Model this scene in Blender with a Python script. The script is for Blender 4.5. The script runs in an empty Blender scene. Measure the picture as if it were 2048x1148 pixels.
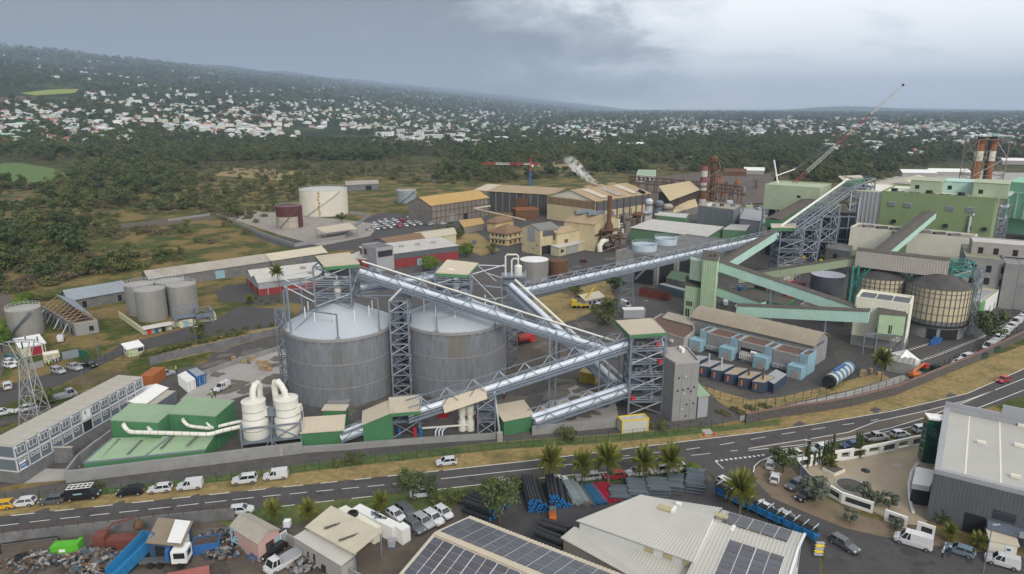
import bpy,bmesh,math,random
from math import radians,sin,cos,pi,sqrt,exp,atan2
from mathutils import Vector,Matrix,noise as mnoise
def Zv(z):
 return Vector((0,0,z))
random.seed(11)
SC=bpy.context.scene
COL=SC.collection
# -------------- camera
FOC,CXP,CYP,TH,CAMH=1365.33,1024.0,574.0,radians(14.7),66.0
cam_data=bpy.data.cameras.new('camera')
cam_data.sensor_width=36.0
cam_data.lens=24.0
cam_data.clip_start=0.5
cam_data.clip_end=60000
cam=bpy.data.objects.new('camera',cam_data)
COL.objects.link(cam)
cam.location=(0,0,CAMH)
cam.rotation_euler=(pi/2-TH,0,0)
SC.camera=cam
# -------------- world, sun, exposure
SUN_EL,SUN_AZ=radians(34),radians(163)
SC.view_settings.view_transform='Standard'
SC.view_settings.look='None'
SC.view_settings.exposure=0.1
SC.view_settings.gamma=1.0
SC.view_settings.use_curve_mapping=False
SC.cycles.use_denoising=True
SC.cycles.max_bounces=6
SC.cycles.diffuse_bounces=3
SC.cycles.glossy_bounces=2
SC.cycles.transmission_bounces=4
SC.cycles.transparent_max_bounces=6
SC.cycles.volume_bounces=4
world=bpy.data.worlds.new('World')
SC.world=world
world.use_nodes=True
WT=world.node_tree
WN,WL=WT.nodes,WT.links
WN.clear()
w_out=WN.new('ShaderNodeOutputWorld')
w_bg=WN.new('ShaderNodeBackground')
w_bg.inputs['Strength'].default_value=0.1
w_sky=WN.new('ShaderNodeTexSky')
w_sky.sky_type='NISHITA'
w_sky.sun_disc=False
w_sky.sun_elevation=SUN_EL
w_sky.sun_rotation=SUN_AZ
w_geo=WN.new('ShaderNodeTexCoord')
w_sep=WN.new('ShaderNodeSeparateXYZ')
WL.new(w_geo.outputs['Generated'],w_sep.inputs[0])
def wmath(op,a,b=None,clamp=False):
 n=WN.new('ShaderNodeMath')
 n.operation=op
 n.use_clamp=clamp
 for i,q in enumerate((a,b)):
  if q is None:
   continue
  if isinstance(q,(int,float)):
   n.inputs[i].default_value=q
  else:
   WL.new(q,n.inputs[i])
 return n.outputs[0]
zz=wmath('ADD',wmath('MAXIMUM',w_sep.outputs[2],0.0),0.28)
w_comb=WN.new('ShaderNodeCombineXYZ')
WL.new(wmath('DIVIDE',w_sep.outputs[0],zz),w_comb.inputs[0])
WL.new(wmath('DIVIDE',w_sep.outputs[1],zz),w_comb.inputs[1])
def wnoise(scale,detail,rough,dist=0.0,off=(0,0,0)):
 m=WN.new('ShaderNodeMapping')
 m.inputs['Location'].default_value=off
 WL.new(w_comb.outputs[0],m.inputs[0])
 n=WN.new('ShaderNodeTexNoise')
 n.inputs['Scale'].default_value=scale
 n.inputs['Detail'].default_value=detail
 n.inputs['Roughness'].default_value=rough
 n.inputs['Distortion'].default_value=dist
 WL.new(m.outputs[0],n.inputs['Vector'])
 return n.outputs[0]
big=wnoise(0.62,5,0.55,0.3,(3.1,1.7,0))
fine=wnoise(2.3,8,0.62,0.25,(0.4,5.2,0))
side=wmath('ADD',wmath('MULTIPLY',w_sep.outputs[0],1.6),wmath('MULTIPLY',w_sep.outputs[1],-0.5))  # brighter to the right and, unseen, behind the camera, shaped to light front walls
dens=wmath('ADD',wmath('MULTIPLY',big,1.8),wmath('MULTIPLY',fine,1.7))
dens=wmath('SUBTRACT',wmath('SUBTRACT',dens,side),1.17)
w_ramp=WN.new('ShaderNodeValToRGB')
cr=w_ramp.color_ramp
cr.elements[0].position=0.30
cr.elements[0].color=(13.0,12.9,12.8,1)
cr.elements[1].position=0.86
cr.elements[1].color=(2.1,2.3,2.7,1)
e=cr.elements.new(0.52)
e.color=(9.8,9.9,10.1,1)
e=cr.elements.new(0.64)
e.color=(5.3,5.5,5.9,1)
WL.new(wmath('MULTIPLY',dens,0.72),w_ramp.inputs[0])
w_mix=WN.new('ShaderNodeMix')
w_mix.data_type='RGBA'
w_mix.inputs[0].default_value=0.93
WL.new(w_sky.outputs[0],w_mix.inputs[6])
WL.new(w_ramp.outputs[0],w_mix.inputs[7])
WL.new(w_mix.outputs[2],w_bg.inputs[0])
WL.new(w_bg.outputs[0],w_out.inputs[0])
sun_data=bpy.data.lights.new('sun','SUN')
sun_data.energy=1.5
sun_data.angle=radians(14)
sun_data.color=(1.0,0.94,0.86)
sun=bpy.data.objects.new('sun',sun_data)
COL.objects.link(sun)
sdir=Vector((sin(SUN_AZ)*cos(SUN_EL),cos(SUN_AZ)*cos(SUN_EL),sin(SUN_EL)))
sun.rotation_euler=sdir.to_track_quat('Z','Y').to_euler()
sun.location=(0,0,300)
# -------------- survey: photo position -> place on the ground
def ray(px,py):
 a,b=(px-CXP)/FOC,-(py-CYP)/FOC
 return Vector((a,cos(TH)+b*sin(TH),-sin(TH)+b*cos(TH)))
def G(px,py,z=0.0):
 d=ray(px,py)
 t=(z-CAMH)/d.z
 return Vector((d.x*t,d.y*t,z))
def ZAT(py,p):
 d=ray(CXP,py)
 return CAMH+p[1]/d.y*d.z
def AT(px,py,y):
 d=ray(px,py)
 t=y/d.y
 return Vector((d.x*t,y,CAMH+d.z*t))
def smooth(a,b,x):
 t=min(1,max(0,(x-a)/(b-a)))
 return t*t*(3-2*t)
def GT(px,py,up=0.0):
 d=ray(px,py)
 t=150.0
 for _ in range(400):
  p=Vector((d.x*t,d.y*t,CAMH+d.z*t))
  g=p.z-terr(p.x,p.y)
  if g<0.05:
   break
  t+=max(0.5,g*0.9)
 return Vector((p.x,p.y,terr(p.x,p.y)+up))
def terr(x,y):
 s=0.022*y-0.112*x-62
 h=0.0
 if s>0:
  h=s-25*(1-exp(-s/25))
  if h>700:
   h=700+230*(1-exp(-(h-700)/230))
  h+=0.035*h*mnoise.noise((x/900,y/900,3.3))*3
 far=smooth(560,1100,y)
 if far>0:
  h+=far*3.0*mnoise.noise((x/160,y/160,0.5))
  h+=75*exp(-((x-6750)/700)**2-((y-14000)/1500)**2)*smooth(8000,12000,y)
  h+=55*exp(-((x-8200)/2600)**2-((y-15000)/1800)**2)*smooth(8000,12000,y)
 return h
 # -------------- mesh building
ORG={}
class MB:
 def __init__(self):
  self.v,self.f=[],[]
 def add(self,vs,fs):
  n=len(self.v)
  self.v.extend([tuple(p)for p in vs])
  self.f.extend([tuple(i+n for i in q)for q in fs])
  return self
 def quad(self,a,b,c,d):
  return self.add((a,b,c,d),((0,1,2,3),))
 def poly(self,pts):
  return self.add(pts,(tuple(range(len(pts))),))
 def box(self,c,s,rz=0.0,M=None):
  x,y,z=s[0]/2,s[1]/2,s[2]/2
  ca,sa=cos(rz),sin(rz)
  vs=[]
  for k in(-z,z):
   for(i,j)in((-x,-y),(x,-y),(x,y),(-x,y)):
    vs.append((c[0]+i*ca-j*sa,c[1]+i*sa+j*ca,c[2]+k))
  if M is not None:
   vs=[M@Vector(p)for p in vs]
  return self.add(vs,((0,3,2,1),(4,5,6,7),(0,1,5,4),(1,2,6,5),(2,3,7,6),(3,0,4,7)))
 def bx(self,x0,x1,y0,y1,z0,z1):
  return self.box(((x0+x1)/2,(y0+y1)/2,(z0+z1)/2),(x1-x0,y1-y0,z1-z0))
 def prism(self,pts,z0,z1,cap=True):
  n=len(pts)
  a=sum(pts[i][0]*pts[(i+1)%n][1]-pts[(i+1)%n][0]*pts[i][1]for i in range(n))
  if a<0:
   pts=list(pts)[::-1]
  vs=[(p[0],p[1],z0)for p in pts]+[(p[0],p[1],z1)for p in pts]
  fs=[(i,(i+1)%n,n+(i+1)%n,n+i)for i in range(n)]
  if cap:
   fs+=[tuple(range(n-1,-1,-1)),tuple(range(n,2*n))]
  return self.add(vs,fs)
 def slab(self,pts,t):
  n=len(pts)
  pts=[Vector(p)for p in pts]
  nz=(pts[1]-pts[0]).cross(pts[2]-pts[0]).z
  if nz<0:
   pts=pts[::-1]
  vs=[p-Zv(t)for p in pts]+pts
  fs=[(i,(i+1)%n,n+(i+1)%n,n+i)for i in range(n)]
  fs+=[tuple(range(n-1,-1,-1)),tuple(range(n,2*n))]
  return self.add(vs,fs)
 def beam(self,p,q,w,h=None):
  p,q=Vector(p),Vector(q)
  h=h or w
  d=q-p
  L=d.length
  if L<1e-6:
   return self
  d/=L
  up=Zv(1)if abs(d.z)<0.98 else Vector((0,1,0))
  s=d.cross(up).normalized()
  u=s.cross(d)
  vs=[]
  for o in(p,q):
   for(i,j)in((-1,-1),(1,-1),(1,1),(-1,1)):
    vs.append(o+s*(i*w/2)+u*(j*h/2))
  return self.add(vs,((0,1,2,3),(7,6,5,4),(0,4,5,1),(1,5,6,2),(2,6,7,3),(3,7,4,0)))
 def tube(self,p,q,r,n=10,r2=None,cap=True):
  p,q=Vector(p),Vector(q)
  r2=r if r2 is None else r2
  d=(q-p).normalized()
  up=Zv(1)if abs(d.z)<0.98 else Vector((0,1,0))
  s=d.cross(up).normalized()
  u=s.cross(d)
  vs=[]
  for(o,rr)in((p,r),(q,r2)):
   for k in range(n):
    a=2*pi*k/n
    vs.append(o+s*(cos(a)*rr)+u*(sin(a)*rr))
  fs=[(k,n+k,n+(k+1)%n,(k+1)%n)for k in range(n)]
  if cap:
   fs+=[tuple(range(n)),tuple(range(2*n-1,n-1,-1))]
  return self.add(vs,fs)
 def path(self,pts,r,n=10,cap=True):
  pts=[Vector(p)for p in pts]
  rings=[]
  prev=None
  for i,p in enumerate(pts):
   d=(pts[min(i+1,len(pts)-1)]-pts[max(i-1,0)]).normalized()
   if prev is None:
    up=Zv(1)if abs(d.z)<0.95 else Vector((0,1,0))
    s=d.cross(up).normalized()
   else:
    s=(prev-d*prev.dot(d)).normalized()
   prev=s
   u=s.cross(d)
   rings.append([p+s*(cos(2*pi*k/n)*r)+u*(sin(2*pi*k/n)*r)for k in range(n)])
  vs=[q for g in rings for q in g]
  fs=[]
  for i in range(len(pts)-1):
   for k in range(n):
    fs.append((i*n+k,(i+1)*n+k,(i+1)*n+(k+1)%n,i*n+(k+1)%n))
  if cap:
   fs+=[tuple(range(n)),tuple(range(len(vs)-1,len(vs)-n-1,-1))]
  return self.add(vs,fs)
 def lathe(self,c,prof,n=24,cap=True):
  vs=[]
  for(r,z)in prof:
   for k in range(n):
    a=2*pi*k/n
    vs.append((c[0]+cos(a)*r,c[1]+sin(a)*r,c[2]+z))
  fs=[]
  for i in range(len(prof)-1):
   for k in range(n):
    fs.append((i*n+k,i*n+(k+1)%n,(i+1)*n+(k+1)%n,(i+1)*n+k))
  if cap:
   fs+=[tuple(range(n-1,-1,-1)),tuple(range(len(vs)-n,len(vs)))]
  return self.add(vs,fs)
 def cyl(self,c,r,z0,z1,n=24):
  return self.lathe((c[0],c[1],0),[(r,z0),(r,z1)],n)
 def ribs(self,a,b,c,d,pitch,h=0.05):
  a,b,c,d=map(Vector,(a,b,c,d))
  L=(b-a).length
  n=max(2,min(400,int(L/pitch)))
  nor=(b-a).cross(d-a).normalized()
  vs,fs=[],[]
  for i in range(n):
   for(t,k)in((0,0),(0.62,0),(0.72,1),(0.9,1)):
    s=(i+t)/n
    o=nor*(h*k)
    vs+=[a.lerp(b,s)+o,d.lerp(c,s)+o]
  vs+=[b,c]
  for i in range(len(vs)//2-1):
   fs.append((2*i,2*i+2,2*i+3,2*i+1))
  return self.add(vs,fs)
 def mesh(self,name,org=(0,0,0),smooth_=False):
  me=bpy.data.meshes.new(name)
  o=Vector(org)
  me.from_pydata([(p[0]-o.x,p[1]-o.y,p[2]-o.z)for p in self.v],[],self.f)
  if smooth_:
   me.polygons.foreach_set('use_smooth',[True]*len(me.polygons))
   if smooth_ is True:
    try:
     me.set_sharp_from_angle(angle=radians(35))
    except Exception:
     pass
  me.update()
  return me
def link(name,data,parent=None,mat=None):
 o=bpy.data.objects.new(name,data)
 COL.objects.link(o)
 if parent is not None:
  o.parent=parent
 if mat is not None and data is not None and not data.materials:
  data.materials.append(mat)
 return o
def tag(o,label=None,cat=None,group=None,kind=None):
 if label:
  o['label']=label
 if cat:
  o['category']=cat
 if group:
  o['group']=group
 if kind:
  o['kind']=kind
 return o
def thing(name,label,cat,loc=(0,0,0),group=None):
 o=link(name,None)
 o.empty_display_size=0.3
 o.location=loc
 ORG[o.name]=Vector(loc)
 return tag(o,label,cat,group)
def part(name,mb,mat,parent,smooth_=False,label=None):
 org=ORG.get(parent.name,Vector())
 o=link(name,mb.mesh(name,org,smooth_),parent,mat)
 ORG[o.name]=org
 if label:
  o['label']=label
 return o
def solo(name,mb,mat,label,cat,loc=(0,0,0),group=None,smooth_=False):
 o=link(name,mb.mesh(name,loc,smooth_),None,mat)
 o.location=loc
 ORG[o.name]=Vector(loc)
 return tag(o,label,cat,group)
def structure(name,mb,mat,kind='structure',smooth_=False):
 return tag(link(name,mb.mesh(name,(0,0,0),smooth_),None,mat),kind=kind)
def piece(name,mesh,parent,loc,rz=0.0,mat=None,M=None,scale=None):
 o=link(name,mesh,parent,mat)
 org=ORG.get(parent.name,Vector())
 if M is not None:
  o.matrix_local=Matrix.Translation(-org)@M
 else:
  o.location=Vector(loc)-org
  o.rotation_euler=(0,0,rz)
  if scale:
   o.scale=scale
 ORG[o.name]=org
 return o
UNIT={}
def strut(name,p,q,w,mat,parent):
 key=mat.name
 if key not in UNIT:
  m=MB().box((0,0,0.5),(1,1,1)).mesh('steel_member')
  m.materials.append(mat)
  UNIT[key]=m
 p,q=Vector(p),Vector(q)
 d=q-p
 o=bpy.data.objects.new(name,UNIT[key])
 COL.objects.link(o)
 o.parent=parent
 org=ORG.get(parent.name,Vector())
 o.location=p-org
 o.rotation_mode='QUATERNION'
 o.rotation_quaternion=d.to_track_quat('Z','Y')
 o.scale=(w,w,d.length)
 return o
def copy_tree(o,loc=None,rz=None,label=None,parent=None,scale=None):
 c=o.copy()
 COL.objects.link(c)
 if parent is not None:
  c.parent=parent
 for ch in o.children:
  copy_tree(ch,parent=c)
 if loc is not None:
  c.location=loc
 if rz is not None:
  c.rotation_euler=(0,0,rz)
 if scale is not None:
  c.scale=scale if not isinstance(scale,(int,float))else(scale,)*3
 if label:
  c['label']=label
 return c
 # -------------- materials
MATS={}
def mat(key,col,rough=0.75,metal=0.0,var=0.14,scale=0.35,streak=0.0,dirt=0.0,dirtcol=(0.12,0.10,0.08),dscale=0.12,bump=0.0,spec=0.4,rand=0.0,trans=0.0):
 if key in MATS:
  return MATS[key]
 m=bpy.data.materials.new(key)
 m.use_nodes=True
 T=m.node_tree
 N,L=T.nodes,T.links
 b=N['Principled BSDF']
 b.inputs['Roughness'].default_value=rough
 b.inputs['Metallic'].default_value=metal
 b.inputs['Specular IOR Level'].default_value=spec
 tc=N.new('ShaderNodeTexCoord')
 src=tc.outputs['Object']
 if streak:
  mp=N.new('ShaderNodeMapping')
  mp.inputs['Scale'].default_value=(1,1,streak)
  L.new(src,mp.inputs[0])
  src=mp.outputs[0]
 nz=N.new('ShaderNodeTexNoise')
 nz.inputs['Scale'].default_value=scale
 nz.inputs['Detail'].default_value=6
 nz.inputs['Roughness'].default_value=0.65
 L.new(src,nz.inputs['Vector'])
 mr=N.new('ShaderNodeMapRange')
 mr.inputs[1].default_value=0.3
 mr.inputs[2].default_value=0.7
 mr.inputs[3].default_value=1-var
 mr.inputs[4].default_value=1+var
 L.new(nz.outputs[0],mr.inputs[0])
 fac=mr.outputs[0]
 if rand:
  oi=N.new('ShaderNodeObjectInfo')
  m2=N.new('ShaderNodeMapRange')
  m2.inputs[3].default_value=1-rand
  m2.inputs[4].default_value=1+rand
  L.new(oi.outputs['Random'],m2.inputs[0])
  mm=N.new('ShaderNodeMath')
  mm.operation='MULTIPLY'
  L.new(fac,mm.inputs[0])
  L.new(m2.outputs[0],mm.inputs[1])
  fac=mm.outputs[0]
 mx=N.new('ShaderNodeVectorMath')
 mx.operation='SCALE'
 mx.inputs[0].default_value=col
 L.new(fac,mx.inputs['Scale'])
 c=mx.outputs[0]
 if dirt:
  n2=N.new('ShaderNodeTexNoise')
  n2.inputs['Scale'].default_value=dscale
  n2.inputs['Detail'].default_value=8
  n2.inputs['Roughness'].default_value=0.7
  L.new(src,n2.inputs['Vector'])
  r2=N.new('ShaderNodeMapRange')
  r2.inputs[1].default_value=0.48
  r2.inputs[2].default_value=0.72
  r2.inputs[4].default_value=dirt
  L.new(n2.outputs[0],r2.inputs[0])
  mc=N.new('ShaderNodeMix')
  mc.data_type='RGBA'
  L.new(r2.outputs[0],mc.inputs[0])
  L.new(c,mc.inputs[6])
  mc.inputs[7].default_value=(*dirtcol,1)
  c=mc.outputs[2]
 L.new(c,b.inputs['Base Color'])
 if bump:
  bp=N.new('ShaderNodeBump')
  bp.inputs['Strength'].default_value=bump
  bp.inputs['Distance'].default_value=0.1
  L.new(nz.outputs[0],bp.inputs['Height'])
  L.new(bp.outputs[0],b.inputs['Normal'])
 if trans:
  b.inputs['Transmission Weight'].default_value=trans
 MATS[key]=m
 return m
STEEL=mat('galvanised blue grey steel',(0.20,0.235,0.28),0.55,0.25,0.12,0.8,rand=0.12)
STEEL_L=mat('light galvanised steel',(0.56,0.59,0.62),0.5,0.25,0.1,0.8,rand=0.1)
PIPE=mat('brushed aluminium belt cover',(0.62,0.68,0.75),0.5,0.2,0.08,0.3)
CREAM=mat('cream roof sheet',(0.54,0.475,0.365),0.65,0,0.05,0.25,dirt=0.12,dscale=0.2)
GREENC=mat('green cladding sheet',(0.065,0.195,0.09),0.6,0,0.08,0.3)
GREENR=mat('pale green roof sheet',(0.28,0.39,0.25),0.6,0,0.07,0.2,dirt=0.1,dirtcol=(.25,.38,.24))
SILOC=mat('streaked silo concrete',(0.185,0.20,0.22),0.95,0,0.18,1.2,streak=0.3,dirt=0.8,dirtcol=(0.125,0.122,0.115),dscale=0.22,bump=0.1)
SILOP=mat('damp concrete patch',(0.165,0.16,0.14),0.9,0,0.2,0.8,streak=0.1)
WHITEM=mat('white membrane',(0.43,0.47,0.51),0.75,0,0.04,0.15,dirt=0.1,dirtcol=(0.5,0.52,0.55))
CONC=mat('raw concrete',(0.27,0.27,0.265),0.9,0,0.18,0.5,dirt=0.35,dirtcol=(0.13,0.125,0.12),dscale=0.25)
CONCD=mat('weathered dark concrete',(0.17,0.17,0.17),0.9,0,0.25,0.5,dirt=0.5,dirtcol=(0.06,0.06,0.06),dscale=0.3)
CONCL=mat('pale concrete slab',(0.36,0.34,0.315),0.9,0,0.12,0.3,dirt=0.3,dirtcol=(0.25,0.22,0.2),dscale=0.2)
WHITEP=mat('white paint',(0.78,0.78,0.75),0.5,0,0.05,0.4,dirt=0.08)
OFFW=mat('off white duct paint',(0.68,0.67,0.60),0.5,0,0.06,0.4,dirt=0.12,dirtcol=(0.4,0.36,0.28))
CREAMW=mat('cream wall sheet',(0.74,0.72,0.60),0.7,0,0.06,0.3,dirt=0.15,dirtcol=(0.5,0.46,0.37))
MINT=mat('mint green sheet',(0.44,0.64,0.56),0.65,0,0.08,0.3,dirt=0.15,dirtcol=(0.25,0.38,0.3))
LIME=mat('lime green sheet',(0.41,0.55,0.35),0.65,0,0.08,0.3,dirt=0.15,dirtcol=(0.2,0.28,0.16))
SAGE=mat('sage green sheet',(0.38,0.44,0.30),0.7,0,0.08,0.3,dirt=0.2,dirtcol=(0.2,0.24,0.15))
OLIVE=mat('grass green cladding',(0.21,0.28,0.135),0.65,0,0.06,0.25)
BROOF=mat('coal dusty brown roof',(0.10,0.088,0.075),0.9,0,0.2,0.5)
DARK=mat('dark void paint',(0.018,0.02,0.022),0.9)
GLASS=mat('dark window glass',(0.035,0.042,0.05),0.1,0,0.1,0.5,spec=0.6)
ASPH=mat('worn asphalt',(0.073,0.068,0.066),0.9,0,0.16,0.9,dirt=0.6,dirtcol=(0.047,0.043,0.042),dscale=0.1)
YARD=mat('gravelly yard tarmac',(0.082,0.076,0.073),0.95,0,0.25,0.5,dirt=0.75,dirtcol=(0.135,0.12,0.10),dscale=0.06)
DIRT=mat('brown dirt',(0.115,0.093,0.074),1,0,0.25,0.35,dirt=0.5,dirtcol=(0.085,0.07,0.058),dscale=0.12)
PAINT=mat('road paint',(0.68,0.67,0.64),0.8,0,0.1,1.2,dirt=0.2,dirtcol=(0.35,0.35,0.34),dscale=1)
RED=mat('oxide red cladding',(0.26,0.035,0.035),0.65,0,0.08,0.4)
REDB=mat('bright red paint',(0.5,0.03,0.04),0.55)
GREYW=mat('grey wall sheet',(0.33,0.34,0.355),0.7,0,0.06,0.3)
GREYD=mat('dark grey cladding',(0.105,0.115,0.125),0.6,0,0.06,0.3)
GREYR=mat('pale grey roof sheet',(0.50,0.485,0.455),0.75,0,0.1,0.25,dirt=0.3,dirtcol=(0.33,0.3,0.26),dscale=0.15)
FIBRO=mat('weathered fibre cement',(0.36,0.33,0.28),0.85,0,0.12,0.3,dirt=0.5,dirtcol=(0.2,0.17,0.135),dscale=0.12)
TANR=mat('dusty tan roof',(0.38,0.285,0.175),0.85,0,0.1,0.2,dirt=0.5,dirtcol=(0.31,0.2,0.1),dscale=0.08)
ORANR=mat('orange dusty roof',(0.44,0.29,0.11),0.85,0,0.1,0.2,dirt=0.4,dirtcol=(0.4,0.22,0.07),dscale=0.1)
OCHRE=mat('ochre mill cladding',(0.58,0.50,0.31),0.8,0,0.1,0.3,streak=0.3,dirt=0.4,dirtcol=(0.22,0.145,0.08),dscale=0.2)
RUST=mat('rusty steel',(0.15,0.075,0.04),0.9,0.1,0.3,0.8,dirt=0.5,dirtcol=(0.08,0.05,0.035),dscale=0.5)
RUSTO=mat('orange rust container',(0.36,0.12,0.035),0.8,0,0.2,0.5)
BUILDG=mat('grimy mill wall',(0.22,0.20,0.175),0.9,0,0.2,0.3,streak=0.4,dirt=0.6,dirtcol=(0.09,0.08,0.075),dscale=0.15)
TILE=mat('brown clay roof',(0.21,0.125,0.075),0.85,0,0.2,0.8,dirt=0.4,dirtcol=(0.3,0.2,0.12),dscale=0.3)
TANKG=mat('stainless tank',(0.33,0.325,0.305),0.5,0.35,0.1,0.3,streak=0.3,dirt=0.25,dirtcol=(0.2,0.18,0.15))
TANKW=mat('cream oil tank',(0.66,0.62,0.52),0.6,0,0.06,0.2,dirt=0.12,dirtcol=(0.45,0.36,0.24))
MAROON=mat('maroon tank paint',(0.10,0.03,0.032),0.7,0,0.15,0.5)
BLUEP=mat('cobalt blue paint',(0.03,0.13,0.36),0.5,0,0.12,0.7,dirt=0.2)
SKYB=mat('sky blue door house',(0.26,0.41,0.48),0.75,0,0.08,0.5)
YELL=mat('signal yellow paint',(0.68,0.50,0.03),0.55,0,0.1,0.6)
ORNG=mat('lift orange paint',(0.62,0.17,0.03),0.5)
BLACKP=mat('black plastic',(0.022,0.023,0.026),0.5,rand=0.25)
RUBBER=mat('tyre rubber',(0.02,0.02,0.02),0.9)
RIMM=mat('alloy rim',(0.4,0.4,0.42),0.4,0.6)
CARGL=mat('car window glass',(0.02,0.026,0.03),0.08,0,0.05,0.5,spec=0.8)
LAMPG=mat('lamp glass',(0.6,0.6,0.58),0.2)
TAILR=mat('tail lamp red',(0.35,0.02,0.02),0.3)
PLATE=mat('number plate',(0.7,0.7,0.66),0.5)
GREENP=mat('dark green post paint',(0.02,0.07,0.045),0.6)
GREENF=mat('green gate paint',(0.015,0.13,0.07),0.6)
WOOD=mat('pallet wood',(0.36,0.26,0.15),0.9,0,0.2,1.5)
TEAL=mat('teal steel',(0.02,0.24,0.2),0.6)
TRUNK=mat('bark',(0.10,0.08,0.06),0.95,0,0.25,2)
PALMT=mat('palm trunk bark',(0.16,0.14,0.12),0.95,0,0.2,3)
def leafmat(key,c1,c2,rough=0.6):
 m=bpy.data.materials.new(key)
 m.use_nodes=True
 N,L=m.node_tree.nodes,m.node_tree.links
 b=N['Principled BSDF']
 b.inputs['Roughness'].default_value=rough
 b.inputs['Specular IOR Level'].default_value=0.25
 geo=N.new('ShaderNodeNewGeometry')
 oi=N.new('ShaderNodeObjectInfo')
 ad=N.new('ShaderNodeMath')
 ad.operation='MULTIPLY_ADD'
 L.new(geo.outputs['Random Per Island'],ad.inputs[0])
 ad.inputs[1].default_value=0.55
 m2=N.new('ShaderNodeMath')
 m2.operation='MULTIPLY'
 m2.inputs[1].default_value=0.5
 L.new(oi.outputs['Random'],m2.inputs[0])
 L.new(m2.outputs[0],ad.inputs[2])
 mc=N.new('ShaderNodeMix')
 mc.data_type='RGBA'
 L.new(ad.outputs[0],mc.inputs[0])
 mc.inputs[6].default_value=(*c1,1)
 mc.inputs[7].default_value=(*c2,1)
 L.new(mc.outputs[2],b.inputs['Base Color'])
 MATS[key]=m
 return m
LEAF_D=leafmat('dark tree leaves',(0.03,0.055,0.018),(0.10,0.13,0.045))
LEAF_M=leafmat('mid green leaves',(0.055,0.08,0.022),(0.16,0.165,0.055))
LEAF_B=leafmat('bright clipped leaves',(0.06,0.125,0.012),(0.16,0.25,0.03))
LEAF_S=leafmat('scrub leaves',(0.075,0.085,0.03),(0.20,0.18,0.075))
LEAF_T=leafmat('dry brown scrub twigs',(0.10,0.078,0.05),(0.19,0.145,0.09))
LEAF_P=leafmat('coconut palm fronds',(0.06,0.085,0.012),(0.19,0.19,0.035))
LEAF_O=leafmat('grey olive leaves',(0.07,0.09,0.06),(0.18,0.2,0.14))
# -------------- ground sheet to the horizon
def ground_mat():
 m=bpy.data.materials.new('grass scrub and field ground')
 m.use_nodes=True
 N,L=m.node_tree.nodes,m.node_tree.links
 b=N['Principled BSDF']
 b.inputs['Roughness'].default_value=1
 b.inputs['Specular IOR Level'].default_value=0.1
 tc=N.new('ShaderNodeTexCoord')
 def noise(scale,detail=6,rough=0.6,off=0.0):
  mp=N.new('ShaderNodeMapping')
  mp.inputs['Location'].default_value=(off,off*0.7,0)
  L.new(tc.outputs['Object'],mp.inputs[0])
  n=N.new('ShaderNodeTexNoise')
  n.inputs['Scale'].default_value=scale
  n.inputs['Detail'].default_value=detail
  n.inputs['Roughness'].default_value=rough
  L.new(mp.outputs[0],n.inputs['Vector'])
  return n.outputs[0]
 def step(src,a,c):
  r=N.new('ShaderNodeMapRange')
  r.inputs[1].default_value=a
  r.inputs[2].default_value=c
  L.new(src,r.inputs[0])
  return r.outputs[0]
 def mix(fac,a,c):
  x=N.new('ShaderNodeMix')
  x.data_type='RGBA'
  L.new(fac,x.inputs[0])
  for i,q in((6,a),(7,c)):
   if isinstance(q,tuple):
    x.inputs[i].default_value=(*q,1)
   else:
    L.new(q,x.inputs[i])
  return x.outputs[2]
 dry=mix(step(noise(0.9,4),0.35,0.65),(0.245,0.18,0.075),(0.165,0.12,0.052))
 green=mix(step(noise(0.5,5,0.6,40),0.35,0.65),(0.045,0.065,0.018),(0.095,0.105,0.034))
 near=mix(step(noise(0.055,7,0.65,11),0.46,0.56),green,dry)
 near=mix(step(noise(0.03,5,0.6,90),0.6,0.7),near,(0.12,0.09,0.062))
 vo=N.new('ShaderNodeTexVoronoi')
 vo.inputs['Scale'].default_value=0.006
 L.new(tc.outputs['Object'],vo.inputs['Vector'])
 sp=N.new('ShaderNodeSeparateColor')
 L.new(vo.outputs['Color'],sp.inputs[0])
 plots=mix(step(sp.outputs[0],0.55,0.95),(0.030,0.044,0.020),(0.085,0.098,0.036))
 plots=mix(step(noise(0.02,8,0.7,5),0.42,0.6),plots,(0.026,0.038,0.019))
 ln=N.new('ShaderNodeVectorMath')
 ln.operation='LENGTH'
 L.new(tc.outputs['Object'],ln.inputs[0])
 L.new(mix(step(ln.outputs['Value'],620,1100),near,plots),b.inputs['Base Color'])
 return m
GROUNDM=ground_mat()
gb=MB()
radii=[4.0]
while radii[-1]<30000:
 radii.append(radii[-1]*1.055+0.5)
NA=170
for r in radii:
 for i in range(NA+1):
  a=radians(-80+160*i/NA)
  x,y=r*sin(a),r*cos(a)
  gb.v.append((x,y,terr(x,y)))
for j in range(len(radii)-1):
 for i in range(NA):
  k=j*(NA+1)+i
  gb.f.append((k,k+1,k+NA+2,k+NA+1))
structure('ground',gb,GROUNDM,smooth_='all')
def flat(name,px,m,z=0.02,kind='structure'):
 return structure(name,MB().poly([G(x,y,z)for(x,y)in px][::-1]),m,kind)
def polyline(px,z=0.0):
 return[G(x,y,z)for(x,y)in px]
def resample(pts,step):
 out=[pts[0].copy()]
 acc=0.0
 for a,b in zip(pts,pts[1:]):
  L=(b-a).length
  d=step-acc
  while d<=L:
   out.append(a.lerp(b,d/L))
   d+=step
  acc=L-(d-step)
 return out
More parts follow.
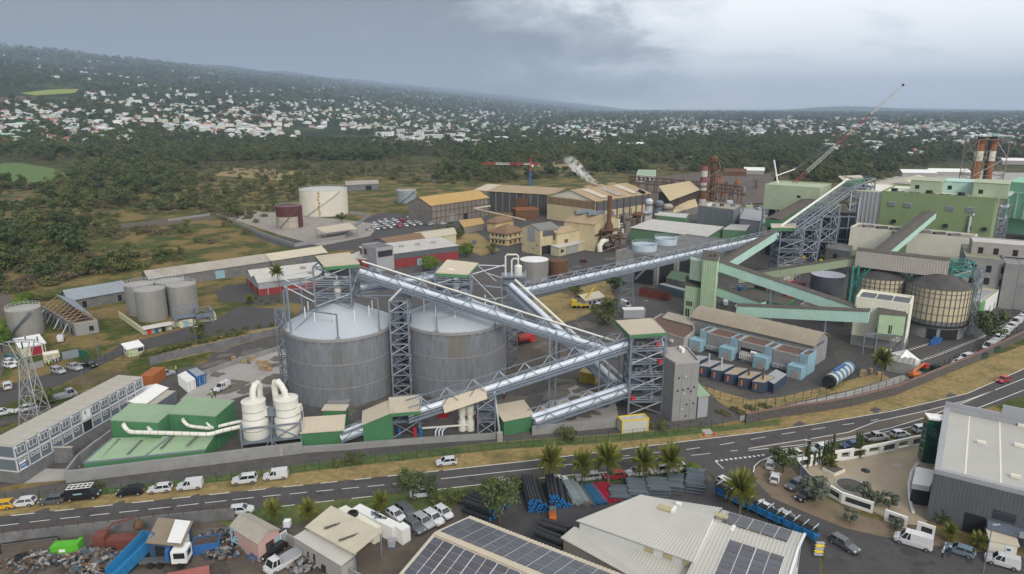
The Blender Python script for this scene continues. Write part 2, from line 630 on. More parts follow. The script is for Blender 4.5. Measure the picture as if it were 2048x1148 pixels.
def band(name,px,w,m,z,dash=None,kind='structure'):
 pts=resample(polyline(px,z),0.5)
 mb=MB()
 for i in range(len(pts)-1):
  if dash and(i*0.5+dash[2])%(dash[0]+dash[1])>=dash[0]:
   continue
  d=(pts[i+1]-pts[i]).normalized()
  s=Vector((-d.y,d.x,0))*(w/2)
  mb.quad(pts[i]-s,pts[i+1]-s,pts[i+1]+s,pts[i]+s)
 return structure(name,mb,m,kind)
DRYG=mat('dry verge grass',(0.28,0.205,0.085),1,0,0.35,0.9,dirt=0.95,dirtcol=(0.085,0.09,0.024),dscale=0.13)
GRNG=mat('green verge grass',(0.07,0.105,0.028),1,0,0.35,0.8,dirt=0.8,dirtcol=(0.185,0.155,0.068),dscale=0.15)
N_EDGE=[(-60,1041),(0,1033),(455,985),(717,958),(887,940),(1068,920),(1347,885),(1520,864),(1622,849),(1787,821),(1933,787),(2048,737),(2150,690)]
S_EDGE=[(-60,1084),(0,1073),(119,1060),(272,1043),(419,1028),(602,1007),(775,988),(864,979),(960,968),(1068,956),(1183,945),(1295,938),(1400,930)]
flat('verge',[(-60,1041)]+N_EDGE[1:]+[(2150,640),(2048,690),(1900,745),(1700,805),(1480,850),(1200,868),(1000,874),(700,905),(400,945),(160,982),(-60,1003)],DRYG,0.012)
flat('verge',[(600,926),(1000,884),(1240,868),(1480,848),(1560,838),(1560,850),(1240,884),(1000,899),(600,945),(160,995),(-60,1022),(-60,1002),(160,981)],GRNG,0.016)
flat('service_lane',[(-60,992),(0,985),(130,962),(400,930),(700,895),(1000,862),(1240,852),(1240,867),(1000,883),(700,917),(400,955),(160,982),(-60,1006)],YARD,0.020)
flat('site_yard',[(0,975),(140,948),(500,912),(1240,866),(1420,851),(1700,797),(1900,735),(2048,668),(2250,590),(2250,480),(2048,440),(1900,418),(1500,412),(1250,425),(1000,432),(860,425),(740,440),(690,470),(715,500),(640,530),(610,610),(560,668),(430,700),(400,742),(300,755),(200,800),(90,865),(0,905)],YARD,0.014)
flat('road',N_EDGE+[(2250,715),(2048,792),(1860,850),(1700,882),(1600,896),(1554,906),(1520,925),(1507,945)]+S_EDGE[::-1],ASPH,0.024)
flat('dirt_lot',[(-80,1100),(0,1078),(419,1034),(602,1013),(775,994),(870,986),(960,975),(1100,958),(1295,944),(1400,936),(1440,968),(1540,1012),(1640,1062),(1650,1300),(-300,1300)],DIRT,0.014)
flat('verge',[(420,1030),(602,1009),(775,990),(864,981),(960,970),(1068,958),(1183,948),(1295,941),(1370,936),(1370,950),(1183,972),(1050,985),(930,1000),(900,1018),(760,1028),(640,1040),(470,1062)],GRNG,0.018)
flat('side_street',[(1398,930),(1507,940),(1511,962),(1545,996),(1610,1024),(1690,1056),(1760,1072),(1900,1096),(2048,1116),(2250,1150),(2250,1300),(1640,1300),(1650,1085),(1590,1036),(1500,1000),(1440,966)],ASPH,0.028)
flat('pipe_yard',[(910,1000),(1030,985),(1330,955),(1420,960),(1480,990),(1640,1075),(1640,1200),(1000,1200)],mat('black yard asphalt',(0.062,0.06,0.062),0.9,0,0.15,0.3),0.020)
flat('pavement',[(1507,940),(1525,925),(1560,918),(1600,930),(1640,990),(1662,1000),(1720,1030),(1800,1052),(1860,1050),(1900,1085),(2048,1105),(2048,1116),(1900,1096),(1760,1072),(1690,1056),(1610,1024),(1545,996),(1511,962)],mat('brown dirt parking strip',(0.19,0.145,0.10),1,0,0.2,0.5,dirt=0.6,dirtcol=(0.21,0.165,0.08)),0.034)
flat('plaza',[(1590,940),(1600,925),(1700,908),(1840,885),(1905,872),(1905,960),(1850,1050),(1800,1050),(1740,1020),(1690,1000),(1650,985),(1620,968)],mat('sandy plaza paving',(0.36,0.295,0.21),0.95,0,0.1,0.2,dirt=0.5,dirtcol=(0.36,0.30,0.22),dscale=0.12),0.040)
flat('hatched_median',[(1500,894),(1620,877),(1700,862),(1760,842),(1850,822),(1935,800),(1945,804),(1860,832),(1780,856),(1700,874),(1600,890),(1500,901)],mat('dusty median tarmac',(0.12,0.10,0.08),1,0,0.2,0.4),0.030)
def stains(name,px,n,r0,r1,m,z,sq=False):
 R_=random.Random(n)
 mb=MB()
 for k in range(n):
  x,y=R_.uniform(px[0],px[2]),R_.uniform(px[1],px[3])
  c=G(x,y,z+.0006*k)
  r,e,a=R_.uniform(r0,r1),R_.uniform(.4,1),R_.uniform(0,3)
  q=4 if sq else 11
  pts=[]
  for i in range(q):
   t=2*pi*(i+.5)/q
   k_=1 if sq else R_.uniform(.6,1.25)
   p=Vector((cos(t)*r*k_,sin(t)*r*e*k_,0))
   pts.append(c+Matrix.Rotation(a,3,'Z')@p)
  mb.poly(pts)
 structure(name,mb,m)
OILM=mat('oily damp tarmac',(.045,.042,.041),.6,0,.2,.6)
DUST=mat('pale dust on tarmac',(.14,.125,.105),1,0,.2,.5)
for b_ in((560,800,1220,850),(1050,640,1230,830),(400,700,560,800),(1000,455,1250,560)):
 stains('oil_stain',b_,22,.5,3.2,OILM,.062)
 stains('dust_patch',b_,22,1,4.5,DUST,.078)
stains('oil_stain',(1660,1090,2040,1148),12,.4,1.8,OILM,.06)
stains('oil_stain',(930,1020,1120,1110),14,.4,2.2,OILM,.06)
stains('dust_patch',(20,1100,700,1148),40,.6,2.6,mat('dark churned mud',(.075,.06,.05),.9,0,.3,.6),.03)
stains('dust_patch',(1620,920,1830,1000),14,.5,2.0,mat('worn paving',(.36,.3,.225),.95,0,.1,.5),.046)
for f in range(26):
 x=20+76*f
 yy=1040-.094*x if x<1350 else 905-(x-1350)*.19
 stains('road_patch',(x-20,yy-6,x+20,yy+9),2+f%2,.6,2.4,mat('patched asphalt %d'%(f%2),((.05,.047,.046),(.08,.075,.073))[f%2],.9,0,.12,.8),.0282,True)
band('edge_marking',[(-60,1041),(0,1033.5),(455,985.5),(717,958.5),(887,940.5)],0.2,PAINT,0.034,(3.2,3.0,0.3))
band('edge_marking',[(887,940.5),(1068,920.5),(1347,885.5),(1520,864.5),(1622,849.5),(1787,821.5),(1933,787.5),(2048,737.5),(2150,691)],0.2,PAINT,0.034)
band('centre_marking',[(-60,1059),(0,1051.5),(95,1040),(302,1018),(500,995.5),(680,978),(850,962)],0.17,PAINT,0.034,(3.2,1.35,1.0))
band('centre_marking',[(882,957.5),(1000,944.5),(1070,937),(1190,923),(1300,911)],0.18,PAINT,0.034)
band('lane_marking',[(1230,914),(1290,907),(1380,898),(1450,888),(1500,879),(1590,864),(1697,848),(1760,838)],0.17,PAINT,0.034,(3.4,4.2,0.6))
band('lane_marking',[(1300,918),(1390,910),(1480,900)],0.17,PAINT,0.034,(4.0,4.5,0.0))
band('median_marking',[(1497,897),(1620,877.5),(1697,864.5),(1752,843),(1850,822),(1935,800),(1990,780),(2048,757),(2150,710)],0.2,PAINT,0.036)
band('median_marking',[(1497,901),(1600,890),(1700,874),(1780,856),(1860,832),(1925,806),(1990,780)],0.2,PAINT,0.036)
band('edge_marking',[(2048,780),(1997,800),(1940,822),(1860,846),(1760,866),(1640,887),(1560,900)],0.2,PAINT,0.036)
band('edge_marking',[(-60,1084),(0,1074),(119,1061),(272,1044),(419,1029),(602,1008),(775,989)],0.2,PAINT,0.034,(3.2,3.3,0.0))
band('edge_marking',[(860,980.5),(960,969),(1068,957),(1183,946),(1295,939)],0.2,PAINT,0.034)
band('give_way_marking',[(1432,922),(1470,917),(1512,912),(1530,909)],0.55,PAINT,0.038,(0.5,0.5,0))
band('junction_marking',[(1430,922),(1449,939)],0.18,PAINT,0.038)
band('kerb_marking',[(1507,944),(1509,932),(1520,922),(1548,911),(1568,907)],0.2,PAINT,0.038)
flat('access_road',[(-60,800),(0,775),(60,757),(150,735),(205,712),(240,690),(330,668),(430,638),(480,612),(560,618),(590,640),(560,655),(440,668),(330,690),(240,712),(180,742),(100,778),(40,800),(0,812),(-60,840)],ASPH,0.022)
flat('access_road',[(455,570),(430,585),(440,602),(520,610),(580,605),(620,612),(640,575),(560,560)],ASPH,0.026)
flat('gravel_track',[(-60,860),(0,838),(120,808),(260,768),(340,742),(430,722),(600,690),(600,700),(430,733),(300,770),(120,822),(0,852),(-60,878)],YARD,0.024)
flat('construction_slab',[(360,800),(420,745),(560,700),(600,690),(600,745),(500,775),(420,805)],CONCL,0.030)
flat('construction_slab',[(300,845),(380,808),(570,748),(572,765),(420,812),(330,850)],CONCL,0.034)
flat('verge',[(895,468),(955,466),(1000,500),(962,512),(915,490)],DRYG,0.05)
flat('mill_yard',[(690,452),(760,425),(860,432),(1000,438),(1250,470),(1250,560),(1150,590),(1060,560),(960,530),(900,500),(800,480),(720,500),(640,500),(560,492),(500,470),(520,466),(600,480),(690,476)],ASPH,0.028)
flat('works_road',[(1380,705),(1560,790),(1700,760),(1880,700),(2048,640),(2200,590),(2200,545),(2048,560),(1900,640),(1760,690),(1680,735),(1660,690),(1640,640),(1380,610)],ASPH,0.028)
band('bay_marking',[(1765,716),(1850,690),(1900,672),(1955,640)],0.9,PAINT,0.038,(0.5,1.0,0))
band('bay_marking',[(1800,736),(1880,708),(1960,676),(2048,630)],0.9,PAINT,0.038,(0.5,1.0,0))
FIELD=mat('young cane field',(0.10,0.17,0.05),1,0,0.2,0.25,dirt=0.4,dirtcol=(0.09,0.115,0.04),dscale=0.03)
def drape(name,px,m,up=.25,nx=70,ny=26):
 xs,ys=[p[0]for p in px],[p[1]for p in px]
 mb=MB()
 def inside(x,y):
  c=False
  for(x0,y0),(x1,y1)in zip(px,px[1:]+px[:1]):
   if(y0>y)!=(y1>y)and x<(x1-x0)*(y-y0)/(y1-y0)+x0:
    c=not c
  return c
 g=[[(min(xs)+(max(xs)-min(xs))*i/nx,min(ys)+(max(ys)-min(ys))*j/ny)for i in range(nx+1)]for j in range(ny+1)]
 w=[[GT(*q,up)for q in r]for r in g]
 for j in range(ny):
  for i in range(nx):
   if inside((g[j][i][0]+g[j][i+1][0])/2,(g[j][i][1]+g[j+1][i][1])/2):
    mb.quad(w[j+1][i],w[j+1][i+1],w[j][i+1],w[j][i])
 return structure(name,mb,m)
drape('cane_field',[(-60,333),(0,327),(40,326),(105,337),(140,352),(110,364),(0,366),(-60,370)],FIELD)
drape('far_field',[(40,187),(100,180),(158,179),(150,187),(70,192)],mat('bright far field',(.25,.28,.06),1,0,.1,.02),1.5)
drape('far_field',[(-60,200),(40,193),(95,196),(60,204),(-60,208)],mat('ploughed far field',(.11,.075,.05),1,0,.1,.02),1.5)
drape('cane_yard',[(1225,400),(1300,356),(1400,346),(1540,344),(1560,404),(1400,416)],DIRT,.5)
drape('works_yard',[(1720,372),(1800,352),(1960,344),(2048,346),(2100,380),(1900,400)],CONCL,.5)
for q in([(1230,275),(1330,268),(1370,276),(1260,284)],[(1330,232),(1440,228),(1420,236),(1340,238)],[(1100,320),(1160,312),(1180,330),(1110,338)],[(455,335),(620,345),(560,362),(430,352)],[(1850,300),(2048,296),(2048,306),(1900,312)]):
 drape('dry_clearing',q,mat('dry clearing grass',(.25,.19,.085),1,0,.25,.05),.4)
flat('dirt_track',[(240,448),(330,438),(420,430),(435,436),(330,450),(245,456)],DIRT,0.03)
flat('gravel_track',[(-100,640),(12,575),(22,590),(20,700),(0,760),(-100,800)],DIRT,0.018)
flat('verge',[(1405,772),(1440,806),(1482,830),(1600,803),(1700,780),(1780,757),(1760,745),(1700,760),(1640,775),(1560,795),(1500,800)],DRYG,0.045)
flat('verge',[(560,668),(430,702),(330,724),(300,728),(330,705),(430,672),(560,652)],DRYG,0.045)
flat('verge',[(1060,600),(1160,575),(1215,560),(1230,600),(1150,640),(1090,650)],DRYG,0.045)
flat('dirt_patch',[(1000,690),(1090,655),(1180,690),(1160,730),(1060,760),(1010,745)],DIRT,0.045)
flat('gravel_lot',[(430,428),(500,420),(690,440),(760,448),(740,472),(640,492),(560,470),(470,440)],mat('grey tank farm slab',(0.30,0.27,0.24),1,0,0.2,0.3),0.03)
# -------------- building kit
def flat2(p):
 return Vector((p[0],p[1],0))
def rect(pa,pb,depth,z=0.0):
 a,b=flat2(G(*pa,z)),flat2(G(*pb,z))
 u=(b-a).normalized()
 n=Vector((-u.y,u.x,0))
 if n.y<0:
  n=-n
 return[a,b,b+n*depth,a+n*depth]
def rect3(pa,pb,pc,z=0.0):
 a,b,c=(flat2(G(*p,z))for p in(pa,pb,pc))
 u=(b-a).normalized()
 n=Vector((-u.y,u.x,0))
 q=min((a,b),key=lambda p:(p-c).length)
 d=abs((c-q).dot(n))
 return rect(pa,pb,d,z)
def poly_at(px,z):
 return[flat2(G(x,y,z))for(x,y)in px]
class Bld:
 def __init__(s,name,label,cat,pts,z1,wall,z0=0.0,group=None,wallname='wall'):
  s.pts,s.z0,s.z1=[flat2(p)for p in pts],z0,z1
  c=sum(s.pts,Vector())/len(s.pts)
  s.c=c
  s.t=thing(name,label,cat,(c.x,c.y,0),group)
  if wall is not None:
   s.w=part(wallname,MB().prism(s.pts,z0,z1),wall,s.t)
 def out(s,i):
  a,b=s.pts[i],s.pts[(i+1)%len(s.pts)]
  u=(b-a).normalized()
  n=Vector((u.y,-u.x,0))
  if n.dot((a+b)/2-s.c)<0:
   n=-n
  return a,b,u,n
 def on(s,i,u0,u1,z0,z1,m,name='window',proud=0.06,frame=None):
  a,b,u,n=s.out(i)
  mb=MB().prism([a+u*u0-n*0.05,a+u*u1-n*0.05,a+u*u1+n*proud,a+u*u0+n*proud],z0,z1)
  o=part(name,mb,m,s.t)
  if frame:
   fb=MB()
   f,q=0.09,proud+0.05
   for(x0,x1,y0,y1)in((u0-f,u1+f,z1,z1+f),(u0-f,u1+f,z0-f,z0),(u0-f,u0,z0,z1),(u1,u1+f,z0,z1)):
    fb.prism([a+u*x0-n*0.04,a+u*x1-n*0.04,a+u*x1+n*q,a+u*x0+n*q],y0,y1)
   part('frame',fb,frame,o)
  return o
 def row(s,i,n,m,z0,z1,w,margin=1.0,name='window',frame=None):
  a,b,u,nn=s.out(i)
  L=(b-a).length-2*margin
  for k in range(n):
   c=margin+L*(k+0.5)/n
   s.on(i,c-w/2,c+w/2,z0,z1,m,name,frame=frame)
 def length(s,i):
  return(s.pts[(i+1)%len(s.pts)]-s.pts[i]).length
 def flat(s,m,parapet=0.4,pm=None,t=0.25,name='roof',inset=0.05):
  r=part(name,MB().prism([s.c+(p-s.c)*0.985 for p in s.pts],s.z1+0.004,s.z1+0.06),m,s.t)
  if parapet:
   mb=MB()
   n=len(s.pts)
   for i in range(n):
    a,b,u,nn=s.out(i)
    mb.prism([a+nn*0.03,b+nn*0.03,b-nn*t,a-nn*t],s.z1-0.02-0.001*i,s.z1+parapet+0.002*i)
   part('parapet',mb,pm or m,s.t)
  return r
 def mono(s,m,za,zb,over=0.3,pitch=0,t=0.12,lo=0,name='roof',fascia=None,fh=0.5,wall=None):
  P=[s.pts[(lo+k)%4]for k in range(4)]
  u=(P[1]-P[0]).normalized()
  v=(P[3]-P[0]).normalized()
  q=[P[0]-u*over-v*over,P[1]+u*over-v*over,P[2]+u*over+v*over,P[3]-u*over+v*over]
  L=(P[3]-P[0]).length
  g=(zb-za)/L*over
  pts=[Vector((q[0].x,q[0].y,za-g)),Vector((q[1].x,q[1].y,za-g)),Vector((q[2].x,q[2].y,zb+g)),Vector((q[3].x,q[3].y,zb+g))]
  s._sheet(name,pts,m,pitch,t)
  if wall is not None:
   w=MB()
   vs=[Vector((p.x,p.y,s.z1))for p in P]+[Vector((P[k].x,P[k].y,(za,za,zb,zb)[k]))for k in range(4)]
   w.add(vs,((0,1,5,4),(1,2,6,5),(2,3,7,6),(3,0,4,7)))
   part('wall',w,wall,s.t)
  if fascia is not None:
   fb=MB()
   for a,b in((0,1),(1,2),(2,3),(3,0)):
    d=Zv(fh)
    fb.quad(pts[a]-d,pts[b]-d,pts[b]-Zv(t+0.004),pts[a]-Zv(t+0.004))
   part('fascia',fb,fascia,s.t)
 def _sheet(s,name,pts,m,pitch,t):
  mb=MB().slab(pts,t)
  if pitch:
   a,b,c,d=pts
   if(b-a).cross(d-a).z<0:
    a,b,c,d=b,a,d,c
   e=Zv(0.012)
   mb.ribs(a+e,b+e,c+e,d+e,pitch,0.06)
  return part(name,mb,m,s.t)
 def gable(s,m,rise,axis=0,over=0.4,pitch=0,t=0.12,gm=None,name='roof',ze=None):
  P=[s.pts[(axis+k)%4]for k in range(4)]
  z=s.z1 if ze is None else ze
  u=(P[1]-P[0]).normalized()
  v=(P[3]-P[0]).normalized()
  ma,mb_=(P[0]+P[3])/2,(P[1]+P[2])/2
  hw=(P[3]-P[0]).length/2
  dz=rise/hw*over
  def at(p,h):
   return Vector((p.x,p.y,h))
  ra,rb=at(ma-u*over,z+rise),at(mb_+u*over,z+rise)
  e0,e1=at(P[0]-u*over-v*over,z-dz),at(P[1]+u*over-v*over,z-dz)
  e3,e2=at(P[3]-u*over+v*over,z-dz),at(P[2]+u*over+v*over,z-dz)
  s._sheet(name,[e0,e1,rb,ra],m,pitch,t)
  s._sheet(name,[e2,e3,ra,rb],m,pitch,t)
  if gm is not None:
   for(p,q,r)in((P[0],P[3],ma),(P[1],P[2],mb_)):
    g=MB()
    a,b,c=at(p,z-0.01),at(q,z-0.01),at(r,z+rise-0.06)
    g.add((a,b,c,a+u*0.1,b+u*0.1,c+u*0.1),((0,1,2),(3,5,4)))
    part('gable_end',g,gm,s.t)
  return ra,rb
 def hip(s,m,rise,over=0.5,name='roof',t=0.15):
  P=s.pts
  u,v=(P[1]-P[0]).normalized(),(P[3]-P[0]).normalized()
  q=[P[0]-u*over-v*over,P[1]+u*over-v*over,P[2]+u*over+v*over,P[3]-u*over+v*over]
  L,W=(q[1]-q[0]).length,(q[3]-q[0]).length
  k=min(L,W)/2
  if L>=W:
   r0,r1=(q[0]+q[3])/2+u*k,(q[1]+q[2])/2-u*k
   fs=((0,1,5,4),(1,2,5),(2,3,4,5),(3,0,4))
  else:
   r0,r1=(q[0]+q[1])/2+v*k,(q[3]+q[2])/2-v*k
   fs=((0,1,4),(1,2,5,4),(2,3,5),(3,0,4,5))
  vs=[Vector((p.x,p.y,s.z1+0.01))for p in q]+[Vector((p.x,p.y,s.z1+rise))for p in(r0,r1)]
  mb=MB().add(vs,fs)
  mb.slab([Vector((p.x,p.y,s.z1))for p in q],t)
  return part(name,mb,m,s.t)
def cladding(b,i,m,pitch=0.8,h=0.05,z0=None,z1=None,name='cladding'):
 a,c,u,n=b.out(i)
 z0,z1=b.z0 if z0 is None else z0,b.z1 if z1 is None else z1
 a,c=a+n*0.02,c+n*0.02
 p=[Vector((a.x,a.y,z0)),Vector((c.x,c.y,z0)),Vector((c.x,c.y,z1)),Vector((a.x,a.y,z1))]
 if(p[1]-p[0]).cross(p[3]-p[0]).dot(n)<0:
  p=[p[1],p[0],p[3],p[2]]
 return part(name,MB().ribs(*p,pitch,h),m,b.t)
def truss(name_t,label,P,Q,w=3.0,h=2.4,step=3.0,tubes=((-0.55,1.5,0.6),),rail=None,group=None,cat='conveyor',steel=None,front=True):
 S=steel or STEEL
 P,Q=Vector(P),Vector(Q)
 t=thing(name_t,label,cat,P,group)
 d=(Q-P)
 L=d.length
 d.normalize()
 s=Vector((d.y,-d.x,0)).normalized()
 if s.y>0:
  s=-s
 up=Zv(1)
 n=max(2,round(L/step))
 def at(k,side,z):
  return P+d*(L*k/n)+s*(side*w/2)+up*z
 for side in(-1,1):
  for z in(0,h):
   strut('chord',at(0,side,z),at(n,side,z),0.26 if z==0 else 0.2,S,t)
 for k in range(n):
  a=k%2
  for side in(-1,1):
   strut('brace',at(k,side,h*a),at(k+1,side,h*(1-a)),0.13,STEEL_L if side<0 else S,t)
  if k%2:
   strut('cross_beam',at(k,-1,0),at(k,1,0),0.18,S,t)
   strut('cross_beam',at(k,-1,h),at(k,1,h),0.1,STEEL_L,t)
 deck=MB()
 if not tubes:
  for o in(-.3,0,.3):
   deck.beam(P+s*o*w+up*.2,Q+s*o*w+up*.2,.5,.15)
  for k in range(2*n):
   c=P+d*(L*(k+.5)/(2*n))
   deck.beam(c-s*w*.48+up*(h+.05),c+s*w*.48+up*(h+.05),.14)
 else:
  deck.slab([P+s*0.1*w+up*0.2,Q+s*0.1*w+up*0.2,Q-s*0.46*w+up*0.2,P-s*0.46*w+up*0.2],0.08)
  deck.slab([P+s*0.48*w+up*0.25,Q+s*0.48*w+up*0.25,Q+s*0.14*w+up*0.25,P+s*0.14*w+up*0.25],0.35)
 part('walkway',deck,STEEL,t)
 for(o,z,r)in tubes:
  off=-s*o+up*z
  part('belt_cover',MB().tube(P+off,Q+off,r,14),PIPE,t,True)
  hoop=MB()
  for k in range(1,n):
   c=P+d*(L*k/n)+off
   hoop.tube(c-d*0.04,c+d*0.04,r+0.035,14)
  part('cover_hoops',hoop,STEEL_L,t,True)['kind']='stuff'
 hr=MB()
 for z in(0.75,1.25):
  hr.beam(P-s*0.46*w+up*z,Q-s*0.46*w+up*z,0.06)
  hr.beam(P+s*0.52*w+up*(z+0.1),Q+s*0.52*w+up*(z+0.1),0.06)
 part('handrail',hr,STEEL_L,t)
 if rail:
  part('service_pipe',MB().tube(P-s*0.42*w+up*(h+0.35),Q-s*0.42*w+up*(h+0.35),rail,10),OFFW,t,True)
 return t
def lattice(t,base,z0,z1,bays,w=0.3,S=None,wb=0.16,floors=None,legname='leg',cross=True):
 S=S or STEEL
 B=[Vector((p[0],p[1],0))for p in base]
 def at(i,z):
  p=B[i%4]
  return Vector((p.x,p.y,z))
 for i in range(4):
  strut(legname,at(i,z0),at(i,z1),w,S,t)
 for k in range(bays):
  za,zb=z0+(z1-z0)*k/bays,z0+(z1-z0)*(k+1)/bays
  for i in range(4):
   strut('girt',at(i,zb),at(i+1,zb),w*0.8,S,t)
   if(k+i)%2:
    strut('brace',at(i,za),at(i+1,zb),wb,S,t)
   else:
    strut('brace',at(i+1,za),at(i,zb),wb,S,t)
   if cross:
    strut('brace',at(i+((k+i)%2),za),at(i+1-((k+i)%2),zb),wb*0.8,STEEL_L,t)if(k+i)%2==0 else None
 if floors:
  for z in floors:
   part('floor',MB().prism([B[i]*0.98+(B[0]+B[2])*0.01 for i in range(4)],z,z+0.12),S,t)
def roof_on(t,pts,m,fascia,fh=0.55,pitch=0.5,th=0.14):
 a,b,c,d=[Vector(p)for p in pts]
 if(b-a).cross(d-a).z<0:
  a,b,c,d=b,a,d,c
 e=Zv(0.012)
 part('roof',MB().slab([a,b,c,d],th).ribs(a+e,b+e,c+e,d+e,pitch,0.05),m,t)
 fb=MB()
 for p,q in((a,b),(b,c),(c,d),(d,a)):
  fb.quad(p-Zv(fh),q-Zv(fh),q-Zv(th+.004),p-Zv(th+.004))
 part('fascia',fb,fascia,t)
def gallery(label,P,Q,w,h,wm,rm,group=None,pitch=0.6,legs=(),name='enclosed_conveyor'):
 P,Q=Vector(P),Vector(Q)
 t=thing(name,label,'conveyor',P,group)
 d=(Q-P).normalized()
 s=Vector((d.y,-d.x,0)).normalized()
 if s.y>0:
  s=-s
 up=Zv(1)
 a,b=P+s*w/2,Q+s*w/2
 c,e=Q-s*w/2,P-s*w/2
 H=up*h
 mb=MB()
 mb.add((a,b,c,e,a+H,b+H,c+H,e+H),((0,3,2,1),(0,1,5,4),(1,2,6,5),(2,3,7,6),(3,0,4,7)))
 part('wall',mb,wm,t)
 o=s*0.03
 p=[a+o,b+o,b+o+H,a+o+H]
 if(p[1]-p[0]).cross(p[3]-p[0]).dot(s)<0:
  p=[p[1],p[0],p[3],p[2]]
 part('cladding',MB().ribs(*p,pitch,0.08),wm,t)
 ov=s*0.25
 mid=up*(h+0.55)
 rb=MB()
 rb.slab([a+ov+H+up*.12,b+ov+H+up*.12,Q+mid,P+mid],0.1)
 rb.slab([P+mid,Q+mid,c-ov+H+up*.12,e-ov+H+up*.12],0.1)
 part('roof',rb,rm,t)
 for f in legs:
  c0=P.lerp(Q,f)
  for k in(-1,1):
   x=c0+s*(k*w*0.35)
   strut('leg',(x.x,x.y,0),(x.x,x.y,x.z),0.3,STEEL,t)
  for z in range(0,int(c0.z)-1,3):
   x,y=c0+s*(w*0.35),c0-s*(w*0.35)
   strut('brace',(x.x,x.y,z),(y.x,y.y,min(z+3,c0.z)),0.15,STEEL,t)
 return t
def handrail_ring(mb,c,r,z,n=24,h=1.0):
 pts=[Vector((c[0]+r*cos(2*pi*k/n),c[1]+r*sin(2*pi*k/n),z))for k in range(n)]
 for k in range(n):
  p,q=pts[k],pts[(k+1)%n]
  mb.beam(p,p+Zv(h),0.06)
  mb.beam(p+Zv(h),q+Zv(h),0.06)
  mb.beam(p+Zv(h*.5),q+Zv(h*.5),0.05)
def tank(label,px,r,h,m,roofm,rings=4,roof_rise=0.5,rail=True,group=None,name='storage_tank',ladder=True,front=True,ringm=None):
 f=G(*px)
 c=Vector((f.x*(f.y+r)/f.y,f.y+r,0))
 t=thing(name,label,'tank',c,group)
 part('shell',MB().lathe(c,[(r,0),(r,h)],40),m,t,True)
 part('tank_roof',MB().lathe(c,[(r+0.06,h+0.003),(r+0.06,h+0.12),(r*0.5,h+0.12+roof_rise*0.6),(0.05,h+0.12+roof_rise)],40),roofm,t,True)
 for k in range(1,rings):
  part('seam_ring',MB().lathe((c.x,c.y,h*k/rings),[(r+0.003,-0.06),(r+0.07,-0.06),(r+0.07,0.06),(r+0.003,0.06)],40,False),ringm or m,t)
 if rail:
  mb=MB()
  handrail_ring(mb,c,r-0.1,h+0.12)
  part('handrail',mb,STEEL_L,t)
 if ladder:
  mb=MB()
  for k in range(0,22):
   a=radians(-120+k*4)
   z=0.3+k*(h-0.3)/22
   p=Vector((c.x+(r+.5)*cos(a),c.y+(r+.5)*sin(a),z))
   mb.box(p,(0.9,0.9,0.08),a)
  part('stairway',mb,STEEL,t)
 return t,c
 # -------------- the two sugar silos and their steelwork
def axisx(px,y,z):
 return(px-CXP)/FOC*(y*cos(TH)+(CAMH-z)*sin(TH))
SR,SH=12.65,16.2
def silo(px,row,label,patch):
 f=G(px,row,SH)
 y=f.y+SR
 c=Vector((axisx(px,y,10),y,0))
 t=thing('concrete_silo',label,'silo',c,'domed concrete sugar silos')
 part('shell',MB().lathe(c,[(SR,0),(SR,SH)],72),SILOC,t,True)
 part('dome',MB().lathe(c,[(SR-0.15,SH+0.004),(SR-0.2,SH+0.3),(SR*.8,SH+1.35),(SR*.55,SH+2.9),(SR*.3,SH+4.7),(1.8,SH+6.1),(1.6,SH+6.6),(0.2,SH+6.7)],72),WHITEM,t,True)
 for zr in(4.6,10.2):
  part('joint_ring',MB().lathe((c.x,c.y,zr),[(SR+0.002,-0.1),(SR+0.07,-0.1),(SR+0.07,0.1),(SR+0.002,0.1)],72,False),CONC,t,True)
 part('rim_ring',MB().lathe((c.x,c.y,SH),[(SR+0.002,-0.5),(SR+0.18,-0.5),(SR+0.18,0.12),(SR-0.1,0.12)],72,False),CONC,t,True)
 for k in range(18):
  a=radians(200+k*8.2)
  piece('rim_bracket',BRK,t,(c.x+(SR+.28)*cos(a),c.y+(SR+.28)*sin(a),SH-0.62),a)
 for k in range(15):
  a=radians(188+k*11.9)
  for(z0,z1)in((0.05,4.5),(4.7,10.1),(10.3,SH-.55)):
   aa=a+(0.05 if z0>9 else 0.0)
   piece('formwork_joint',FJ,t,(c.x+(SR+.005)*cos(aa),c.y+(SR+.005)*sin(aa),z0),aa,scale=(1,1,z1-z0))
 if patch:
  mb=MB()
  for k in range(8):
   a0,a1=radians(patch[0]+patch[1]*k/8),radians(patch[0]+patch[1]*(k+1)/8)
   r=SR+0.03
   p=[Vector((c.x+r*cos(q),c.y+r*sin(q),0))for q in(a0,a1)]
   mb.quad((p[0].x,p[0].y,patch[2]),(p[1].x,p[1].y,patch[2]),(p[1].x,p[1].y,patch[3]),(p[0].x,p[0].y,patch[3]))
  part('patch',mb,SILOP,t,label='dark damp rectangular patch below the rim')
 for k in range(7):
  a=radians(170+k*35)
  r=SR*0.62
  x,yv=c.x+r*cos(a),c.y+r*sin(a)
  part('vent_pipe',MB().cyl((x,yv),0.13,SH+2.2,SH+5.0,8),WHITEP,t,True)
 tb=MB()
 tb.bx(c.x-0.4,c.x+4.4,c.y-SR-1.6,c.y-SR+.7,1.55,1.85)
 tb.bx(c.x-0.4,c.x-.1,c.y-SR-1.55,c.y-SR+.7,0,1.54)
 tb.bx(c.x+4.1,c.x+4.4,c.y-SR-1.55,c.y-SR+.7,0,1.54)
 part('tunnel_frame',tb,CONC,t)
 return t,c
BRK=MB().box((0,0,0),(0.35,0.3,0.28)).mesh('rim_bracket')
BRK.materials.append(CONCD)
FJ=MB().box((0,0,0.5),(0.03,0.07,1)).mesh('formwork_joint')
FJ.materials.append(CONC)
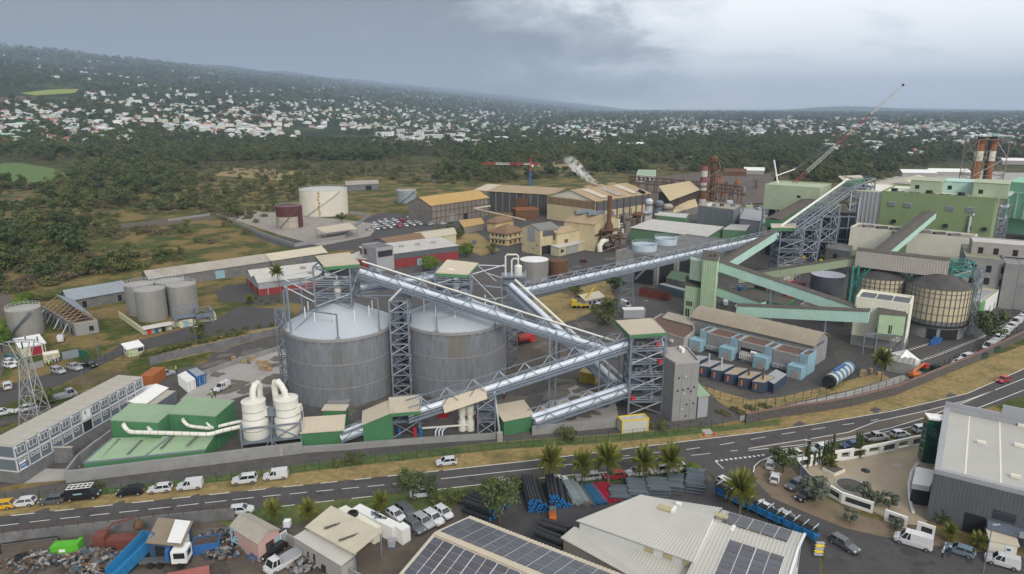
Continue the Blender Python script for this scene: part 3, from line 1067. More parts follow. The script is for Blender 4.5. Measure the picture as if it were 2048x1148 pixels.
s1,C1=silo(683,681,'grey concrete silo with white dome nearest the white filter vessels',None)
s2,C2=silo(911,667,'grey concrete silo with a dark rectangular patch under its rim',(266.5,20,10.35,SH-.55))
def dome_frame(c,t,z_top,arms):
 for(a,zt,rr)in arms:
  a=radians(a)
  foot=Vector((c.x+(SR-.4)*cos(a),c.y+(SR-.4)*sin(a),SH+.1))
  top=Vector((c.x+(SR-.4)*cos(a),c.y+(SR-.4)*sin(a),zt))
  hub=Vector((c.x+3.2*cos(a),c.y+3.2*sin(a),zt))
  if zt<SH+7:
   hub=top+Vector((-7.2 if cos(a)>0 else 7.2,2.2,.3))
  low=Vector((c.x+4.2*cos(a),c.y+4.2*sin(a),SH+5.6))
  strut('rim_leg',foot,top,0.28,STEEL,t)
  strut('arm',top,hub,0.26,STEEL,t)
  if zt>SH+11:
   strut('arm_brace',foot,low,0.16,STEEL,t)
  part('foot_plate',MB().box((foot.x,foot.y,SH+.3),(1.2,1.0,.3),a),CONC,t)
def head_house(label,c,roofpts,fa,dz,extra):
 t=thing('silo_head_tower',label,'tower',(c.x,c.y,SH+6.6),'head towers on the silo domes')
 x0,x1,y0,y1=c.x-4.2,c.x+4.2,c.y-4.2,c.y+4.2
 base=[(x0,y0),(x1,y0),(x1,y1),(x0,y1)]
 zt=min(p[2]for p in roofpts)-0.2
 lattice(t,base,SH+5.4,zt,3,0.36,floors=(SH+6.75,SH+10.0),wb=0.2)
 roof_on(t,roofpts,CREAM,GREENC,0.9)
 hr=MB()
 for z in(SH+7.9,SH+11.1):
  for k in(0,0.45):
   hr.beam((x0,y0,z-k),(x1,y0,z-k),0.07)
   hr.beam((x1,y0,z-k),(x1,y1,z-k),0.07)
   hr.beam((x0,y0,z-k),(x0,y1,z-k),0.07)
 part('handrail',hr,STEEL_L,t)
 part('dust_filter',MB().lathe((c.x+.6,c.y-2.2,SH+6.9),[(0.5,0),(0.75,.6),(0.95,2.6),(0.95,3.9),(0.2,4.1)],16),OFFW,t,True)
 part('filter_duct',MB().path([(c.x+.6,c.y-2.2,SH+10.9),(c.x+.5,c.y-2.2,SH+12.2),(c.x-.2,c.y-2.2,SH+12.6),(c.x-1.4,c.y-2.2,SH+12.6)],0.2,8),OFFW,t,True)
 part('belt_head',MB().box((c.x+1.2,c.y+.4,zt-2.0),(4.2,2.4,2.0)).tube((c.x-.8,c.y+1.8,zt-2.0),(c.x-.8,c.y-1,zt-2.0),.9,14),GREYD,t)
 part('drive_unit',MB().box((c.x+2.5,c.y-2.6,SH+7.5),(1.6,1.2,1.3)).tube((c.x+1.8,c.y-3.2,SH+10.5),(c.x+3.2,c.y-3.2,SH+10.5),.4,10),STEEL,t)
 for p,q in extra:
  strut('stay',p,q,0.2,STEEL_L,t)
 dome_frame(c,t,zt,dz)
 return t
yb,yf=C1.y+4.6,C1.y-4.6
head_house('steel head tower with cream roof on the dome beside the leaning palm',C1,[AT(648,533,yf),AT(720,527,yf),AT(699,504,yb),AT(630,512,yb)],0.9,[(205,SH+9.5,0),(222,SH+12.0,0),(282,SH+5.8,0),(330,SH+7.8,0),(180,SH+9.5,0),(150,SH+9.5,0)],[((C1.x-12,C1.y-3,SH+12),(C1.x-4.2,C1.y-4.2,SH+8)),((C1.x-12,C1.y-3,SH+12),(C1.x-4,C1.y+4,SH+12.6)),((C1.x-10,C1.y-7.5,SH+11),(C1.x-4.2,C1.y-4.2,SH+12.6)),((C1.x-10,C1.y-7.5,SH+11),(C1.x-4.2,C1.y-4.2,SH+6.4))])
yb,yf=C2.y+4.6,C2.y-4.6
head_house('steel head tower with cream roof on the dome behind the long conveyor',C2,[AT(871,545,yf),AT(936,549,yf),AT(957,526,yb),AT(894,519,yb)],0.9,[(255,SH+4.8,0),(325,SH+6.5,0),(20,SH+6.5,0),(195,SH+6.5,0)],[(AT(957,530,C2.y),AT(1010,532,C2.y+6)),(AT(945,548,C2.y-3),AT(1008,530,C2.y+6)),(AT(940,548,C2.y-4),AT(992,600,C2.y+3)),(AT(957,532,C2.y),AT(992,562,C2.y+6))])
# -------------- open conveyors
TC='open steel belt conveyors with round aluminium covers'
truss('belt_conveyor','long open conveyor running down from the silo head tower to the tall steel tower',AT(722,553,C1.y-1),AT(1236,716,146.5),w=3.2,h=3.0,rail=0.2,group=TC)
truss('belt_conveyor','open conveyor climbing from the front sheds to the tall steel tower',AT(815,838,127.5),AT(1250,697,142.5),w=3.6,h=3.3,group=TC,tubes=((-0.75,1.4,0.62),))
truss('belt_conveyor','steep open conveyor dropping from the filter tower to the tall steel tower foot',AT(1022,582,172),AT(1238,782,147.5),w=3.6,h=2.4,rail=0.3,group=TC,tubes=((-0.2,1.7,0.7),))
truss('belt_conveyor','long open conveyor crossing to the green roofed tower in front of the power station',AT(1045,590,176),AT(1552,476,257),w=3.0,h=3.0,group=TC)
truss('belt_conveyor','short open conveyor joining the two silo head towers',AT(722,583,C1.y+1),AT(875,562,C2.y),w=3.0,h=2.2,group=TC,tubes=((-0.2,1.3,0.75),))
truss('belt_conveyor','low open conveyor with twin covers beside the yellow topped container',AT(1064,848,131.5),AT(1252,785,142.0),w=4.0,h=2.4,group=TC,tubes=((-1.2,1.2,0.62),(0.3,1.5,0.62)))
truss('belt_conveyor','low conveyor emerging from the stepped front shed',AT(683,878,126),AT(735,858,127),w=3.0,h=1.6,step=2.5,group=TC,tubes=((-0.8,0.7,0.68),(0.6,1.2,0.3)))
truss('belt_conveyor','steep wide conveyor rising to the topmost tower of the power station',AT(1572,470,258),AT(1706,372,308),w=6.0,h=2.6,step=4,group=TC,tubes=(),rail=0.5)
lt=thing('lattice_lift_tower','slim lattice stair tower squeezed between the two silos','tower',G(806,790))
b0=G(806,788)
B=[(b0.x-2.1,b0.y-1.0),(b0.x+2.1,b0.y-1.0),(b0.x+2.1,b0.y+3.2),(b0.x-2.1,b0.y+3.2)]
ztop=ZAT(600,b0)
lattice(lt,B,0,ztop,9,0.34,wb=0.2)
for k in range(9):
 z=ztop*k/9
 sb=MB().beam((b0.x-1.6,b0.y+.4,z),(b0.x+1.6,b0.y+.4,z+ztop/18),0.8,0.15).beam((b0.x+1.6,b0.y+1.6,z+ztop/18),(b0.x-1.6,b0.y+1.6,z+ztop/9),0.8,0.15)
 part('stair_flight',sb,STEEL,lt)
part('counterweight_shaft',MB().bx(b0.x-.4,b0.x+.4,b0.y+2.2,b0.y+3.0,0.1,ztop-1),DARK,lt)
for a,b in(((-2.1,3.2),(4.4,6.5)),((2.1,-1),(3.6,1.4))):
 pass
strut('head_strut',(b0.x-2.1,b0.y-1,ztop),(b0.x+.6,b0.y+1,ztop+2.6),0.34,STEEL_L,lt)
strut('head_beam',(b0.x-9,b0.y+3,ztop+.3),(b0.x+2.1,b0.y+3,ztop+.3),0.34,STEEL,lt)
def ladder_tower(label,px,w,z1):
 b0=G(*px)
 t=thing('caged_ladder_tower',label,'ladder tower',b0,'caged ladders up the silos')
 B=[(b0.x-w,b0.y-w),(b0.x+w,b0.y-w),(b0.x+w,b0.y+w),(b0.x-w,b0.y+w)]
 lattice(t,B,0,z1,8,0.2,wb=0.11)
 mb=MB()
 for k in range(int(z1/0.5)):
  mb.beam((b0.x-w*.8,b0.y,k*.5+.3),(b0.x+w*.8,b0.y,k*.5+.3),0.07)
 part('rungs',mb,STEEL,t)['kind']='stuff'
ladder_tower('caged steel ladder up the outer side of the first silo',(573,770),0.9,19.5)
ladder_tower('caged steel ladder behind the patched silo beside a red lorry',(1026,735),1.1,16.5)
A4,B4=G(1256,829),G(1322,827)
D4=7.6
t4=thing('steel_transfer_tower','tall open steel tower with cream roof beside the narrow concrete block','tower',(A4+B4)/2)
zt4=18.0
base4=[(A4.x,A4.y),(B4.x,B4.y),(B4.x,B4.y+D4),(A4.x,A4.y+D4)]
lattice(t4,base4,0,zt4,6,0.42,floors=(3.0,6.0,9.0,12.0,15.0),wb=0.24)
roof_on(t4,[AT(1259,669,A4.y-.7),AT(1331,664,A4.y-.7),AT(1303,636,A4.y+D4+.8),AT(1231,641,A4.y+D4+.8)],CREAM,GREENC,0.9)
hr=MB()
for z in(4.1,7.1,10.1,13.1,16.1):
 for k in(0,.5):
  hr.beam((A4.x,A4.y-.1,z-k),(B4.x,B4.y-.1,z-k),0.07)
  hr.beam((A4.x-.1,A4.y,z-k),(A4.x-.1,A4.y+D4,z-k),0.07)
part('handrail',hr,STEEL_L,t4)
for(x,z,r)in((.75,16.6,.35),(.86,12.6,.45),(.12,4.0,.45)):
 part('drive_motor',MB().tube((A4.x+(B4.x-A4.x)*x,A4.y-.5,z),(A4.x+(B4.x-A4.x)*x,A4.y+.6,z),r,12),REDB,t4,True)
for k,(x,z)in enumerate(((.3,16.0),(.6,16.2),(.4,12.8),(.3,9.9),(.55,6.8),(.35,3.6),(.7,9.6))):
 part('gearbox',MB().box((A4.x+(B4.x-A4.x)*x,A4.y+2.2+k%3,z),(2.0,1.6,1.4)),GREYD,t4)
 part('drive_shaft',MB().tube((A4.x+(B4.x-A4.x)*x,A4.y+1,z+.4),(A4.x+(B4.x-A4.x)*x+1.5,A4.y+1,z-.4),.35,8),GREYD,t4)
part('chute',MB().path([(A4.x+4.4,A4.y+1.2,11.5),(A4.x+4.9,A4.y+1.2,9.5),(A4.x+5.3,A4.y+1.2,7),(A4.x+5.2,A4.y+1.2,3.4)],.42,8),STEEL,t4)
for k in range(5):
 part('stair_flight',MB().beam((B4.x+1.0,A4.y+1+5*(k%2),3*k),(B4.x+1.0,A4.y+6-5*(k%2),3*k+3),0.9,.18),STEEL,t4)
for k in range(3):
 x=A4.x-1.5-2.2*k
 strut('outrigger_leg',(x,A4.y+6,0),(x,A4.y+6,13.0-k),.32,STEEL,t4)
cb=Bld('concrete_lift_block','narrow unpainted concrete block with small square openings beside the steel tower','building',[G(1343,843),G(1391,838),G(1391,838)+Vector((-.5,9.5,0)),G(1343,843)+Vector((-3.2,8.6,0))],13.2,CONC)
cb.flat(CONCL,0.45,CONCL)
for(u,z)in((.9,9.8),(.8,6.9),(2.0,7.0),(3.2,7.2),(4.6,7.4),(3.9,6.5),(3.1,3.5),(4.7,3.6),(3.0,.8)):
 cb.on(0,u,u+.35,z,z+.4,DARK,'opening')
for(u,z)in((2.6,10.2),(2.5,6.2),(2.2,2.6)):
 cb.on(0,u,u+.22,z,z+.22,WHITEP,'marker_disc')
for u in(1.7,3.9):
 cb.on(0,u,u+.06,.1,12.0,CONCD,'formwork_joint',0.03)
part('air_conditioner',MB().box((cb.c.x+1.6,cb.c.y+2.5,13.55),(.7,1.1,.9)),WHITEP,cb.t)
part('air_conditioner',MB().box((cb.c.x+1.4,cb.c.y+3.9,13.55),(.7,1.1,.9)),WHITEP,cb.t)
ga=Bld('green_roofed_annex','small grey annex with green roof against the concrete block','building',rect((1394,836),(1414,833),6),5.2,GREYW)
ga.mono(GREENR,5.2,6.4,pitch=.5)
for(px,row,Y,zt)in((1103,800,None,8),(990,862,None,5),(1262,617,None,15),(1268,617,None,15)):
 pass
for lab,px,top in(('single conveyor leg between the two lower conveyors',(1104,818),655),('conveyor leg on the paved yard behind the twin conveyor',(1112,745),640)):
 p=G(*px)
 t=thing('conveyor_support',lab,'support',p)
 for k in(-.7,.7):
  strut('leg',(p.x+k,p.y,0),(p.x+k,p.y,ZAT(top,p)-1),.35,STEEL,t)
 for z in range(1,int(ZAT(top,p))-2,3):
  strut('brace',(p.x-.7,p.y,z),(p.x+.7,p.y,z+2.5),.14,STEEL,t)
p=G(1262,618)
t=thing('conveyor_support','splayed steel trestle under the long conveyor by the red container','support',p)
zt=15.0
for k in(-4.2,1.0):
 strut('leg',(p.x+k,p.y,0),(p.x+k*.5-1,p.y+1,zt),.5,STEEL,t)
for k in range(5):
 strut('girt',(p.x-4.2+.3*k,p.y,3*k+1),(p.x+1-.3*k,p.y,3*k+1),.25,STEEL,t)
 strut('brace',(p.x-4.2+.3*k,p.y,3*k+1),(p.x+.7-.3*k,p.y,3*k+3.6),.18,STEEL,t)
strut('leg',(p.x+1,p.y,10.5),(p.x+7.5,p.y+4,15.6),.4,STEEL,t)
p=G(985,862)
t=thing('conveyor_support','stair trestle under the climbing conveyor near the round hoppers','support',p)
lattice(t,[(p.x-3,p.y-1.2),(p.x+.6,p.y-1.2),(p.x+.6,p.y+2),(p.x-3,p.y+2)],0,8.2,3,.3,floors=(3.2,5.8))
strut('leg',(p.x+1.6,p.y-1.6,0),(p.x+.4,p.y,9.0),.32,STEEL_L,t)
p=G(1034,672)
t3=thing('filter_tower','steel tower with cream cyclone filter behind the patched silo','tower',p)
bz=[(p.x-4.5,p.y-2),(p.x+2.5,p.y-2),(p.x+2.5,p.y+4),(p.x-4.5,p.y+4)]
zt3=ZAT(552,p)
lattice(t3,bz,0,zt3,6,.36,floors=(zt3*.5,zt3*.83,zt3))
part('cyclone',MB().lathe((p.x+.3,p.y+.5,zt3),[(0.4,-2.5),(1.15,0),(1.15,2.9),(.6,3.3)],18),OFFW,t3,True)
for k,h in((-3.4,6.4),(-1.6,5.2)):
 part('riser_duct',MB().path([(p.x+k,p.y,zt3-1),(p.x+k,p.y,zt3+h-.5),(p.x+k+.5,p.y,zt3+h),(p.x-.2,p.y,zt3+h),(p.x+.3,p.y+.4,zt3+h-.5),(p.x+.3,p.y+.5,zt3+3)],.26,8),OFFW,t3,True)
part('filter_box',MB().bx(p.x-4,p.x-.5,p.y-1,p.y+2.4,zt3-2.4,zt3-.3),STEEL,t3)
part('green_hood',MB().bx(p.x-1,p.x+2.2,p.y-2.4,p.y+.6,zt3-4.3,zt3-3.3),GREENC,t3)
for k in range(3):
 strut('stay',(p.x-4.5,p.y-2,zt3-3*k),(p.x-9,p.y-4,zt3+2-4*k),.2,STEEL_L,t3)
hr=MB()
for z in(zt3+.5,zt3+1.0):
 hr.beam((p.x-4.5,p.y-2,z),(p.x+2.5,p.y-2,z),.07)
 hr.beam((p.x+2.5,p.y-2,z),(p.x+2.5,p.y+4,z),.07)
part('handrail',hr,STEEL_L,t3)
# -------------- sheds along the front wall
SHG='cream roofed green sheds at the conveyor feet'
def shed(label,fa,fb,depth,z0,zl,zr,zbl,zbr,group=SHG,roofm=CREAM,wm=GREENC,pitch=.45):
 P=rect(fa,fb,depth,z0)
 c=sum(P,Vector())/4
 t=thing('conveyor_shed',label,'shed',c,group)
 a,b,cc,d=P
 hs=(zl,zr,zbr,zbl)
 w=MB()
 vs=[Vector((p.x,p.y,0))for p in P]+[Vector((p.x,p.y,h))for p,h in zip(P,hs)]
 w.add(vs,((0,1,5,4),(1,2,6,5),(2,3,7,6),(3,0,4,7)))
 part('wall',w,wm,t)
 n=(a-d).normalized()*.03
 part('cladding',MB().ribs(Vector((a.x,a.y,z0))+n,Vector((b.x,b.y,z0))+n,Vector((b.x,b.y,zr))+n,Vector((a.x,a.y,zl))+n,pitch,.06),wm,t)
 u=(b-a).normalized()*.25
 v=(d-a).normalized()*.25
 q=[vs[4]-u-v,vs[5]+u-v,vs[6]+u+v,vs[7]-u+v]
 e=Zv(.14)
 q=[p+e for p in q]
 e=Zv(.012)
 part('roof',MB().slab(q,.12).ribs(q[0]+e,q[1]+e,q[2]+e,q[3]+e,pitch,.06),roofm,t)
 return t,P
shed('low green shed with stepped cream roof beside the white filter vessels',(605,892),(688,886),4.6,0.2,3.0,3.0,4.1,4.1)
t_,P_=shed('green shed with cream roof sloping up to the right',(728,890),(787,885),6.2,0.2,4.6,6.9,4.6,6.9)
shed('small green shed with cream roof at the foot of the twin conveyor',(1008,870),(1067,858),5.2,0.2,3.3,3.3,4.5,4.5)
st=MB()
a=P_[0]
p0=rect((648,878),(688,875),4.6,0)
sp=thing('conveyor_hatch','raised cream roof step behind the low stepped green shed','hatch',p0[3])
c0=(p0[2]+p0[3])/2
part('hatch_body',MB().bx(c0.x-2.4,c0.x+2.4,c0.y-.6,c0.y+2.0,0,4.4),GREENC,sp)
part('roof',MB().bx(c0.x-2.6,c0.x+2.6,c0.y-.8,c0.y+2.2,4.41,4.54),CREAM,sp)
pa,pb=G(786,876),G(840,872)
t=thing('roofed_platform','open legged platform with cream roof between sloping shed and conveyor','platform',(pa+pb)/2)
lattice(t,[(pa.x,pa.y),(pb.x,pb.y),(pb.x,pb.y+5.6),(pa.x,pa.y+5.6)],0,6.9,2,.34,floors=(3.6,))
yf,yb=pa.y-2.6,pa.y+4
roof_on(t,[AT(780,826,yf),AT(842,821,yf),AT(838,790,yb),AT(777,795,yb)],CREAM,GREENC,.9,.45)
for(x,m,nm)in((1.2,BLUEP,'drum'),(4.4,REDB,'drum'),(5.6,BLUEP,'drum')):
 part(nm,MB().cyl((pa.x+x,pa.y+.9),.38,.0,1.9,14),m,t,True)
part('screw_press',MB().tube((pa.x+.6,pa.y+1.5,5),(pa.x+4.4,pa.y+1.5,5),.5,12),STEEL,t,True)
part('control_box',MB().bx(pa.x+1,pa.x+3.4,pa.y+2,pa.y+3.6,3.72,5.4),GREYD,t)
q=[AT(889,826,126.8),AT(975,797,129.6),AT(970,773,131.6),AT(883,801,128.8)]
e=Zv(.012)
solo('weather_sheet',MB().slab(q,.1).ribs(q[0]+e,q[1]+e,q[2]+e,q[3]+e,.45,.06),CREAM,'corrugated cream weather sheet fixed to the climbing conveyor','roof sheet',q[0])
for px,lab in((925,'slim white hopper under the weather sheet farther from the stair trestle'),(941,'slim white hopper under the weather sheet next to the stair trestle')):
 g=G(px,860)
 t=thing('dust_hopper',lab,'hopper',g,'white hoppers under the conveyor')
 part('body',MB().lathe(g,[(.85,0),(.85,2.2),(.65,2.5),(.65,3.2),(.85,3.5),(.85,5.6),(.3,5.9)],18),OFFW,t,True)
 part('hatch',MB().bx(g.x-.3,g.x+.3,g.y-.95,g.y-.6,2.9,3.7),WHITEP,t)
g=G(880,867)
pw=thing('water_pipework','white pipe run with bends on the slab behind the front wall','pipes',g)
part('pipe',MB().path([g+Vector((-4,0,1.2)),g+Vector((0,.4,1.3)),g+Vector((7.0,1.2,1.5))],.22,8),OFFW,pw,True)
for k in range(3):
 part('pump_bend',MB().path([g+Vector((-.8+k*.7,-1.2,.1)),g+Vector((-.8+k*.7,-1.0,1.0)),g+Vector((-.4+k*.7,-.4,1.4)),g+Vector((k*.7,.3,1.3))],.18,8),PIPE,pw,True)
 # -------------- white filter vessels on their frame
fa,fb=G(486,907),G(604,893)
ft=thing('vessel_stand','blue grey steel frame carrying the two white filter vessels','steel frame',(fa+fb)/2)
u=(fb-fa).normalized()
v=Vector((-u.y,u.x,0))
L_=(fb-fa).length
for k in(0,.5,1):
 for j in(0,6.4):
  strut('leg',fa+u*L_*k+v*j,fa+u*L_*k+v*j+Zv(5.2),.3,STEEL,ft)
for z in(2.0,5.2):
 for j in(0,6.4):
  strut('beam',fa+v*j+Zv(z),fb+v*j+Zv(z),.28,STEEL,ft)
 for k in(0,.5,1):
  strut('beam',fa+u*L_*k+Zv(z),fa+u*L_*k+v*6.4+Zv(z),.26,STEEL,ft)
strut('brace',fa+u*L_*.5+Zv(2),fb+Zv(5.2),.18,STEEL,ft)
strut('brace',fa+u*L_*.5+Zv(5.2),fb+Zv(2),.18,STEEL,ft)
strut('brace',fa+u*L_*.35,fa+u*L_*.45+Zv(2),.2,STEEL,ft)
strut('brace',fa+u*L_*.65,fa+u*L_*.5+Zv(2),.2,STEEL,ft)
fl=MB()
fl.slab([fa+Zv(2.1),fb+Zv(2.1),fb+v*6.4+Zv(2.1),fa+v*6.4+Zv(2.1)],.12)
part('deck',fl,STEEL,ft)
lad=MB()
for k in range(14):
 q=fb+Vector((.55,.6,.3+k*.38))
 lad.beam(q,q+v*.6,.06)
for j in(0,.6):
 lad.beam(fb+Vector((.55,.6,0))+v*j,fb+Vector((.55,.6,8.4))+v*j,.08)
part('ladder',lad,STEEL_L,ft)
part('control_cabinet',MB().box(fa+u*L_*.52+v*2.4+Zv(7.3),(1.6,1.6,1.5)),STEEL,ft)
strut('cabinet_post',fa+u*L_*.52+v*2.4+Zv(2.1),fa+u*L_*.52+v*2.4+Zv(6.6),.3,STEEL,ft)
for px,k,lab in((510,0,'white filter vessel nearer the green building with arched duct'),(575,1,'white filter vessel nearer the big silo with arched duct')):
 y=fa.y+3.6+1.3*k
 c=Vector((axisx(px,y,6),y,2.12))
 t=thing('filter_vessel',lab,'filter vessel',c,'white filter vessels')
 part('shell',MB().lathe(c,[(2.5,0),(2.62,.25),(2.62,3.6),(2.28,4.1),(2.28,7.5)],36),OFFW,t,True)
 part('top_plate',MB().lathe(c,[(2.36,7.5),(2.36,7.62),(0.8,8.0),(.2,8.02)],36),OFFW,t,True)
 for z in(1.9,4.2,5.8):
  r=2.62 if z<3.6 else 2.28
  part('seam_ring',MB().lathe((c.x,c.y,c.z+z),[(r+.003,-.05),(r+.06,-.05),(r+.06,.05),(r+.003,.05)],36,False),TANKG,t)
 top=c.z+7.8
 if k==0:
  pts=[(0,0,-.2),(0,0,1.1),(.0,.4,2.0),(.1,1.2,2.6),(.2,2.2,2.5),(.3,2.8,1.9),(.3,2.9,-2.5)]
 else:
  pts=[(0,0,-.2),(-.2,.1,1.1),(-.8,.4,2.2),(-1.6,.8,2.9),(-2.3,1.2,2.6),(-2.6,1.4,1.8),(-2.6,1.5,-2.4)]
 sm=[]
 pv=[Vector((c.x+p[0],c.y+p[1],top+p[2]))for p in pts]
 part('duct',MB().path(pv,.62,14),OFFW,t,True)
 hb_=MB()
 for i in range(1,len(pv)-1):
  d=(pv[i+1]-pv[i-1]).normalized()
  hb_.tube(pv[i]-d*.05,pv[i]+d*.05,.68,14)
 part('duct_joint',hb_,OFFW,t,True)['kind']='stuff'
 part('inlet_box',MB().box((c.x+2.3,c.y+.2,c.z+5.2),(.9,1.6,1.4)),OFFW,t)
 # -------------- green sheeted building with the ducts
px8=[(221,841),(316,846),(337,828),(431,833),(468,802),(371,795),(350,812),(261,807.6)]
GB=Bld('green_sheeted_building','pale green roofed building with white ducts along its dark green walls','building',poly_at(px8,7.1),7.1,GREENC)
for i in(0,1,2,3):
 cladding(GB,i,GREENC,.5,.05,2.6,7.05)
pp=[Vector((p.x,p.y,7.12))for p in GB.pts]
for ids in((0,1,6,7),(2,3,4,5),(1,2,5,6)):
 q=[pp[i]for i in ids]
 if ids==(1,2,5,6):
  part('roof',MB().slab([p+Zv(.08)for p in q],.15),GREENR,GB.t)
  continue
 e=Zv(.13)
 c=sum(q,Vector())/4
 q=[c+(p-c)*1.02+e for p in q]
 mb=MB().slab(q,.15)
 e=Zv(.012)
 mb.ribs(q[0]+e,q[1]+e,q[2]+e,q[3]+e,.45,.05)
 part('roof',mb,GREENR,GB.t)
lo=[G(167,926,2.7),G(290,913,2.7),G(409,900,2.7),G(431,868,3.6),G(342,872,3.9),G(225,876,3.9)]
for q in([lo[0],lo[1],lo[4],lo[5]],[lo[1],lo[2],lo[3],lo[4]]):
 mb=MB().slab(q,.15)
 e=Zv(.012)
 mb.ribs(q[0]+e,q[1]+e,q[2]+e,q[3]+e,.45,.05)
 part('apron_roof',mb,GREENR,GB.t)
ap=MB()
bt=[Vector((p.x,p.y,0))for p in lo]
for i,j in((0,1),(1,2),(2,3),(5,0)):
 ap.quad(bt[i],bt[j],lo[j]-Zv(.16),lo[i]-Zv(.16))
part('apron_wall',ap,GREENC,GB.t)
gut=MB()
for i,j in((0,1),(1,2),(5,0),(1,4)):
 gut.beam(lo[i]+Zv(.06),lo[j]+Zv(.06),.22)
part('gutter',gut,STEEL,GB.t)
for(x,y)in((160,931),(294,916)):
 g=G(x,y,2.4)
 part('downpipe',MB().tube((g.x,g.y-.3,0),(g.x,g.y-.3,2.6),.1,8),STEEL,GB.t,True)
SQ=MB().box((0,0,0),(.62,.5,.05)).mesh('rooflight')
SQ.materials.append(mat('grey rooflight',(.13,.15,.14),.4))
for(xa,ya,xb,yb,n)in((205,911,238,885,9),(257,906,283,887,7),(324,897,350,878,7),(376,893,398,878,6)):
 for k in range(n):
  f=k/(n-1)
  g=G(xa+(xb-xa)*f,ya+(yb-ya)*f,3.2)
  aa=lo[0].lerp(lo[1],.5)
  w_=(g.y-aa.y)/((lo[4].y+lo[5].y)/2-aa.y)
  g.z=2.7+1.2*min(1,max(0,w_))+.11
  piece('rooflight',SQ,GB.t,g,.7)
def duct(pts,r,label):
 pv=[G(x,y,z)if len(q)==3 else AT(q[0],q[1],q[3])for q in pts for(x,y,z)in[q[:3]]]
 t=thing('fume_duct',label,'duct',pv[0],'white fume ducts on the green building')
 out=[pv[0]]
 for i in range(1,len(pv)-1):
  a,b,c=pv[i-1],pv[i],pv[i+1]
  p,s_=b+(a-b).normalized()*min(.9,(a-b).length*.45),b+(c-b).normalized()*min(.9,(c-b).length*.45)
  for k in range(5):
   f=k/4
   out.append(p.lerp(b,f).lerp(b.lerp(s_,f),f))
 out.append(pv[-1])
 part('pipe',MB().path(out,r,12),OFFW,t,True)
 jb=MB()
 for p in resample(out,1.5)[1:-1]:
  i=min(range(len(out)-1),key=lambda k:(out[k]-p).length)
  d=(out[min(i+1,len(out)-1)]-out[max(i-1,0)]).normalized()
  jb.tube(p-d*.04,p+d*.04,r+.04,12)
 part('pipe_joint',jb,TANKG,t,True)['kind']='stuff'
 return t
def Yof(px,py,z):
 return G(px,py,z).y
yw=Yof(221,841,7.1)
duct([(251,848,0,yw+.4),(246,850,0,yw-1.3),(258,864,0,yw-1.5),(330,866,0,yw-1.6),(420,869,0,yw-1.0),(446,861,0,yw+.6),(482,853,0,yw+2.4)],.42,'longest white duct along the lower green wall')
duct([(298,851,0,yw+.3),(296,855,0,yw-1.0),(306,866,0,yw-1.4),(322,867,0,yw-1.6)],.34,'short elbow duct joining the longest one')
yw2=Yof(342,828,7.1)
duct([(368,838,0,yw2+.4),(365,840,0,yw2-1.0),(376,852,0,yw2-1.2),(420,857,0,yw2-1.0),(470,845,0,yw2+.8),(482,843,0,yw2+1.4)],.36,'white duct along the stepped back green wall')
duct([(416,842,0,yw2+.4),(413,844,0,yw2-.8),(420,853,0,yw2-1.0),(428,856,0,yw2-1.0)],.3,'short elbow duct nearest the filter frame')
def wall_run(name,label,px,h,t_,m,cat='wall',cap=None,z0=0.0):
 pts=polyline(px)
 th=thing(name,label,cat,pts[0])
 for a,b in zip(pts,pts[1:]):
  d=(b-a).normalized()
  s=Vector((-d.y,d.x,0))*t_/2
  part('wall_section',MB().prism([a-s,b-s+d*.0,b+s,a+s],z0,h),m,th)
  if cap is not None:
   part('coping',MB().prism([a-s*1.4,b-s*1.4,b+s*1.4,a+s*1.4],h+.003,h+.14),cap,th)
 return th
wall_run('concrete_wall','long grey concrete front wall below the green building and sheds',[(134,965),(175,960),(300,944),(420,929),(520,916),(606,906)],2.3,.5,CONC)
wall_run('concrete_wall','lower concrete front wall from the sheds to the climbing conveyor',[(606,905),(700,899),(727,896),(840,887),(900,883),(985,878),(1000,876)],1.3,.5,CONC)
wall_run('concrete_wall','concrete wall between the small green shed and the yellow trimmed container',[(1064,870),(1150,862),(1240,853),(1275,851)],2.0,.4,CONC)
wall_run('concrete_wall','end wall of the green building court stepping back from the front',[(134,964),(160,930),(225,880)],2.3,.4,CONC)
for px,wh in(((450,921),'under the duct end by the green building'),((489,916),'under the outer corner of the vessel stand'),((531,912),'under the vessel stand middle toward the green building'),((563,909),'under the vessel stand middle toward the sheds'),((1000,880),'beside the small green shed')):
 g=G(*px)
 solo('concrete_plinth',MB().box((g.x,g.y-.2,.9),(1.1,1.0,1.8)),CONCL,'concrete plinth in the front wall '+wh,'plinth',(g.x,g.y,0),'plinths on the front wall')
wall_run('block_wall','dark breeze block wall between site offices and green building',[(89,925),(150,925)],3.2,.4,CONCD,cap=CONCL)
flat('concrete_apron',[(47,967),(90,937),(130,938),(134,960)],CONCL,0.05)
flat('concrete_apron',[(150,912),(190,880),(222,862),(224,874),(166,925)],CONCL,0.05)
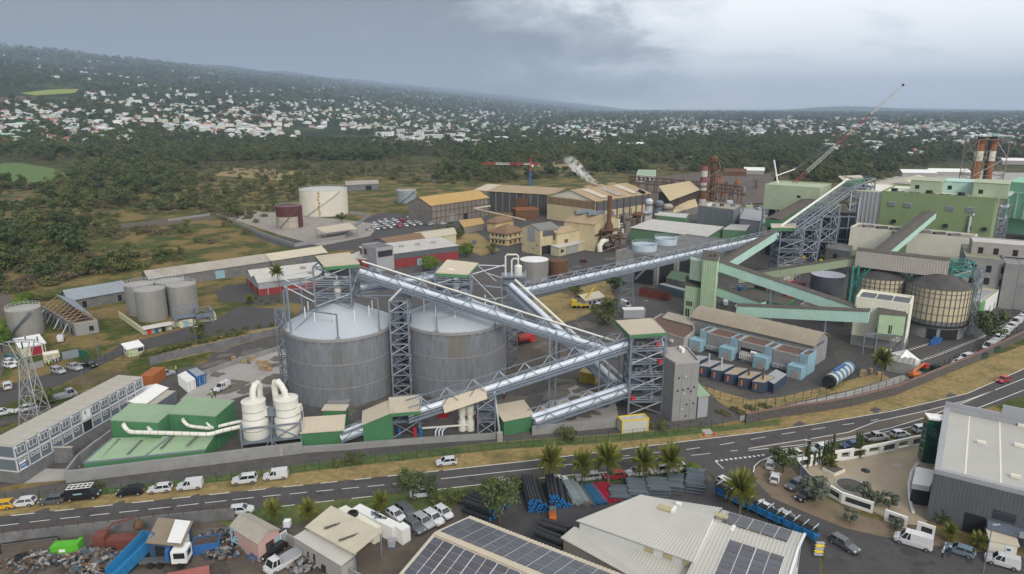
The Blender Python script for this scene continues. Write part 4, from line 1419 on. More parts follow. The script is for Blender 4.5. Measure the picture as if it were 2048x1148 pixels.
# -------------- stacked site offices
ZT=7.6
oa,ob=G(26,892,ZT),G(283,753.6,ZT)
oa,ob=flat2(oa),flat2(ob)
u=(ob-oa).normalized()
n=Vector((u.y,-u.x,0))
if n.x<0:
 n=-n
NM,DEP=13,5.8
Lm=(ob-oa).length/NM
OFW=mat('grey site office panel',(.13,.155,.18),.6,0,.05,.5)
OFG=mat('office window with blinds',(.17,.19,.21),.25,0,.3,1.2,spec=.6)
OFR=mat('dusty office roof',(.43,.405,.35),.85,0,.1,.3,dirt=.4,dirtcol=(.3,.28,.24))
OFF_=mat('white office frame',(.56,.57,.58),.5)
stack=thing('office_plinth','raw concrete plinth under the row of stacked site offices','plinth',oa)
part('plinth_wall',MB().prism([oa-n*0,ob,ob-n*DEP,oa-n*DEP],0,2.35),CONCD,stack)
def office(k,lev,label):
 z0,z1=2.36+lev*2.62,2.36+lev*2.62+2.6
 a,b=oa+u*(Lm*k+.02),oa+u*(Lm*(k+1)-.02)
 t=thing('site_office',label,'site office',(a+b)/2+Zv(z0),'grey stacked site office cabins')
 part('body',MB().prism([a,b,b-n*DEP,a-n*DEP],z0,z1),OFW,t)
 fr=MB()
 for p in(a,b,b-n*DEP,a-n*DEP):
  fr.box((p.x,p.y,(z0+z1)/2),(.2,.2,z1-z0+.01),atan2(u.y,u.x))
 for z in(z0+.1,z1-.1):
  for p,q in((a,b),(a,a-n*DEP)):
   fr.beam((p.x,p.y,z),(q.x,q.y,z),.2)
 part('frame',fr,OFF_,t)
 if lev==1:
  part('roof',MB().prism([a+n*.04,b+n*.04,b-n*(DEP+.04),a-n*(DEP+.04)],z1+.003,z1+.08).beam(a+Zv(z1+.1)-n*.1,a-n*DEP+Zv(z1+.1),.16),OFR,t)
 def pane(u0,u1,h0,h1,m,name='window',frame=True):
  o=n*.03
  p,q=a+u*u0,a+u*u1
  w=part(name,MB().prism([p-o,q-o,q+o*2,p+o*2],z0+h0,z0+h1),m,t)
  if frame:
   f=MB()
   for(x0,x1,y0,y1)in((u0-.1,u1+.1,h1,h1+.12),(u0-.1,u1+.1,h0-.12,h0),(u0-.1,u0,h0,h1),(u1,u1+.1,h0,h1),((u0+u1)/2-.04,(u0+u1)/2+.04,h0,h1)):
    p,q=a+u*x0,a+u*x1
    f.prism([p-o,q-o,q+n*.12,p+n*.12],z0+y0,z0+y1)
   part('frame',f,OFF_,w)
 if lev==1:
  if k==6:
   pane(.3,Lm-.3,.3,2.2,WHITEP,'door')
   pane(.9,1.3,1.2,1.9,GLASS,'window',False)
  else:
   pane(.55,Lm-.55,.9,2.0,OFG)
   pane(.15,.5,1.9,2.3,WHITEP,'air_conditioner',False)
 else:
  if k==6:
   pane(.2,Lm-.2,.05,2.3,DARK,'doorway',False)
  elif k%3!=2:
   pane(.5,1.1,1.6,2.0,GLASS)
   pane(1.6,2.1,1.6,2.0,GLASS)
  else:
   pane(.6,1.5,1.5,2.0,GLASS)
for k in range(NM):
 pos='upper grey office cabin, %s from the roadside end of its row'
 word=['first','second','third','fourth','fifth','sixth','seventh','eighth','ninth','tenth','eleventh','twelfth','thirteenth'][k]
 office(k,1,'upper grey office cabin, %s from the roadside end of the row'%word+(', with white door panel' if k==6 else ''))
 office(k,0,'lower grey office cabin, %s from the roadside end of the row'%word)
sg=thing('site_sign','blue and white company board at the corner of the site offices','sign',G(40,940,3))
sgp=oa+u*.35+n*.16
part('board',MB().prism([sgp,sgp+u*1.3,sgp+u*1.3+n*.06,sgp+n*.06],2.5,4.1),WHITEP,sg)
part('blue_panel',MB().prism([sgp+u*.05+n*.062,sgp+u*1.25+n*.062,sgp+u*1.25+n*.08,sgp+u*.05+n*.08],2.85,3.75),BLUEP,sg)
def lettering(txt,loc,xdir,up,size,m,parent,ext=.01,name='lettering'):
 cu=bpy.data.curves.new(name,'FONT')
 cu.body=txt
 cu.size=size
 cu.extrude=ext
 cu.align_x='CENTER'
 cu.align_y='CENTER'
 o=bpy.data.objects.new(name,cu)
 COL.objects.link(o)
 dg=bpy.context.evaluated_depsgraph_get()
 me=bpy.data.meshes.new_from_object(o.evaluated_get(dg))
 bpy.data.objects.remove(o)
 o=link(name,me,parent,m)
 o['kind']='stuff'
 x=Vector(xdir).normalized()
 y=Vector(up).normalized()
 z=x.cross(y)
 o.matrix_local=Matrix.Translation(Vector(loc)-ORG.get(parent.name,Vector()))@Matrix((x,y,z)).transposed().to_4x4()
 return o
lettering('SPIE',sgp+u*.65+n*.1+Zv(3.3),u,(0,0,1),.52,WHITEP,sg)
wc=Bld('white_canopy','white low pitched canopy behind the site offices','canopy',poly_at([(236,805),(286,808),(332,775),(290,772)],3.4),0.3,None)
wc.gable(WHITEP,.7,axis=1,ze=3.3,pitch=.6)
for p in wc.pts:
 strut('post',(p.x,p.y,0),(p.x,p.y,3.3),.15,STEEL,wc.t)
gc=Bld('grey_cabin','long grey flat roofed cabin between canopy and green building','cabin',poly_at([(290,808),(313,808),(352,782),(330,780)],2.8),2.8,OFW)
gc.flat(OFR,0)
OC=Bld('rust_container','rust orange shipping container beyond the end of the site offices','container',rect((283,773),(309,773),6),2.7,RUSTO)
OC.flat(RUSTO,0)
cladding(OC,0,RUSTO,.35,.06,0.1,2.6)
for pts,m,rm,lab in(([(355,750),(374,766),(390,757),(371,742)],WHITEP,WHITEP,'white shipping container beside a blue one at the slab edge'),([(376,740),(393,754),(410,747),(393,735)],BLUEP,mat('grey lid',(.3,.33,.37),.6),'blue shipping container with grey lid beside a white one')):
 P=poly_at(pts,2.6)
 b=Bld('shipping_container',lab,'container',P,2.6,m,group='containers at the slab edge')
 b.flat(rm,0)
 for i in(0,1):
  cladding(b,i,m,.35,.06,.1,2.55)
 for kx in(.25,.8):
  b.on(1,b.length(1)*kx,b.length(1)*kx+.08,.15,2.4,STEEL_L,'lock_bar',.12)
  # -------------- left side: tanks, ruin, small houses, warehouses
tank('squat steel tank beside the row of clipped bushes',(57,677),4.5,8.0,TANKG,CONCL,4,.3,name='steel_tank')
TG='four steel tanks in a bund'
tank('steel tank standing nearest the bund wall, in front of its three neighbours',(308,645),4.5,9.8,TANKG,CONCL,5,.3,group=TG,name='steel_tank',ladder=False)
tank('steel tank by the bund corner toward the ruined shed',(287,633),4.5,9.8,TANKG,CONCL,5,.3,group=TG,name='steel_tank',ladder=False)
tank('steel tank at the back of the bund by the long fibre roofed warehouse',(347,625),4.5,9.8,TANKG,CONCL,5,.3,group=TG,name='steel_tank',ladder=False)
tank('steel tank behind the pipe gantry of the bund',(370,634),4.5,9.8,TANKG,CONCL,5,.3,group=TG,name='steel_tank',ladder=False)
YW=mat('pale yellow wall',(.56,.54,.38),.8,0,.08,.4,dirt=.2,dirtcol=(.3,.28,.2))
wall_run('bund_wall','pale yellow bund wall round the four steel tanks',[(239,634),(285,667),(345,655),(432,640),(420,622)],1.9,.35,YW)
bf=G(345,657)
t=thing('bund_store','grey roofed lean-to on the front of the bund wall','lean-to',bf)
q0,q1=G(289,672),G(346,661)
uu=(q1-q0).normalized()
vv=Vector((-uu.y,uu.x,0))*2.0
part('wall',MB().prism([q0+vv*.6,q1+vv*.6,q1+vv,q0+vv],0,1.9),YW,t)
part('roof',MB().slab([q0-vv*.1+Zv(2.0),q1-vv*.1+Zv(2.0),q1+vv+Zv(2.5),q0+vv+Zv(2.5)],.12),GREYR,t)
for f in(0,.4,.8,1):
 strut('post',q0.lerp(q1,f),q0.lerp(q1,f)+Zv(1.9),.12,STEEL,t)
for f,m in((.2,REDB),(.45,BLUEP),(.7,DARK)):
 part('locker',MB().box(q0.lerp(q1,f)+vv*.45+Zv(.75),(1.0,.6,1.5),atan2(uu.y,uu.x)),m,t)
g0,g1=G(352,657),G(428,645)
t=thing('pipe_gantry','blue grey steel loading gantry with stairs in front of the bund tanks','gantry',(g0+g1)/2)
uu=(g1-g0).normalized()
vv=Vector((-uu.y,uu.x,0))*4
for lab,f0,f1,zz in(('a',0,.55,6.0),('b',.55,1.0,4.5)):
 p,q=g0.lerp(g1,f0),g0.lerp(g1,f1)
 lattice(t,[p,q,q+vv,p+vv],0,zz,2,.24,floors=(zz*.5,),cross=False)
part('stair_flight',MB().beam(g1+vv*.4,g0.lerp(g1,.7)+vv*.4+Zv(3),1.0,.15),STEEL,t)
part('pump_house',MB().prism([g0.lerp(g1,.1),g0.lerp(g1,.45),g0.lerp(g1,.45)+vv*.6,g0.lerp(g1,.1)+vv*.6],0,2.2),YW,t)
part('door',MB().prism([g0.lerp(g1,.2)-vv*.02,g0.lerp(g1,.34)-vv*.02,g0.lerp(g1,.34)+vv*.05,g0.lerp(g1,.2)+vv*.05],0,2.0),SKYB,t)
b=Bld('ruined_store','stained stone store with blue grey sheet roof behind the roofless wing','building',rect((142,621),(256,600),8.5),3.8,CONCD)
b.gable(mat('blue grey sheet roof',(.25,.285,.31),.7,0,.1,.3,dirt=.25,dirtcol=(.18,.2,.21)),2.6,axis=0,over=.5,pitch=.9,gm=CONCD)
for u0 in(3.5,14.5):
 b.on(0,u0,u0+1.5,.1,2.5,DARK,'doorway',frame=CONCL)
w=[flat2(G(*p))for p in((152,672),(198,664),(148,619),(88,633))]
t=thing('roofless_wing','roofless stone wing with bare rafters and leaning white props','ruin',sum(w,Vector())/4)
for i in range(4):
 p,q=w[i],w[(i+1)%4]
 if i==2:
  continue
 d=(q-p).normalized()
 s_=Vector((-d.y,d.x,0))*.3
 part('wall',MB().prism([p-s_,q-s_,q+s_,p+s_],0,3.6+.01*i),CONC if i==0 else CONCD,t)
 if i==0:
  part('coping',MB().prism([p-s_*1.3,q-s_*1.3,q+s_*1.3,p+s_*1.3],3.62,3.78),CONCL,t)
  part('window',MB().prism([p.lerp(q,.6)-s_*1.1,p.lerp(q,.8)-s_*1.1,p.lerp(q,.8)-s_*.5,p.lerp(q,.6)-s_*.5],.9,2.4),DARK,t)
rl,rr=w[3],w[2]
for k in range(9):
 f=(k+.5)/9
 a,c=w[0].lerp(w[3],f),w[1].lerp(w[2],f)
 m_=(a+c)/2
 strut('rafter',a+Zv(3.6),m_+Zv(6.2),.16,WOOD,t)
 strut('rafter',c+Zv(3.6),m_+Zv(6.2),.16,WOOD,t)
 strut('tie_beam',a+Zv(3.6),c+Zv(3.6),.14,WOOD,t)
for k in range(14):
 f=(k+.5)/14
 a,c=w[0].lerp(w[3],f),w[1].lerp(w[2],f)
 strut('fallen_timber',a.lerp(c,random.uniform(.1,.5))+Vector((0,0,random.uniform(1.5,3))),a.lerp(c,random.uniform(.5,.95))+Vector((random.uniform(-2,2),random.uniform(-2,2),random.uniform(.5,2.4))),.14,TRUNK,t)
m0,m1=(w[0]+w[1])/2,(w[2]+w[3])/2
part('roof_sheet',MB().slab([w[1].lerp(w[2],.15)+Zv(3.9),w[2]+Zv(3.9),m1+Zv(6.4),m0.lerp(m1,.3)+Zv(6.4)],.1),MATS['blue grey sheet roof'],t)
part('rubble',MB().prism([p*.92+t.location*.08 for p in w],.02,.9),mat('roof rubble',(.12,.09,.07),1,0,.3,.8),t)
dl=(w[3]-w[0]).normalized()
nl=Vector((-dl.y,dl.x,0))
if nl.x>0:
 nl=-nl
for k in range(8):
 p=w[0].lerp(w[3],(k+.4)/8)
 strut('prop',p+nl*2.1,p+Zv(3.3),.17,WHITEP if k%2 else STEEL,t)
 part('doorway',MB().prism([p+nl*.32,p+dl*1.2+nl*.32,p+dl*1.2+nl*.2,p+nl*.2],.1,2.6),DARK,t)
b=Bld('pump_house','small yellow house with white roof and red double door','house',rect((44,716),(93,706),8.0),3.0,YW)
b.mono(WHITEP,3.0,3.5,over=.35,pitch=.8)
b.on(0,2.2,4.8,.05,2.5,mat('dark red door',(.27,.02,.03),.6),'door',frame=WHITEP)
for k in(1.5,4.8):
 part('roof_vent',MB().cyl((b.c.x-2.5+k,b.c.y),.16,3.2,4.5,8),DARK,b.t)
b=Bld('electrical_kiosk','low cream electrical kiosk beside people in yellow vests','kiosk',rect((89,727),(121,721),2.6),2.3,mat('kiosk cream',(.5,.46,.36),.8))
b.flat(CREAMW,0)
for u0 in(.8,2.7):
 b.on(0,u0,u0+1.0,.1,2.0,CONCL,'door')
b.on(0,2.95,3.35,1.2,1.6,YELL,'warning_plate',.09)
b=Bld('guard_hut','pale green guard hut with white pitched roof at the inner gate','hut',rect((258,715),(287,708),3.4),2.4,mat('pale green wall',(.45,.5,.33),.8))
b.mono(WHITEP,2.5,3.1,over=.4,pitch=.6)
b.on(0,2.4,3.9,1.0,2.0,GLASS,frame=WHITEP)
b.on(3,.6,2.0,1.0,2.0,GLASS,frame=WHITEP)
wall_run('concrete_wall','grey wall with posters beside the green site gate',[(60,740),(88,733)],1.7,.25,CONC)
wall_run('hoarding','grey hoarding panels beside the open green gate',[(126,720),(158,713)],2.2,.12,mat('hoarding grey',(.22,.25,.29),.7))
ga,gb_=G(160,716),G(175,722)
t=thing('site_gate','dark green solid sliding gate standing open at the site entrance','gate',ga)
part('gate_leaf',MB().beam(ga+Zv(1.4),gb_+Zv(1.4),.1,2.4),GREENF,t)
fr=MB()
for k in range(5):
 p=ga.lerp(gb_,k/4)
 fr.beam(p,p+Zv(2.7),.16)
part('gate_frame',fr,GREENP,t)
b=Bld('long_warehouse','long warehouse with weathered fibre cement roof behind the tanks','warehouse',rect((298,557),(541,521),9.5,4.4),4.4,CONCD)
b.gable(FIBRO,2.2,axis=0,over=.4,pitch=1.1,gm=CONCD)
b.on(0,24,27.5,.2,3.4,SKYB,'door')
b=Bld('long_warehouse','long warehouse with clean cream roof continuing the fibre roofed one','warehouse',rect((543,520.5),(653,504),10,4.6),4.6,CONCD)
b.gable(CREAM,2.0,axis=0,over=.4,pitch=1.0,gm=CREAMW)
P=rect((519,592),(700,567),20)
L1=(P[1]-P[0])
hm_=[P[0],P[1],P[1].lerp(P[2],.5),P[0].lerp(P[3],.5)]
hb2=[hm_[3],hm_[2],P[2],P[3]]
for pts,lab in((hm_,'grey and red warehouse with pale roof nearest the leaning palm'),(hb2,'grey and red warehouse bay behind the one by the palm')):
 b=Bld('twin_gable_warehouse',lab,'warehouse',pts,5.0,GREYW,group='twin bays of the grey and red warehouse')
 b.gable(GREYR,1.7,axis=0,over=.3,pitch=.9,gm=GREYW)
 for i in(0,3):
  Lw=b.length(i)
  b.on(i,.05,Lw-.05,0,2.5,RED,'red_band',.08)
  for k in range(int(Lw/7)):
   b.on(i,3+7*k,3.3+7*k,0,2.6,GREYW,'pilaster',.14)
 part('skylight',MB().box((b.c.x+4,b.c.y-1.5,6.1),(2.0,1.2,.4)),CONCL,b.t)
P=rect((753,542),(917,519),17)
b=Bld('red_warehouse','long red and grey warehouse with pale roof behind two round trees','warehouse',P,6.4,RED)
b.on(0,.02,b.length(0)-.02,3.9,6.4,GREYD,'grey_band',.1)
b.mono(GREYR,6.5,7.6,over=.4,pitch=1.2)
for k in range(4):
 p=P[0].lerp(P[1],.2+.2*k)*.5+P[3].lerp(P[2],.2+.2*k)*.5
 part('roof_ventilator',MB().box((p.x,p.y,7.5),(2.2,1.4,.8)),CONCL,b.t)
for u0,m in((6,RED),(19,SKYB),(27,RED)):
 b.on(0,u0,u0+2.2,.05,2.9,m,'door',.08,frame=GREYD)
for k in range(6):
 b.on(0,4+k*5.4,4.2+k*5.4,0,3.9,GREYD,'downpipe',.12)
P=poly_at([(752,499),(787,494),(757,486),(723,490)],9.6)
b=Bld('grey_office_tower','grey box with long dark window on the corner of the red warehouse','building',P,9.6,GREYW)
b.flat(CONCD,.5,GREYW,.3)
b.on(0,.8,b.length(0)-.8,6.2,8.6,GLASS,'window',.08,frame=RED)
b.on(3,2.2,4.4,6.2,8.4,GLASS,'window',.08,frame=RED)
P=rect((690,533),(752,540),14)
b=Bld('red_annex','low red annex with white roof beside the grey office box','building',P,4.0,mat('brick red wall',(.33,.05,.03),.7))
b.mono(GREYR,4.1,4.8,pitch=1.0)
b.row(0,3,GLASS,1.2,2.6,1.8)
b=Bld('clay_roofed_shed','long shed with dull brown roof behind the red warehouse','shed',poly_at([(776,486),(850,478),(829,466),(744,480)],5.0),5.0,CONCD)
b.gable(TILE,1.6,axis=0,gm=CONCD)
b=Bld('cream_roofed_shed','shed with dusty cream roof next to the car park trees','shed',poly_at([(846,477),(912,468),(905,455),(829,465)],4.6),4.6,YW)
b.gable(CREAM,1.2,axis=0,gm=YW,pitch=1.5)
t,c=tank('huge cream oil tank with a rusty streak down its side',(650,434),15,15.8,TANKW,GREYR,4,1.2,name='oil_tank')
mb=MB()
for k in range(24):
 z0,z1=15.7-k*.64,15.7-(k+1)*.64
 a=radians(270+3+1.2*sin(k*.7))
 w_=.035+.02*sin(k*1.9)
 r=15.04
 mb.quad((c.x+r*cos(a-w_),c.y+r*sin(a-w_),z0),(c.x+r*cos(a+w_),c.y+r*sin(a+w_),z0),(c.x+r*cos(a+w_),c.y+r*sin(a+w_),z1),(c.x+r*cos(a-w_),c.y+r*sin(a-w_),z1))
part('rust_streak',mb,mat('rust stain',(.42,.30,.12),.9),t)
t,c=tank('maroon tank with rust pale lower shell beside the cream oil tank',(581,458),7.2,12.0,MAROON,MAROON,3,.4,name='maroon_tank')
mb=MB()
for k in range(16):
 a0,a1=radians(215+110*k/16),radians(215+110*(k+1)/16)
 r=7.25
 mb.quad((c.x+r*cos(a0),c.y+r*sin(a0),.1),(c.x+r*cos(a1),c.y+r*sin(a1),.1),(c.x+r*cos(a1),c.y+r*sin(a1),6.6),(c.x+r*cos(a0),c.y+r*sin(a0),6.6))
part('bare_shell',mb,mat('rust streaked bare shell',(.42,.38,.32),.8,0,.1,.6,streak=.1,dirt=.9,dirtcol=(.17,.08,.04),dscale=.6),t)
tank('plain grey tank beside the orange roofed mill shed',(814,407),7.0,8.6,mat('blue grey tank',(.27,.3,.32),.6),CONCL,4,.5,name='grey_tank')
tank('pale tank with white lid behind the long conveyor',(1068,566),5.6,8.2,TANKG,WHITEP,2,.2,rail=False,name='process_tank',ladder=False)
tank('rust brown tank behind the long conveyor',(1116,556),3.8,6.4,RUST,RUST,3,.3,rail=False,name='process_tank',ladder=False)
wall_run('bund_wall','low grey bund wall round the oil tanks',[(435,432),(520,470),(590,494),(690,476),(700,462),(740,432),(700,428)],1.8,.5,CONC)
wall_run('concrete_wall','low wall beside the earth heap at the scrub edge',[(336,443),(420,431)],1.5,.5,CONC)
b=Bld('open_shelter','open sided white roofed shelter beside the maroon tank','shelter',poly_at([(650,465),(714,457),(698,447),(632,457)],4.5),.1,None)
b.mono(CREAM,4.4,4.9,pitch=1.2)
for p in b.pts:
 strut('post',(p.x,p.y,0),(p.x,p.y,4.5),.25,STEEL,b.t)
b=Bld('old_store','old low store with pale pink roof behind the cream oil tank','shed',poly_at([(692,370),(757,367),(754,360),(690,363)],5.0),5.0,CONCD)
b.gable(FIBRO,1.8,axis=0,gm=CONCD)
b.on(0,16,21,.1,3.6,DARK,'doorway')
# -------------- power station side
def up_block(name,label,cat,px,z1,wall,z0=0.0,**k):
 return Bld(name,label,cat,poly_at(px,z1),z1,wall,z0,**k)
P=rect((1764,385),(1992,400),34,30)
b=Bld('power_hall','huge grass green power station hall with four grey louvres','power station',P,30,OLIVE)
b.flat(CREAMW,.8,OLIVE,.4)
Lh=b.length(0)
for f in(.07,.22,.60,.77):
 o=b.on(0,Lh*f,Lh*f+2.8,24.2,26.4,GREYW,'louvre',.2)
 for k in range(4):
  a_,b_,u_,n_=b.out(0)
  p=a_+u_*Lh*f
  part('slat',MB().prism([p+n_*.21,p+u_*2.8+n_*.21,p+u_*2.8+n_*.3,p+n_*.3],24.3+k*.5,24.5+k*.5),GREYD,o)
for f in(.13,.33,.6,.8,.93):
 b.on(0,Lh*f,Lh*f+1.6,17.3,18.6,DARK,'roof_fan',.9)
part('exhaust_pipe',MB().path([b.pts[1]+(b.pts[0]-b.pts[1]).normalized()*8+Vector((0,-.8,16)),b.pts[1]+(b.pts[0]-b.pts[1]).normalized()*8+Vector((0,-.8,23)),b.pts[1]+(b.pts[0]-b.pts[1]).normalized()*7.4+Vector((0,-1.5,23.6))],.5,10),STEEL_L,b.t,True)
uh=(P[1]-P[0]).normalized()
vh=(P[3]-P[0]).normalized()
for f,d0,w_,dd,h,m,lab in((.22,10,12,12,5.2,SAGE,'olive roof house toward the crane on the power hall'),(.5,16,13,10,5.0,MINT,'mint green roof house between two olive ones'),(.79,6,12,12,6.0,SAGE,'olive roof house nearest the chimneys')):
 p=P[0]+uh*Lh*f+vh*d0
 rb=Bld('roof_house',lab,'roof house',[p,p+uh*w_,p+uh*w_+vh*dd,p+vh*dd],30.1+h,m,30.07,group='plant houses on the power hall roof')
 rb.mono(m,30.15+h,30.6+h,over=.3)
 rb.on(0,2,3.6,31.5,33.2,DARK,'louvre')
for f in(.1,.42,.7):
 p=P[0]+uh*Lh*f+vh*4
 part('roof_cowl',MB().cyl((p.x,p.y),1.3,30.07,31.8,12),DARK,b.t,True)
for k in range(10):
 p=P[0]+uh*Lh*(.14+.07*k)+vh*6
 part('roof_skylight',MB().box((p.x,p.y,30.25),(4,3.4,.3),atan2(uh.y,uh.x)),CONCL if k%2 else GREYD,b.t)
P2=[P[0]-uh*11.5+vh*.5,P[0]-uh*.05+vh*.5,P[3]-uh*.05,P[3]-uh*11.5]
b=Bld('grey_bay','pale grey ribbed bay at the crane side of the green power hall','building',P2,30.0,GREYW)
cladding(b,0,GREYW,1.6,.25,0,29.9)
b.flat(CREAMW,.5,CREAMW)
p=P[3]-uh*14+vh*6
b=Bld('cream_gable_hall','cream roofed hall behind the grey bay','hall',[p,p+uh*34,p+uh*34+vh*40,p+vh*40],27,CREAMW)
b.gable(CREAM,5,axis=1,over=.3)
P=rect((1701,456),(1945,481),13,17)
b=Bld('cream_hall','long cream sheeted hall in front of the green power hall','hall',P,17,CREAMW)
b.flat(mat('dusty flat roof',(.25,.23,.2),.95,0,.2,.3),.7,CREAMW,.3)
Lc=b.length(0)
b.on(0,.05,Lc-.05,0,8,SAGE,'green_base',.12)
b.on(0,Lc*.36,Lc*.50,8,17.5,OLIVE,'green_bay',.14)
for k in range(7):
 p=P[0]+(P[1]-P[0])*(.12+.12*k)+(P[3]-P[0])*.55
 part('roof_ventilator',MB().box((p.x,p.y,17.5),(4.2,1.6,.9)),BROOF if k%2 else CONCD,b.t)
for px,lab in((1957,'orange and white chimney nearer the crane'),(1981,'orange and white chimney nearer the mint green tower')):
 y=338
 x=axisx(px-9,y,30)
 t=thing('striped_chimney',lab,'chimney',(x,y,0),'pair of orange and white chimneys')
 zt=ZAT(281,(x,y))
 CHO=mat('chimney orange',(.27,.11,.05),.8,0,.15,.5)
 CHW=mat('chimney white',(.62,.6,.52),.8,0,.1,.5)
 for z0,z1,m in((0,41,CHO),(41.01,zt-5,CHW),(zt-4.99,zt,CHO)):
  part('flue_section',MB().lathe((x,y,0),[(1.9,z0),(1.9,z1)],20),m,t,True)
 part('flue_top',MB().lathe((x,y,0),[(1.7,zt+.003),(1.7,zt+1.8)],16),DARK,t,True)
 plat=MB().lathe((x,y,zt-.6),[(2.6,0),(2.6,.15)],16)
 handrail_ring(plat,(x,y),2.6,zt-.4,12,1.1)
 part('platform',plat,RUST,t)
yb,xb=338,axisx(1969-9,338,30)
t=thing('chimney_frame','thin lattice mast frame round the pair of chimneys','steel frame',(xb,yb,0))
lattice(t,[(xb-7.4,yb-5),(xb+7.4,yb-5),(xb+7.4,yb+5),(xb-7.4,yb+5)],0,ZAT(278,(xb,yb)),6,.32,wb=.18,S=mat('weathered mast steel',(.25,.2,.17),.8))
strut('ladder_mast',(xb,yb-2.4,0),(xb,yb-2.4,52),.6,DARK,t)
b=up_block('dust_collector','tall mint green dust collector beyond the power hall','plant',[(2018,363),(2110,371),(2130,360),(2040,354)],30,mat('bright mint sheet',(.24,.52,.35),.6,0,.06,.3),12)
b.on(0,.5,b.length(0)-.5,24.5,25.2,MINT,'stiffener',.3)
for k in range(6):
 b.on(0,1+4*k,1.5+4*k,12,24.4,MINT,'stiffener',.3)
part('hopper',MB().prism([b.c+(p-b.c)*.8 for p in b.pts],4,11.99),MATS['bright mint sheet'],b.t)
for p in b.pts:
 strut('leg',(p.x,p.y,0),(p.x,p.y,12),.6,STEEL,b.t)
t=thing('flue_pipework','tangle of grey ducts between power hall and mint dust collector','ducts',G(2005,480))
q=b.pts[0]
for k in range(3):
 z=24-6*k
 part('duct',MB().path([Vector((q.x-7,q.y-3,z+2)),Vector((q.x-5,q.y-4,z)),Vector((q.x-2,q.y-4,z-.5)),Vector((q.x+1,q.y-2,z+.5))],1.1-.2*k,10),STEEL_L,t,True)
lattice(t,[(q.x-8,q.y-8),(q.x-3,q.y-8),(q.x-3,q.y-3),(q.x-8,q.y-3)],0,20,5,.4,floors=(5,10,15))
P=rect((1931,516),(2010,523),26,15.9)
b=Bld('concrete_shell_building','bare grey concrete building with a grid of black window openings','building',P,15.9,CONC)
b.flat(mat('mossy flat roof',(.28,.26,.18),1,0,.3,.5),.6,CONC,.3)
for k in range(3):
 for j in range(3):
  b.on(0,2.0+4.3*k,3.6+4.3*k,3.0+4.3*j,5.4+4.3*j,DARK,'window',.03)
uq=(P[1]-P[0]).normalized()
vq=(P[3]-P[0]).normalized()
for k in range(4):
 b.on(1,.3+6.4*k,1.4+6.4*k,0,15.9,CONC,'pilaster',.7)
for k in range(3):
 p=P[1]+uq*(3.0+4.2*k)-vq*(1.5-k)
 part('silo_bay',MB().prism([p-uq*2.9,p+uq*1.1,p+uq*1.1+vq*20,p-uq*2.9+vq*20],0,15.6-.03*k),CONC,b.t)
pp=P[0]+uq*2+vq*9
h=Bld('roof_penthouse','white penthouse on the bare concrete building','roof house',[pp,pp+uq*22,pp+uq*22+vq*12,pp+vq*12],20.0,CONCL,15.97)
h.flat(GREYR,.4,CONCL)
for u0 in(2,6.5,12):
 h.on(0,u0,u0+1.5,16.4,18.6,DARK,'window')
P=rect((1530,371),(1641,378),22,32)
b=Bld('sage_bunker_house','pale sage green bunker house raised on dark steelwork','building',P,32,SAGE,21.5)
b.flat(SAGE,.6,SAGE)
b.on(0,b.length(0)*.6,b.length(0)*.6+1.6,27.5,28.6,DARK,'louvre')
for f in(0,.25,.5,.75,1):
 for d in(.02,.5,.98):
  p=P[0].lerp(P[1],f)*(1-d)+P[3].lerp(P[2],f)*d
  strut('leg',(p.x,p.y,0),(p.x,p.y,21.5),.6,STEEL,b.t)
for z in(7,14):
 part('floor',MB().prism(P,z,z+.4),GREYD,b.t)
part('boiler_casing',MB().prism([b.c+(p-b.c)*.8 for p in P],.1,21.4),DARK,b.t)
p5=AT(1567,560,262)
t=thing('transfer_tower','dark lattice tower with small green edged roof above a yellow tank','tower',(p5.x,p5.y,0))
bs=[(p5.x-4.5,p5.y-4),(p5.x+4.5,p5.y-4),(p5.x+4.5,p5.y+4.5),(p5.x-4.5,p5.y+4.5)]
lattice(t,bs,0,20.5,6,.4,floors=(8,12,16.2),wb=.22)
roof_on(t,[AT(1543,455,257.5),AT(1592,455,257.5),AT(1593,447,266),AT(1541,447,266)],CREAM,GREENC,1.3,1.0)
yt=thing('yellow_tank','white tank with yellow frame inside the dark lattice tower','tank',(p5.x,p5.y+1,0))
part('shell',MB().cyl((p5.x+.6,p5.y+.6),3.2,.05,7.2,24),WHITEP,yt,True)
for a in range(6):
 x,y=p5.x+.6+3.4*cos(a*pi/3),p5.y+.6+3.4*sin(a*pi/3)
 strut('yellow_post',(x,y,0),(x,y,9),.3,YELL,yt)
p6=AT(1702,500,311)
t=thing('tall_lattice_tower','topmost dark lattice tower where the steep conveyor ends','tower',(p6.x,p6.y,0))
bs=[(p6.x-5,p6.y-4),(p6.x+5,p6.y-4),(p6.x+5,p6.y+6),(p6.x-5,p6.y+6)]
lattice(t,bs,0,35.5,9,.5,floors=(8,14,20,26,31),wb=.26)
roof_on(t,[AT(1688,362,306.5),AT(1727,357,306.5),AT(1722,350,318),AT(1676,352,318)],CREAM,GREENC,2.2,1.2)
for k in range(16):
 x,y,z=p6.x+random.uniform(-4,4),p6.y+random.uniform(-3,4),random.uniform(4,33)
 part('plant_unit',MB().box((x,y,z),(random.uniform(1.5,3.5),2,random.uniform(1,3))),random.choice((GREYD,STEEL,DARK)),t)
for k in range(3):
 part('riser',MB().cyl((p6.x-5.5+4*k,p6.y-4.8),.3,2,30-3*k,8),STEEL_L,t,True)
